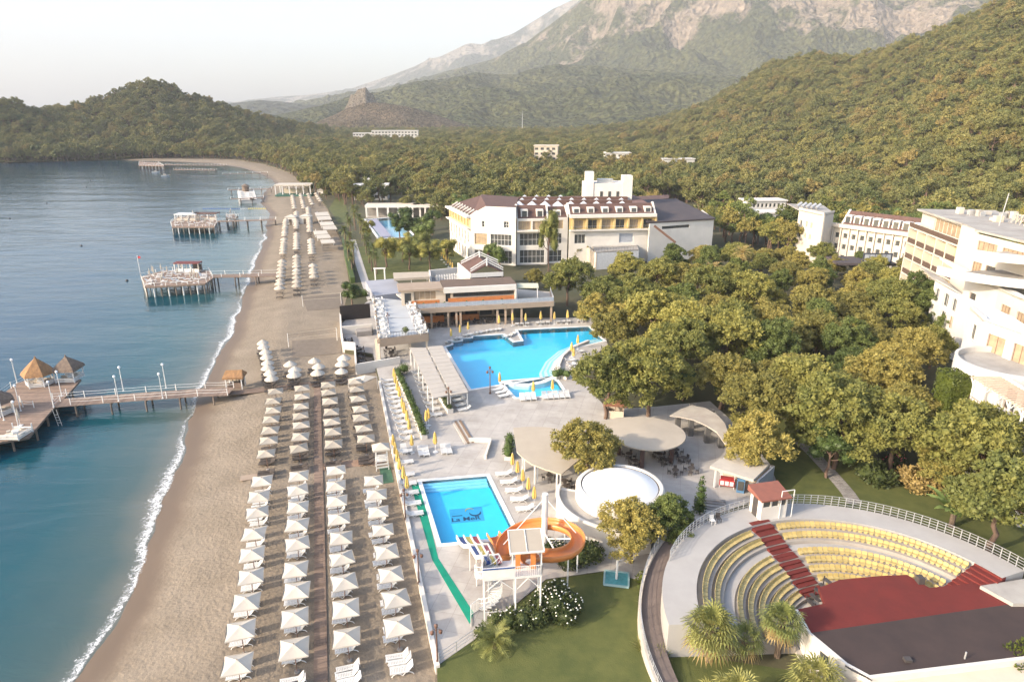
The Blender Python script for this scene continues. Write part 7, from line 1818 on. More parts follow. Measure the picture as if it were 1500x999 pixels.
# mansard roofs with dormers
def mansard(A, B, z0, z1, depth, n, nm='mansard_roof', gable=True):
    d = (B - A).normalized(); i_ = Vector((-d.y, d.x, 0)); L = (B - A).length
    vs = [A + Vector((0, 0, z0)), B + Vector((0, 0, z0)), B + i_ * depth + Vector((0, 0, z1)), A + i_ * depth + Vector((0, 0, z1)), B + i_ * (depth + 5) + Vector((0, 0, z1 - .6)), A + i_ * (depth + 5) + Vector((0, 0, z1 - .6))]
    MB().add(vs, [(0, 1, 2, 3), (3, 2, 4, 5)]).build(nm, BROWN_ROOF, ht)
    for k in range(n):
        c = A + d * (L * (k + .5) / n); w = .95; y0, y1 = .35, depth * .72; zt = z0 + (z1 - z0) * .72
        o = MB(); P = lambda s, y, z: tuple(c + d * s + i_ * y + Vector((0, 0, z)))
        o.add([P(-w, y0, z0), P(w, y0, z0), P(w, y0 + .25, zt), P(-w, y0 + .25, zt), P(-w, y1 + .6, z0), P(w, y1 + .6, z0), P(w, y1 + .8, zt), P(-w, y1 + .8, zt)], [(0, 1, 2, 3), (3, 2, 6, 7), (0, 3, 7, 4), (1, 5, 6, 2)])
        dm = o.build('dormer', WHITE_WALL, ht)
        g = MB(); g.quad(P(-w + .3, y0 + .02, z0 + .35), P(w - .3, y0 + .02, z0 + .35), P(w - .3, y0 + .17, zt - .35), P(-w + .3, y0 + .17, zt - .35)); g.build('dormer_window', GLASS, dm)
    if gable:
        for q in (A, B):
            t = Vector((0, 0, 0)); s = d * .25
            vs = [q - s + Vector((0, 0, z0)), q - s + i_ * depth + Vector((0, 0, z1 + .35)), q - s + i_ * (depth + 5) + Vector((0, 0, z0))]; vs += [p + s * 2 for p in vs]
            MB().add(vs, [(0, 1, 2), (5, 4, 3), (0, 3, 4, 1), (1, 4, 5, 2)]).build('gable_end', WHITE_WALL, ht)
mansard(E2 + wi * .4, F1 + wi * .4, Z3 + 1.0, Zr + .1, 3.2, 6)
mansard(C1b + Vector((0, .4, 0)), D1 + Vector((0, .4, 0)), Z3 + .2, Zr, 3.2, 2)
mansard(D1 + Vector((.1, 1.6, 0)), E1 + Vector((0, .6, 0)), Z3 + .2, Zr - .6, 3.2, 1)
# hipped brown roof over the left block, flat roof with skylights behind
r0, r1, r2, r3 = CB - on * 2 , C0 - on * 1.6 + dn * -.3, C1 + Vector((0, 9, 0)), CB + Vector((22, 4, 0))
b = MB(); top0 = C0 + fd_ * 4.3 + fi * .5; top1 = CB + Vector((9.5, 2, 0))
b.add([C0 - on * .4 + Vector((0, 0, Z3 + .8)), CB - on * .4 + Vector((0, 0, Z3 + .8)), top1 + Vector((0, 0, Zr)), top0 + Vector((0, 0, Zr))], [(0, 1, 2, 3)]); b.build('roof', BROWN_ROOF, ht)
MB().prism([top0, C1 + fi * .36, C1 + Vector((1.0, 24, 0)), top1 + Vector((0, 3, 0)), top1], Zr - .35, Zr).build('roof', BROWN_ROOF, ht)
MB().prism([C1 + Vector((.4, 6, 0)), F1 + Vector((-.3, 5.5, 0)), F1 + Vector((-1, 30, 0)), C1 + Vector((1.0, 30, 0))], Z3, Zr - .75).build('flat_roof', mat('roof_terracotta', (.20, .105, .085), .8, (.15, .09, .08), .4), ht)
SKY_ROOF = mat('skylight_sheet', (.50, .52, .55), .4, (.42, .44, .48), 1.2)
for row, y0 in enumerate((192.5, 200, 207.5)):
    for i in range(9):
        x = 2.0 + i * 3.6 + row * .9
        if x > 33 or (row == 2 and 18 < x < 36): continue
        b = MB(); b.add([(-1.5, -1.4, 0), (1.5, -1.4, 0), (1.5, 1.4, 0), (-1.5, 1.4, 0), (0, -.0, 1.25), (0, .6, 1.25)], [(0, 1, 4), (1, 2, 5, 4), (2, 3, 5), (3, 0, 4, 5)]); o = b.build('skylight', SKY_ROOF, ht); o.location = (x, y0, Zr - .75)
for y0 in (196.3, 204): MB().box(2, 34, y0 - .7, y0 + .7, Zr - .9, Zr + .35).build('roof_ridge', BROWN_ROOF, ht)
# rooftop plant block
for x0, x1, y0, y1, z1 in ((21.5, 35.5, 205, 214, 20.3), (21.6, 24.0, 204.8, 208, 23.6), (32.6, 35.4, 204.8, 209, 22.5)): MB().box(x0, x1, y0, y1, 14, z1).build('rooftop_block', WHITE_WALL, ht)
MB().box(25.5, 30, 207, 210, 20.31, 21.3).build('rooftop_unit', METAL, ht)
for i in range(3): MB().box(26 + i * 2.4, 26.8 + i * 2.4, 204.9, 204.98, 16.2, 18).build('rooftop_door', GLASS, ht)
# side hall with dark roof
hl_ = thing('side_hall', 'white hall with dark low-pitched roof attached behind the yellow hotel', 'building', (0, 0, 0))
h0, h1 = G(952, 325, 12.0), G(1046, 321, 11.6); h0.z = h1.z = 0
facade(hl_, h0, h1, LZ, 11.6, [(4.0, 9.6, 9, .8, 6, 1, DARK_METAL, GLASS)], WHITE_WALL)
facade(hl_, h1, h1 + Vector((1.5, 18, 0)), LZ, 11.6, [], WHITE_WALL)
a, b_ = h0 + Vector((-1, -.4, 0)), h1 + Vector((.3, -.4, 0)); c_, d_ = h1 + Vector((-6, 22, 0)), h0 + Vector((-1, 26, 0))
MB().add([a + Vector((0, 0, 11.8)), b_ + Vector((0, 0, 11.8)), c_ + Vector((0, 0, 14.6)), d_ + Vector((0, 0, 14.6)), a + Vector((0, 0, 11.4)), b_ + Vector((0, 0, 11.4)), c_ + Vector((0, 0, 11.5)), d_ + Vector((0, 0, 11.5))], [(0, 1, 2, 3), (4, 5, 1, 0), (5, 6, 2, 1), (6, 7, 3, 2)]).build('roof', DARK_ROOF, hl_)
MB().bar(h0 + Vector((1, -1.4, 11)), h0 + Vector((7, -1.6, 6.5)), .5, .6).build('conveyor_duct', BROWN_METAL, hl_)
bh = thing('back_wing', 'low white wing with red roof behind the dark-roofed hall', 'building', (0, 0, 0)); q0, q1 = G(935, 297, 13), G(980, 292, 13)
q0.z = q1.z = 0; facade(bh, q0, q1, LZ, 13, [], WHITE_WALL); MB().prism([q0, q1, q1 + Vector((2, 10, 0)), q0 + Vector((0, 14, 0))], 12.6, 13.2).build('roof', BROWN_ROOF, bh)
# service yard wall in front of the wing
sy = thing('service_building', 'low grey-white service building with roof terrace before the yellow wing', 'building', (0, 0, 0)); s0, s1 = G(872, 388, 2), G(935, 384, 2)
s0.z = s1.z = 0; facade(sy, s0, s1, LZ, 5.2, [], mat('grey_white_render', (.55, .56, .57), .8)); facade(sy, G(846, 375, LZ), s0, LZ, 5.0, [], CREAM)
MB().prism([s0, s1, s1 + Vector((1, 12, 0)), s0 + Vector((0, 12, 0))], 5.0, 5.25).build('roof', GREY_ROOF, sy); balustrade(sy, [s0 + Vector((0, .2, 0)), s1 + Vector((0, .2, 0))], 5.25, 1.0, DARK_METAL, .8)

# ------------------------------------------------------------------ right-hand hotels
CREAMW = mat('warm_white_render', (.53, .48, .415), .8, (.48, .44, .38), .3, .004, 8)
h2 = thing('hotel', 'long cream hotel with dark brown mansard roof and a plain square tower', 'hotel', (0, 0, 0))
t0, t1 = RD(1165, 350, 212), RD(1202, 352, 203); t0.z = t1.z = 0; ZT = 14.0
facade(h2, t0, t1, LZ, ZT, [(1.2, 9.6, .9, 1.6, 1, 1), (1.2, 6.4, .9, 1.6, 1, 1), (3.8, 9.6, .8, 1.6, 1, 1, WHITE_PAINT, CURTAIN), (3.8, 6.4, .8, 1.6, 1, 1, WHITE_PAINT, CURTAIN), (6, 9.6, .8, 1.6, 1, 1, WHITE_PAINT, CURTAIN), (6, 6.4, .8, 1.6, 1, 1, WHITE_PAINT, CURTAIN)], CREAMW)
t2 = RD(1216, 352, 209); t2.z = 0
facade(h2, t1, t2, LZ, ZT, [], CREAMW)
MB().prism([t0, t1, t2, t2 + Vector((4, 16, 0)), t0 + Vector((2, 14, 0))], ZT - .4, ZT - .1).build('roof', GREY_ROOF, h2)
MB().prism(strip([t0 + Vector((.2, .2, 0)), t1 + Vector((.1, .2, 0)), t2], .3), ZT, ZT + .5).build('parapet', CREAMW, h2)
for i in range(5): q = t0.lerp(t2, .2 + i * .14) + Vector((0, 5, 0)); MB().tube([(q.x - .6, q.y, ZT + .4), (q.x + .8, q.y + .4, ZT + 1.3)], .45, 8).build('water_tank', METAL, h2)
w0, w1 = RD(1216, 352, 210), RD(1345, 352, 200); w0.z = w1.z = 0; wl2 = (w1 - w0).length; wd2 = (w1 - w0).normalized(); wi2 = Vector((-wd2.y, wd2.x, 0))
nW = 9; wins = [(1.2 + i * (wl2 - 2) / nW, z, 1.15, 1.45, 1, 1) for i in range(nW) for z in (1.2, 4.2, 7.2)]
facade(h2, w0, w1, LZ, 10.2, wins, CREAMW)
prism_part(h2, strip([w0 - wi2 * .3, w1 - wi2 * .3], 1.5), 10.2, 11.1, CREAMW, 'cornice')
for i in range(nW + 1): p = w0 + wd2 * (.35 + i * (wl2 - 2) / nW) - wi2 * .25; prism_part(h2, strip([p, p + wd2 * .35], .45), LZ, 10.2, CREAMW, 'pilaster')
A_, B_ = w0 + wd2 * 2.5 + wi2 * .3, w1 + wi2 * .3; ht_save = ht; ht = h2; mansard(A_, B_, 11.1, 14.4, 3.4, 8); ht = ht_save
sgb = thing('terrace_screen', 'dark framed glazed screen on the low entrance roof of the cream hotel', 'screen', RD(1288, 363, 186)); sgb.location.z = 0; sgb.rotation_euler = (0, 0, R(-4)); MB().box(-3.4, 3.4, -.15, .15, 5.4, 7.8).build('frame', mat('slate_board', (.05, .055, .075), .6), sgb)
for i in range(5): MB().box(-3.1 + i * 1.26, -2.0 + i * 1.26, -.19, -.155, 5.7, 7.5).build('pane', mat('pale_pane', (.34, .36, .4), .3, (.2, .22, .26), 1.5), sgb)
MB().box(-9, 5, .3, 9, 4.6, 5.2).build('entrance_roof', DARK_ROOF, sgb)
for sx in (-3, 3): MB().box(sx - .1, sx + .1, -.1, .1, 0.5, 5.4).build('post', DARK_METAL, sgb)
# balcony hotel
h3 = thing('hotel', 'white hotel with rows of cream balconies and cluttered flat roof', 'hotel', (0, 0, 0))
b0, b1 = RD(1319, 400, 166), RD(1392, 410, 146); b0.z = b1.z = 0; bl_ = (b1 - b0).length; bd = (b1 - b0).normalized(); bi = Vector((-bd.y, bd.x, 0)); F0 = 3.2
nB = 5; bw_ = bl_ / nB
for fl in range(5):
    z0 = 4.6 + fl * F0 - .0
    if fl < 4:
        for i in range(nB):
            p = b0 + bd * (i * bw_)
            facade(h3, p + bi * 1.6, p + bd * bw_ + bi * 1.6, z0, z0 + F0 - .25, [(bw_ * .58, z0 + .1, bw_ * .3, 2.3, 1, 1, BROWN_METAL, GLASS)], mat('balcony_cream', (.55, .42, .26), .8, (.50, .385, .24), .5), th=.2, rec=.12, name='balcony_wall')
            prism_part(h3, [p, p + bd * .35, p + bd * .35 + bi * 1.6, p + bi * 1.6], z0 - .25, z0 + F0 - .25, CREAMW, 'balcony_fin')
            balustrade(h3, [p + bd * .4 + bi * .1, p + bd * (bw_ - .02) + bi * .1], z0, 1.0, DARK_METAL, .25, mat('brown_rail_panel', (.12, .075, .055), .6))
    prism_part(h3, [b0, b1, b1 + bi * 1.6, b0 + bi * 1.6], z0 - .26, z0 - .001, CREAMW, 'balcony_slab')
zt4 = 4.6 + 4 * F0
facade(h3, b0 + bi * 2.2, b1 + bi * 2.2, zt4, zt4 + 3.4, [(bl_ * .28, zt4 + .2, bl_ * .66, 2.5, 8, 1, WHITE_PAINT, CURTAIN)], CREAMW); balustrade(h3, [b0 + bi * .1, b1 + bi * .1], zt4, .9, DARK_METAL, .35, MATS['brown_rail_panel'])
e1, e2 = RD(1414, 420, 141), RD(1500, 420, 131); e1.z = e2.z = 0; e3 = RD(1600, 420, 128); e3.z = 0
facade(h3, b1, e1, LZ, zt4 + 3.6, [], CREAMW); 
facade(h3, e1 + Vector((0, .4, 0)), e2, LZ, zt4 + 3.0, [(1.2, zt4 + .1, 4.6, 1.9, 4, 1, BROWN_METAL, CURTAIN), (7.0, zt4 + .2, 5, 1.7, 5, 1, BROWN_METAL, CURTAIN), (1, zt4 - 3.6, 2.2, 2, 3, 1, BROWN_METAL, CURTAIN), (4.2, zt4 - 3.6, 2.2, 2, 3, 1, BROWN_METAL, GLASS), (7.6, zt4 - 3.6, 2.2, 2, 3, 1, BROWN_METAL, CURTAIN)], CREAMW)
facade(h3, e2, e3, LZ, zt4 + 2.6, [], CREAMW)
rz3 = zt4 + 3.3
MB().prism([b0 + bi * 1.0, b1 + bi * 1.0, e1 + Vector((0, .5, 0)), e2 + Vector((0, .5, 0)), e3, e3 + Vector((6, 22, 0)), b0 + bi * 16], rz3, rz3 + .35).build('roof', GREY_ROOF, h3)
r = random.Random(5)
for i in range(26):
    p = b0.lerp(e2, r.uniform(.15, .95)) + bi * r.uniform(4, 13); s = r.uniform(.3, 1.1); MB().box(p.x - s, p.x + s, p.y - .5, p.y + .5, rz3 + .36, rz3 + .36 + r.uniform(.4, 1.3)).build('roof_unit', r.choice((CREAM, METAL, GREY_ROOF, CREAMW)), h3)
for i in range(14):
    p = b0.lerp(e2, .45 + i * .03) + bi * 9; MB().bar((p.x, p.y, rz3 + .36), (p.x + .2, p.y, rz3 + 2.2), .1).build('pipe_frame', CREAM, h3)
    q = b0.lerp(e2, .48 + i * .03) + bi * 9; MB().bar((p.x + .2, p.y, rz3 + 2.0), (q.x + .2, q.y, rz3 + 2.0), .12).build('pipe_frame', CREAM, h3)
    MB().bar((p.x, p.y, rz3 + .5), (q.x + .2, q.y, rz3 + 2.0), .07).build('pipe_frame', CREAM, h3)
p = b0.lerp(e1, .8) + bi * 6; MB().tube([(p.x, p.y, rz3), (p.x + .5, p.y, rz3 + 6)], .09, 6).build('antenna', METAL, h3)
# curved drum terrace of the near white hotel and its stepped wings
h4 = thing('hotel', 'bright white stepped hotel with curved terraces and a timber pergola balcony', 'hotel', (0, 0, 0))
def RZ0(px, py, d): p = RD(px, py, d); p.z = 0; return p
BW = mat('bright_white_render', (.52, .50, .47), .8, (.47, .455, .43), .3)
n0, n1 = RZ0(1366, 430, 142), RZ0(1410, 430, 132)
facade(h4, n0, n1, LZ, 11.6, [(4.6, 8.1, 1.9, 2.3, 2, 1, WHITE_PAINT, GLASS), (8.0, 8.1, 1.6, 2.3, 2, 1, WHITE_PAINT, GLASS), (4.6, 5.0, 1.9, 2.3, 2, 1, WHITE_PAINT, GLASS), (8.0, 5.0, 1.6, 2.3, 2, 1, WHITE_PAINT, CURTAIN), (1.0, 8.1, 1.6, 2.3, 2, 1, WHITE_PAINT, GLASS)], BW)
n2 = RZ0(1462, 430, 124); n3 = RZ0(1560, 430, 112)
facade(h4, n1, n2, LZ, 15.2, [(2.0, 10.6, 1.8, 2.0, 2, 1, BROWN_METAL, GLASS)], BW); facade(h4, n2, n3, LZ, 15.0, [(1.5 + i * 4, 11, 2.4, 2.0, 3, 1, BROWN_METAL, CURTAIN) for i in range(3)], CREAMW)
MB().prism([n0, n1, n1 + Vector((4, 12, 0)), n0 + Vector((4, 12, 0))], 11.3, 11.5).build('roof', GREY_ROOF, h4)
MB().prism([n1, n2, n3, n3 + Vector((3, 12, 0)), n1 + Vector((4, 14, 0))], 14.6, 14.9).build('roof', mat('white_roof', (.7, .69, .67), .8), h4)
cc_ = RZ0(1432, 430, 139); ring_c = RZ0(1470, 430, 136)
for rr, z0, z1 in ((13.5, 15.6, 16.9), (10.5, 18.6, 19.9)):
    b = MB(); b.lathe([(rr - .4, z0), (rr - .4, z1), (rr, z1), (rr, z0)][::-1], 40, (ring_c.x, ring_c.y), R(190), R(350)); b.build('curved_parapet', BW, h4)
    MB().lathe([(0, z0 + .2), (rr - .41, z0 + .2)], 40, (ring_c.x, ring_c.y), R(190), R(350)).build('curved_terrace', GREY_ROOF, h4)
# lower front wing with recessed rooms
m0, m1, m2 = RZ0(1416, 470, 108), RZ0(1440, 470, 102), RZ0(1560, 470, 95)
facade(h4, m0, m1, LZ, 15.6, [(2.4, 11.6, 1.9, 2.2, 1, 1), (2.2, 7.6, 1.9, 2.2, 1, 1)], BW)
facade(h4, m1, m2, LZ, 15.4, [(1.2, 11.4, 2.6, 2.4, 2, 1, BROWN_METAL, CURTAIN), (5.0, 11.4, 3, 2.4, 3, 1, BROWN_METAL, CURTAIN), (9.0, 11.4, 3, 2.4, 3, 1, BROWN_METAL, GLASS)], BW)
MB().prism([m0, m1, m2, m2 + Vector((3, 12, 0)), m0 + Vector((3, 12, 0))], 15.0, 15.2).build('roof', MATS['white_roof'], h4)
dc = RZ0(1492, 480, 96); b = MB(); b.lathe([(5.6, 3.5), (5.6, 12.2), (5.25, 12.2), (5.25, 11.5), (0, 11.5)], 48, (dc.x, dc.y)); b.build('drum_terrace', BW, h4); MB().lathe([(0, 11.52), (5.2, 11.52)], 32, (dc.x, dc.y)).build('drum_floor', GREY_ROOF, h4)
# pergola balcony
g0_, g1_ = RZ0(1436, 505, 88), RZ0(1560, 520, 78); gd = (g1_ - g0_).normalized(); gi2 = Vector((-gd.y, gd.x, 0)); bz = 8.8
prism_part(h4, [g0_ - gi2 * .0, g1_, g1_ + gi2 * 6, g0_ + gi2 * 6], LZ, bz, BW, 'balcony_base')
facade(h4, g0_ + gi2 * 3.2, g1_ + gi2 * 3.2, bz, bz + 3.4, [(1.0 + i * 2.8, bz + .1, 1.9, 2.5, 2, 1, BROWN_METAL, GLASS) for i in range(5)], BW)
for i in range(7):
    p = g0_ + gd * (.2 + i * 2.1) + gi2 * .2; MB().box(p.x - .09, p.x + .09, p.y - .09, p.y + .09, bz, bz + 2.9).build('pergola_post', WHITE_PAINT, h4)
    for s in (-1, 1): MB().bar((p.x, p.y, bz + 2.1), (p.x + gd.x * s * .7, p.y + gd.y * s * .7, bz + 2.85), .09).build('pergola_brace', WHITE_PAINT, h4)
prism_part(h4, strip([g0_ + gi2 * .2, g1_ + gi2 * .2], .15), bz + 2.9, bz + 3.1, WHITE_PAINT, 'pergola_beam')
for i in range(26): p = g0_ + gd * (i * .52); MB().bar(p - gi2 * .2 + Vector((0, 0, bz + 3.16)), p + gi2 * 3.1 + Vector((0, 0, bz + 3.16)), .10, .14).build('pergola_slat', mat('pergola_timber', (.55, .42, .32), .8), h4)
balustrade(h4, [g0_ + gi2 * .1, g1_ + gi2 * .1], bz, .95, BROWN_METAL, .5)
facade(h4, g0_ - gi2 * .02, g0_ + gd * 14 - gi2 * .02, LZ, bz - .002, [(1.0, 1.6, 2.2, 2.2, 2, 1, BROWN_METAL, GLASS)], BW, th=.3) if False else None

# ------------------------------------------------------------------ far buildings
def block(px, py, w, d, h, lab, rz=0.0, roof=None, floors=2, nw=5, m=WHITE_WALL, name='building', cat='building', z0=LZ):
    o = thing(name, lab, cat, G(px, py, z0), rz)
    A, B = Vector((-w / 2, -d / 2, 0)), Vector((w / 2, -d / 2, 0)); fh = h / floors
    facade(o, A, B, 0, h, [(.6 + i * (w - .8) / nw, f * fh + .7, (w - .8) / nw * .6, fh * .5, 1, 1, WHITE_PAINT, GLASS) for i in range(nw) for f in range(floors)], m)
    facade(o, Vector((-w / 2, d / 2, 0)), A, 0, h, [], m); facade(o, B, Vector((w / 2, d / 2, 0)), 0, h, [], m)
    MB().box(-w / 2 - .4, w / 2 + .4, -d / 2 - .4, d / 2 + .4, h, h + .5).build('roof', roof or m, o)
    return o
block(545, 292, 16, 10, 6.5, 'low white villa with flat roof among the trees by the beach, landward one', .1)
block(529, 281, 14, 9, 6, 'small white villa half hidden by trees near the pavilion beach', .1)
block(800, 250, 17, 12, 17, 'tall pinkish building rising out of the forest behind the hotel', -.1, floors=5, nw=4, m=CREAM)
block(903, 250, 18, 10, 12, 'narrow white building half hidden in the forest beyond the rooftop block', .0, floors=4, nw=4)
block(990, 256, 22, 8, 10, 'white villa with open frame roof in the forest below the hill', .1, floors=2, nw=5)
block(1115, 316, 16, 8, 6, 'low white building among trees behind the dark-roofed hall', .1, floors=2, nw=9)
block(1120, 334, 16, 8, 5.5, 'small white outbuilding between trees near the cream hotel tower', .1)
block(545, 212, 46, 18, 14, 'big white stepped hotel far off in front of the bare knoll', .1, floors=4, nw=12); block(580, 212, 60, 20, 17, 'long white hotel block far off beside the stepped one', .1, floors=5, nw=14)
block(0, 218, 40, 16, 32, 'pinkish terraced hotel on the far headland shore', .2, floors=6, nw=7, m=CREAM)
block(15, 231.5, 40, 10, 4.5, 'low white boathouse at the far headland shore', .1, floors=1, nw=4)
# flat-roofed garden pavilions
for px, py, w, l in ((578, 318, 22, 'long flat-roofed white pavilion with dark openings beyond the far pool'), (624, 318, 11, 'short flat-roofed white pavilion next to the yellow hotel end')):
    o = thing('garden_pavilion', l, 'pavilion', G(px, py, LZ), R(3)); MB().box(-w / 2, w / 2, -3.5, 3.5, 4.0, 5.0).build('roof', WHITE_WALL, o)
    MB().box(-w / 2 + .6, w / 2 - .6, -2.9, 2.9, 5.0, 5.06).build('roof_gravel', CREAM, o); k = int(w / 4)
    for i in range(k + 1):
        for s in (-3.2, 3.2): x = -w / 2 + .5 + i * (w - 1) / k; MB().box(x - .35, x + .35, s - .3, s + .3, 0, 4.0).build('column', WHITE_WALL, o)
    MB().box(-w / 2 + .5, w / 2 - .5, 1.0, 1.3, 0, 4.0).build('back_wall', GREY_STONE, o); MB().box(-w / 2, w / 2, -3.5, 3.5, 0, .2).build('floor', CONCRETE, o)
o = thing('shade_pavilion', 'white post-and-beam shade pavilion with green base on the far beach', 'pavilion', G(433, 287, 0), R(4)); MB().box(-9, 9, -5, 5, 5.2, 5.8).build('roof', CANVAS, o)
for i in range(6):
    for s in (-4.6, 4.6): MB().box(-8.6 + i * 3.44 - .2, -8.6 + i * 3.44 + .2, s - .2, s + .2, 0, 5.2).build('post', WHITE_PAINT, o)
MB().box(-9, 9, -4.9, 4.9, 0, .9).build('green_base', mat('dark_green_panel', (.04, .12, .09), .7), o); MB().box(-6, 6, 2, 4, .9, 3.2).build('counter', CREAM, o)
for px, py, l in ((470, 288, 'small white beach hut next to the shade pavilion'), (428, 329, 'white changing cabin at the head of the middle far row'), (449, 328, 'white changing cabin at the head of the landward far row')):
    o = thing('beach_hut', l, 'hut', G(px, py, 0)); MB().box(-2, 2, -1.6, 1.6, 0, 2.8).build('wall', WHITE_WALL, o); MB().add([(-2.3, -1.9, 2.8), (2.3, -1.9, 2.8), (2.3, 1.9, 2.8), (-2.3, 1.9, 2.8), (0, 0, 3.7)], [(0, 1, 4), (1, 2, 4), (2, 3, 4), (3, 0, 4), (3, 2, 1, 0)]).build('roof', CANVAS, o); MB().box(-.5, .5, -1.63, -1.605, 0, 2.1).build('door', WOOD_GREY, o)
for i, (a, b) in enumerate(((472, 316), (475, 322), (479, 330), (483, 336), (474, 349), (480, 356), (470, 343))):
    o = CPW_T(a, b) if False else canopy_slab('cabana', [(a - 11, b - 4), (a + 8, b - 5), (a + 11, b), (a - 9, b + 1)], 2.6, .25, CANVAS, 'cream beach cabana on the terrace at the back of the far rows', [(a - 8, b + 5), (a + 9, b + 4), (a - 7, b + 1)]); o['group'] = 'cream beach cabanas'
pars([(644 + i * 3.2, 378 + i * 3.5) for i in range(7)], 'closed yellow parasol in the row by the yellow end of the hotel', 'closed yellow parasols by the hotel')
mast = thing('mast', 'thin lattice mast standing on the forest edge before the mountain', 'mast', G(765, 196, LZ)); MB().tube([(0, 0, 0), (0, 0, 38)], [.9, .35], 4).build('lattice', METAL, mast); MB().tube([(0, 0, 38), (0, 0, 44)], .2, 4).build('antenna', METAL, mast)
rk_ = hill('rock', KNOLL, [(504, 162, 1690), (510, 150, 1690), (514, 139, 1690), (519, 140, 1690), (524, 132, 1690), (531, 131, 1690), (536, 129, 1690), (541, 136, 1690), (546, 138, 1690), (552, 150, 1690), (562, 160, 1690)], [(506, 162, 1640), (530, 160, 1630), (558, 160, 1640)], nu=34, nv=18, rough=5, freq=.05, gully=8, back=1.2, power=.5, rockf=lambda u, v, p: .8)
# ------------------------------------------------------------------ palms, hedges, garden plants
def fan_palm(px, py, h, seed, lab, sc=1.0, nf=46, L=1.7, group=None):
    t, f, d = fan_palm_meshes(seed, h, nf, L); o = thing('fan_palm', lab, 'palm', G(px, py, LZ), 0, group); o.scale = (sc,) * 3
    t.build('trunk', PALM_BARK, o); f.build('crown', FAN_LEAF, o); d.build('dry_fronds', FAN_DRY, o); return o
fan_palm(1037, 968, 2.9, 1, 'full fan palm with yellow lower fronds against the amphitheatre wall', 1.0, 58, 1.9)
fan_palm(1138, 962, 3.3, 2, 'fan palm with bare trunk beside the stage house wall', 1.0, 40, 1.5)
fan_palm(1088, 965, 2.0, 3, 'smaller dark fan palm between the two taller ones', .85, 28, 1.6)
fan_palm(1190, 1030, 1.9, 4, 'low bushy fan palm at the corner of the stage house', 1.0, 44, 1.8)
fan_palm(1075, 1050, 1.7, 5, 'low fan palm on the lawn before the amphitheatre wall', 1.0, 40, 1.8)
fan_palm(1040, 1040, .7, 9, 'young dark fan palm on the lawn beside the low fan palm', .9, 22, 1.6)
def feather_palm(px, py, h, seed, lab, sc=1.0, nf=34, L=2.6, m=None, low=-35, droop=.7, group=None):
    t, f = feather_palm_meshes(seed, h, nf, L, droop, low); o = thing('feather_palm', lab, 'palm', G(px, py, LZ), 0, group); o.scale = (sc,) * 3
    t.build('trunk', PALM_BARK, o); f.build('crown', m or FEATHER_LEAF, o); return o
feather_palm(724, 948, .5, 1, 'young yellowish palm on the lawn corner below the spiral stair', 1.0, 22, 1.9, FAN_LEAF, 0, .6)
feather_palm(1082, 420, 8.0, 2, 'tall date palm with dry skirt rising out of the grove', 1.0, 40, 3.0, FAN_DRY, -65)
feather_palm(1040, 442, 7.0, 3, 'golden date palm among the pines of the grove', 1.0, 40, 3.0, FAN_DRY, -65)
tp = feather_palm_meshes(11, 6.0, 24, 2.2, .8, -30); TPM = (tp[0].mesh('trunk', PALM_BARK), tp[1].mesh('crown', FEATHER_LEAF))
for px, py in ((516, 402), (511, 388), (514, 375), (507, 368), (519, 392), (545, 398), (541, 386), (549, 392), (537, 375), (534, 362), (531, 352), (514, 352), (528, 343), (521, 338), (519, 330), (510, 334), (541, 372), (552, 402), (524, 326)):
    o = thing('garden_palm', 'slender garden palm along the path between the beach and the hotel lawn', 'palm', G(px, py, LZ), rnd.uniform(0, 6), 'garden palms along the path'); s = rnd.uniform(.75, 1.1); o.scale = (s, s, s); link('trunk', TPM[0], o); link('crown', TPM[1], o)
# banana-like plant behind the amphitheatre rail
k = thing('banana_plant', 'broad-leaved banana plant behind the amphitheatre railing', 'plant', G(1393, 772, LZ)); k.scale = (1.35, 1.35, 1.35); b = MB(); r = random.Random(3)
for i in range(17):
    a = i * 2.399; el = r.uniform(.75, 1.4); L = r.uniform(1.6, 2.4); hd = Vector((math.cos(a), math.sin(a), 0)); s = Vector((-hd.y, hd.x, 0)); p = hd * .25 * (i % 3) + Vector((0, 0, 1.2)); row = []
    for j in range(6):
        t = j / 5; w = .32 * math.sin(math.pi * min(.98, .12 + t * .88)); row.append((p + s * w, p + Vector((0, 0, -.05)), p - s * w)); p = p + (hd * math.cos(el) + Vector((0, 0, math.sin(el)))) * L / 5; el -= .28
    for (a1, b1, c1), (a2, b2, c2) in zip(row, row[1:]): b.add([a1, b1, b2, a2, c1, c2], [(0, 1, 2, 3), (1, 4, 5, 2)])
b.build('leaves', leafmat('banana_leaf', (.30, .36, .13), (.20, .27, .09), .25, .4), k); MB().tube([(0, 0, 0), (0, 0, 1.4)], .2, 8).build('stem', PALM_BARK, k)
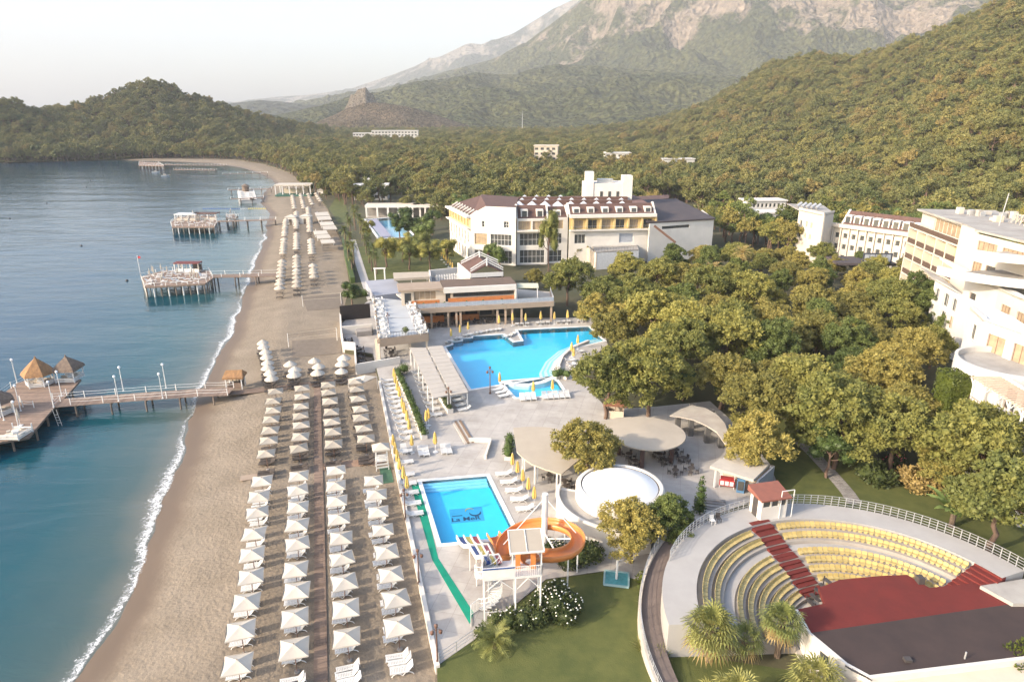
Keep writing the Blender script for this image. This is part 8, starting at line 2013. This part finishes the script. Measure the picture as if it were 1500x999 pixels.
# tall clipped hedge column before the white hotel
def hedge_block(loc, w, d, h, lab, seed, m=IVY_LEAF, taper=.9, name='hedge_column'):
    r = random.Random(seed); o = thing(name, lab, 'hedge', loc); b = MB()
    b.prism([(-w / 2 * .92, -d / 2 * .92), (w / 2 * .92, -d / 2 * .92), (w / 2 * .92, d / 2 * .92), (-w / 2 * .92, d / 2 * .92)], 0, h * .97)
    for _ in range(int((w + d) * 2 * h * 26 + w * d * 26)):
        side_ = r.randrange(5); z = r.uniform(0, h)
        if side_ == 4: p = Vector((r.uniform(-w / 2, w / 2), r.uniform(-d / 2, d / 2), h)); nrm = Vector((0, 0, 1))
        else:
            nrm = (Vector((1, 0, 0)), Vector((-1, 0, 0)), Vector((0, 1, 0)), Vector((0, -1, 0)))[side_]
            p = Vector((nrm.x * w / 2 if nrm.x else r.uniform(-w / 2, w / 2), nrm.y * d / 2 if nrm.y else r.uniform(-d / 2, d / 2), z))
        p -= nrm * r.uniform(0, .12); e = (nrm + rdir(r) * .9).normalized(); s = e.cross(rdir(r)).normalized(); l = r.uniform(.14, .3)
        b.add([p, p + e * l * .5 + s * l * .4, p + e * l, p + e * l * .5 - s * l * .4], [(0, 1, 2, 3)])
    b.build('foliage', m, o); return o
hedge_block(RD(1404, 560, 92) * Vector((1, 1, 0)) + Vector((0, 0, LZ)) if False else Vector((RD(1404, 560, 92).x, RD(1404, 560, 92).y, LZ)), 3.7, 3.0, 10.4, 'tall clipped box-shaped hedge standing before the white hotel', 2)
# undergrowth of the lawn
shrub('reed_clump', 'reed-like bushy clump at the edge of the curved lawn', G(1285, 712, LZ), [(0, 0, .9, 1.0), (1.2, .3, .8, .9), (-.8, .9, 1.2, 1.1), (0.4, 1.4, 1.3, 1.0)], SHRUB_LEAF, .4, 26)
shrub('reed_clump', 'wide brownish shrub bank under the pines behind the lawn', G(1340, 720, LZ), [(0, 0, .8, 1.0), (1.5, 0, .8, 1.0), (2.8, .2, .7, .9), (-.4, 1.3, 1.2, 1.1), (1.4, 1.6, 1.2, 1.0)], FAN_DRY, .4, 24)
shrub('red_shrub', 'shrub with pink-red flowers in the shade under the pines', G(1305, 690, LZ), [(0, 0, 1.1, .9), (.9, .5, 1.2, .8)], SHRUB_LEAF, .25, 40, 40, PINK_FLOWER)
for px, py, l in ((948, 882, 'narrow upright grassy shrub at the outer wall of the ramp'), (943, 950, 'spiky yellow-green agave clump on the lawn, paired by the ramp end'), (968, 962, 'spiky yellow-green agave clump touching the ramp end wall')):
    sh = MB(); r = random.Random(px); o = thing('spiky_plant', l, 'plant', G(px, py, LZ))
    for i in range(120):
        d = rdir(r, .1); q = Vector((r.uniform(-.35, .35), r.uniform(-.35, .35), .0)); L = r.uniform(.6, 1.1); s = d.cross(Vector((0, 0, 1))).normalized() * .05; sh.add([q - s, q + s, q + d * L + Vector((0, 0, .25))], [(0, 1, 2)])
    sh.build('leaves', FAN_LEAF, o); MB().lathe([(0, .35), (.3, .2), (.35, 0)], 8).build('stem', PALM_BARK, o)
shrub('ramp_shrub', 'tall leafy shrub growing along the outside of the amphitheatre ramp', G(944, 872, LZ), [(0, 0, .6, .5), (.15, .7, .7, .5), (.1, 1.4, .7, .5), (-.05, -.6, .5, .45)], IVY_LEAF, .25, 50)
shrub('terrace_bush', 'low dry bush by the dark screen of the beach bar', G(508, 458, .2), [(0, 0, .6, .8), (1.2, .4, .6, .8), (1.0, -1.2, .5, .7)], FAN_DRY, .25, 30)
shrub('corner_bush', 'yellowish bush against the stage house at the edge of the lawn', G(1478, 1004, LZ), [(0, 0, 1.2, 1.0), (1.2, -.2, 1.5, 1.1), (.5, .8, 1.8, .9), (1.6, .8, 2.0, 1.0)], IVY_LEAF, .25, 45)
shrub('hedge_bush', 'dark hedge bank along the terrace beside the beach palms', G(520, 436, LZ), [(i * 1.3 - 2, i * .3, .7, .9) for i in range(4)], HEDGE_LEAF, .25, 40)
# ------------------------------------------------------------------ trees
def pix(x, y, z):
    d = y * CP - (z - H) * SP; u = y * SP + (z - H) * CP
    return 750 + 1000 * x / d, 500 - 1000 * u / d
TREE_AT = []
def far_enough(x, y, d):
    return all((x - a) ** 2 + (y - b) ** 2 > d * d for a, b in TREE_AT)
def tree_c(px, py, kind, sc, label, group=None, rz=None):
    h = PINES[kind][2] * sc
    p = G(px, py, LZ + 0.66 * h); p.z = LZ
    TREE_AT.append((p.x, p.y))
    return pine(kind, p, sc, rz if rz is not None else rnd.uniform(0, 6.28), label, group)
tree_c(866, 655, 1, 0.78, 'broad golden pine growing between the fan-shaped canopy and the dome', rz=1.0)
tree_c(928, 772, 1, 0.62, 'golden pine beside the round dome building, left of a pair', rz=0.4)
tree_c(980, 750, 4, 0.62, 'greener pine of the pair between the dome and the amphitheatre', rz=2.0)
tree_c(1120, 638, 3, 0.86, 'leaning pine standing over the snack kiosk roof', rz=3.4)
tree_c(890, 548, 0, 0.95, 'large spreading pine at the poolside lawn beside the small hut', rz=5.0)
tree_c(832, 402, 2, 0.92, 'round-crowned pine standing beside the restaurant terrace', rz=0.5)
for px, py, k, sc in ((962, 398, 2, .85), (915, 388, 0, .85), (990, 372, 4, .8), (880, 425, 2, .8), (1005, 405, 1, .9), (935, 432, 0, .95), (1040, 378, 4, .85), (1075, 372, 0, .8)):
    tree_c(px, py, k, sc, 'pine standing between the restaurant terrace and the yellow hotel wing', 'pines by the hotel wing')
tree_c(852, 362, 1, 0.66, 'sparse pine in front of the yellow hotel wing')
tree_c(782, 404, 3, 0.55, 'low spreading pine beside the gabled restaurant roof')
def grove_label(k, sc): return '%s %s pine in the dense grove between the pools and the white hotels' % ('small' if sc < .8 else 'tall' if sc > .93 else 'middling', ('olive', 'golden', 'olive', 'golden', 'dark green', 'slim dark green')[k])
for px, py, k, sc in ((955, 535, 2, 1.0), (1008, 500, 0, 1.0), (1060, 545, 1, 0.9), (900, 478, 3, 0.9), (960, 455, 2, 1.0), (1120, 590, 1, 1.0), (1180, 560, 0, 1.0), (1235, 600, 2, 1.0),
                      (1300, 552, 1, .95), (1318, 622, 0, .95), (1270, 490, 3, 1.05), (1200, 480, 1, 1.0), (1400, 665, 1, 0.8), (1450, 650, 2, 1.0), (1130, 500, 5, 0.95), (1470, 720, 0, 0.95), (1075, 470, 0, 1.0), (1490, 600, 3, 0.95)):
    tree_c(px, py, k, sc, grove_label(k, sc), 'pines of the grove')
grove = P2([(900, 585), (985, 590), (1050, 590), (1130, 625), (1185, 622), (1250, 655), (1340, 665), (1440, 655), (1455, 610), (1410, 540), (1372, 440), (1330, 410), (1180, 395), (1060, 385), (965, 410), (905, 430), (860, 455), (880, 520)], LZ)
xs = [p.x for p in grove]; ys = [p.y for p in grove]
n = 0
for _ in range(9000):
    x, y = rnd.uniform(min(xs), max(xs)), rnd.uniform(min(ys), max(ys))
    cx_, cy_ = pix(x, y, LZ + 6)
    if 1345 < cx_ < 1460 and 455 < cy_ < 640 and y < 100: continue
    if pip(x, y, grove) and far_enough(x, y, 6.7):
        k = rnd.choice((0, 1, 1, 1, 2, 3, 3, 4, 5)); sc = rnd.uniform(0.68, 1.0) * (0.78 if y > 135 else 1.0)
        TREE_AT.append((x, y)); n += 1
        pine(k, (x, y, LZ), sc, rnd.uniform(0, 6.28), grove_label(k, sc), 'pines of the grove')

# broad trees and garden trees round the hotel
BT = [(t.mesh('trunk', BARK, True), c.mesh('crown', BROAD_LEAF)) for t, c in BROAD]
BT2 = [(a, c.mesh('crown', PINE_A)) for (a, _), (t, c) in zip(BT, BROAD)]
def broad(px, py, k, sc, label, group=None, set_=None, sx=1.0):
    p = G(px, py, LZ); TREE_AT.append((p.x, p.y))
    o = thing('leafy_tree', label, 'tree', p, rnd.uniform(0, 6.28), group); o.scale = (sc * sx, sc * sx, sc)
    t, c = (set_ or BT)[k]; link('trunk', t, o); link('crown', c, o)
    return o
for px, py, k, sc, l in ((715, 392, 0, 0.78, 'round green tree against the corner of the yellow and white hotel'), (733, 396, 1, 0.72, 'dark tree before the tall hotel windows'), (586, 352, 2, 0.9, 'dark leafy tree beside the far blue pool'),
                         (608, 352, 1, 0.95, 'tall dark tree between the far pool and the hotel'), (598, 340, 0, 1.0, 'dark tree behind the far pool next to the short pavilion'), (622, 362, 2, .9, 'dark tree on the lawn between the far pool and the parasols'), (634, 345, 0, 1.0, 'dense tree by the yellow end of the hotel'), (516, 447, 0, 0.62, 'round bushy tree at the corner of the beach and restaurant terrace')):
    broad(px, py, k, sc, l)
for px, py, k, sc in ((566, 392, 0, 1.0), (600, 396, 1, 0.9), (630, 397, 2, 0.85), (655, 388, 0, 0.85), (616, 382, 1, 0.9), (542, 350, 0, 0.7), (590, 384, 2, .8)):
    broad(px, py, k, sc, 'small garden tree on the lawn between the beach path and the hotel', 'garden trees on the hotel lawn', BT2)
o = broad(803, 398, 1, 1.75, 'tall slender tree rising in front of the hotel facade', None, BT2, 0.42)
for px, py, k, sc in ((1210, 700, 1, .7), (1262, 672, 0, .8), (1170, 655, 0, 0.6), (1060, 600, 1, .6), (1000, 588, 0, .55)):
    broad(px, py, k, sc, 'dark leafy tree in the shade under the pines beside the curved lawn', 'leafy undergrowth trees of the grove')

# the woods: nearest trees one by one, the rest as one forest
EDGE = [(-600, 231), (0, 230), (340, 234), (386, 241), (428, 256), (449, 280), (470, 292), (500, 300), (530, 306), (640, 322), (668, 330), (760, 330), (930, 330), (1000, 320), (1050, 350), (1100, 372), (1160, 385), (1200, 385), (1350, 385), (1420, 385), (1520, 400), (2200, 430)]
def edge_y(px):
    for (a, b), (c, d) in zip(EDGE, EDGE[1:]):
        if a <= px <= c: return b + (d - b) * (px - a) / (c - a)
    return 330
CLEAR = []                                                # (x, y, radius) kept free for buildings
for px, py, q in ((570, 292, 16), (595, 306, 16), (545, 283, 12), (800, 255, 20), (900, 258, 20), (990, 262, 18), (560, 212, 60), (1000, 310, 26), (0, 221, 26), (10, 229, 14), (1110, 322, 26), (1120, 342, 14)):
    p = G(px, py, LZ); CLEAR.append((p.x, p.y, q))
FOOT = [[Pz(-23, 180), Pz(40, 180), Pz(64, 178), Pz(66, 212), Pz(46, 232), Pz(-20, 232)],
        [RZ0(1160, 350, 195), RZ0(1360, 350, 180), RZ0(1360, 350, 225), RZ0(1160, 350, 240)],
        [RZ0(1300, 400, 170), RZ0(1392, 410, 140), RZ0(1560, 430, 90), RZ0(1750, 430, 120), RZ0(1600, 430, 175), RZ0(1330, 400, 200)]]
pts = []
y = 150.0
while y < 1500:
    sp = 5.4 + max(0, (y - 300)) * 0.0030
    x = -0.98 * y
    while x < 0.95 * y:
        qx, qy = x + rnd.uniform(-.42, .42) * sp, y + rnd.uniform(-.42, .42) * sp
        px, py = pix(qx, qy, LZ)
        if py < edge_y(px) and not any(pip(qx, qy, f) for f in FOOT) and not any((qx - a) ** 2 + (qy - b) ** 2 < c * c for a, b, c in CLEAR) and noise.noise((qx * 0.02, qy * 0.02, 4)) > -0.75:
            pts.append((qx, qy, LZ))
        x += sp
    y += sp
def hill_points(name, which, sp, vmin, vmax):
    vs, nu, nv, tot = HILL_SAMPLES[name][which]; out = []
    for i in range(nu):
        for j in range(int(tot)):
            if j > nv * vmax: break
            a, b, c, d = vs[i * (tot + 1) + j], vs[(i + 1) * (tot + 1) + j], vs[(i + 1) * (tot + 1) + j + 1], vs[i * (tot + 1) + j + 1]
            ar = (b - a).cross(d - a).length; k = ar / (sp * sp); k = int(k) + (rnd.random() < k - int(k))
            for _ in range(k):
                u, v = rnd.random(), rnd.random(); p = a.lerp(b, u).lerp(d.lerp(c, u), v)
                if p.z > -2: out.append((p.x, p.y, p.z - 0.2))
    return out
hp = hill_points('hillside', 0, 5.6, 0, 1.1)
hp = [p for p in hp if -0.9 < p[0] / p[1] < 0.85]
pts += hp
pts += hill_points('hill', 1, 6.2, 0, 1.15) + hill_points('hill', 2, 6.2, 0, 1.15)
pts = [p for p in pts if abs(p[0]) / p[1] < 1.0]
pts.sort(key=lambda p: p[0] ** 2 + p[1] ** 2)
WOODS = 140
LM = []
for i, (t, c) in enumerate(LITE):
    LM.append((t.mesh('trunk', BARK, False), c.mesh('crown', (PINE_A, PINE_C, PINE_A, PINE_B, PINE_C)[i])))
LB = [(a, b) for a, b in BT]
k = 0; rest = []
for p in pts:
    if k < WOODS and far_enough(p[0], p[1], 3.5):
        k += 1
        if rnd.random() < 0.3: t, c = rnd.choice(BT); nm = 'leafy_tree'; lb = 'leafy green tree in the woods behind the hotels'; gr = 'leafy trees of the woods'
        else: t, c = rnd.choice(LM); nm = 'pine_tree'; lb = 'pine tree in the woods behind the hotels'; gr = 'pines of the woods'
        o = thing(nm, lb, 'tree', p, rnd.uniform(0, 6.28), gr); s = rnd.uniform(0.8, 1.2); o.scale = (s, s, s * rnd.uniform(0.9, 1.15))
        link('trunk', t, o); link('crown', c, o)
    else: rest.append(p)
protos = bpy.data.collections.new('forest_kinds')          # kinds the forest is made of; not in the scene itself
def forest_kind(nm, t, c, mats):
    m = MB(); m.add(t.v, t.f); m.m = 1; m.add(c.v, c.f)
    protos.objects.link(bpy.data.objects.new(nm, m.mesh(nm, [BARK] + mats)))
FM2 = leafmat('forest_needles_dark', (0.175, 0.175, 0.056), (0.085, 0.102, 0.036), 0.1, scale=0.02)
FM3 = leafmat('forest_needles_gold', (0.285, 0.220, 0.078), (0.165, 0.142, 0.048), 0.1, scale=0.02)
for i, (t, c) in enumerate(LITE): forest_kind('forest_pine_%d' % i, t, c, [(FOREST_LEAF, FM2, FOREST_LEAF, FM3, FOREST_LEAF)[i]])
forest_kind('forest_tree_0', *BROAD[0], [FM2])
me = bpy.data.meshes.new('forest'); me.from_pydata(rest, [], [])
me.attributes.new('kind', 'INT', 'POINT').data.foreach_set('value', [rnd.choice((0, 0, 1, 2, 2, 3, 4, 4, 5)) for _ in rest])
me.attributes.new('size', 'FLOAT', 'POINT').data.foreach_set('value', [min(1.5, max(.5, rnd.gauss(.95, .24))) for _ in rest])
me.attributes.new('turn', 'FLOAT', 'POINT').data.foreach_set('value', [rnd.uniform(0, 6.28) for _ in rest])
forest = link('forest', me, kind='stuff')
tag(forest, 'dense pine forest covering the plain and the hillsides', 'forest')
ng = bpy.data.node_groups.new('forest', 'GeometryNodeTree')
ng.interface.new_socket('Geometry', in_out='INPUT', socket_type='NodeSocketGeometry'); ng.interface.new_socket('Geometry', in_out='OUTPUT', socket_type='NodeSocketGeometry')
N, L = ng.nodes, ng.links
gi, go = N.new('NodeGroupInput'), N.new('NodeGroupOutput')
ci = N.new('GeometryNodeCollectionInfo'); ci.inputs['Collection'].default_value = protos; ci.inputs['Separate Children'].default_value = True; ci.inputs['Reset Children'].default_value = True
ip = N.new('GeometryNodeInstanceOnPoints'); ip.inputs['Pick Instance'].default_value = True
def named(nm, ty):
    a = N.new('GeometryNodeInputNamedAttribute'); a.data_type = ty; a.inputs['Name'].default_value = nm; return a.outputs['Attribute']
L.new(gi.outputs[0], ip.inputs['Points']); L.new(ci.outputs[0], ip.inputs['Instance']); L.new(named('kind', 'INT'), ip.inputs['Instance Index'])
cx = N.new('ShaderNodeCombineXYZ'); L.new(named('turn', 'FLOAT'), cx.inputs['Z']); L.new(cx.outputs[0], ip.inputs['Rotation']); L.new(named('size', 'FLOAT'), ip.inputs['Scale'])
L.new(ip.outputs[0], go.inputs[0])
forest.modifiers.new('forest', 'NODES').node_group = ng
print('grove', n, 'woods', k, 'forest', len(rest))
# ------------------------------------------------------------------ air haze over the whole place
hm = bpy.data.materials.new('haze'); hm.use_nodes = True
hn = hm.node_tree; hn.nodes.remove(hn.nodes['Principled BSDF'])
pv = hn.nodes.new('ShaderNodeVolumePrincipled')
pv.inputs['Color'].default_value = (0.70, 0.735, 0.785, 1)
pv.inputs['Density'].default_value = 0.00012
pv.inputs['Anisotropy'].default_value = 0.0
hn.links.new(pv.outputs[0], hn.nodes['Material Output'].inputs['Volume'])
hz = MB().box(-9500, 11000, -300, 14500, -6, 1500).build('haze', hm)
hz['kind'] = 'stuff'
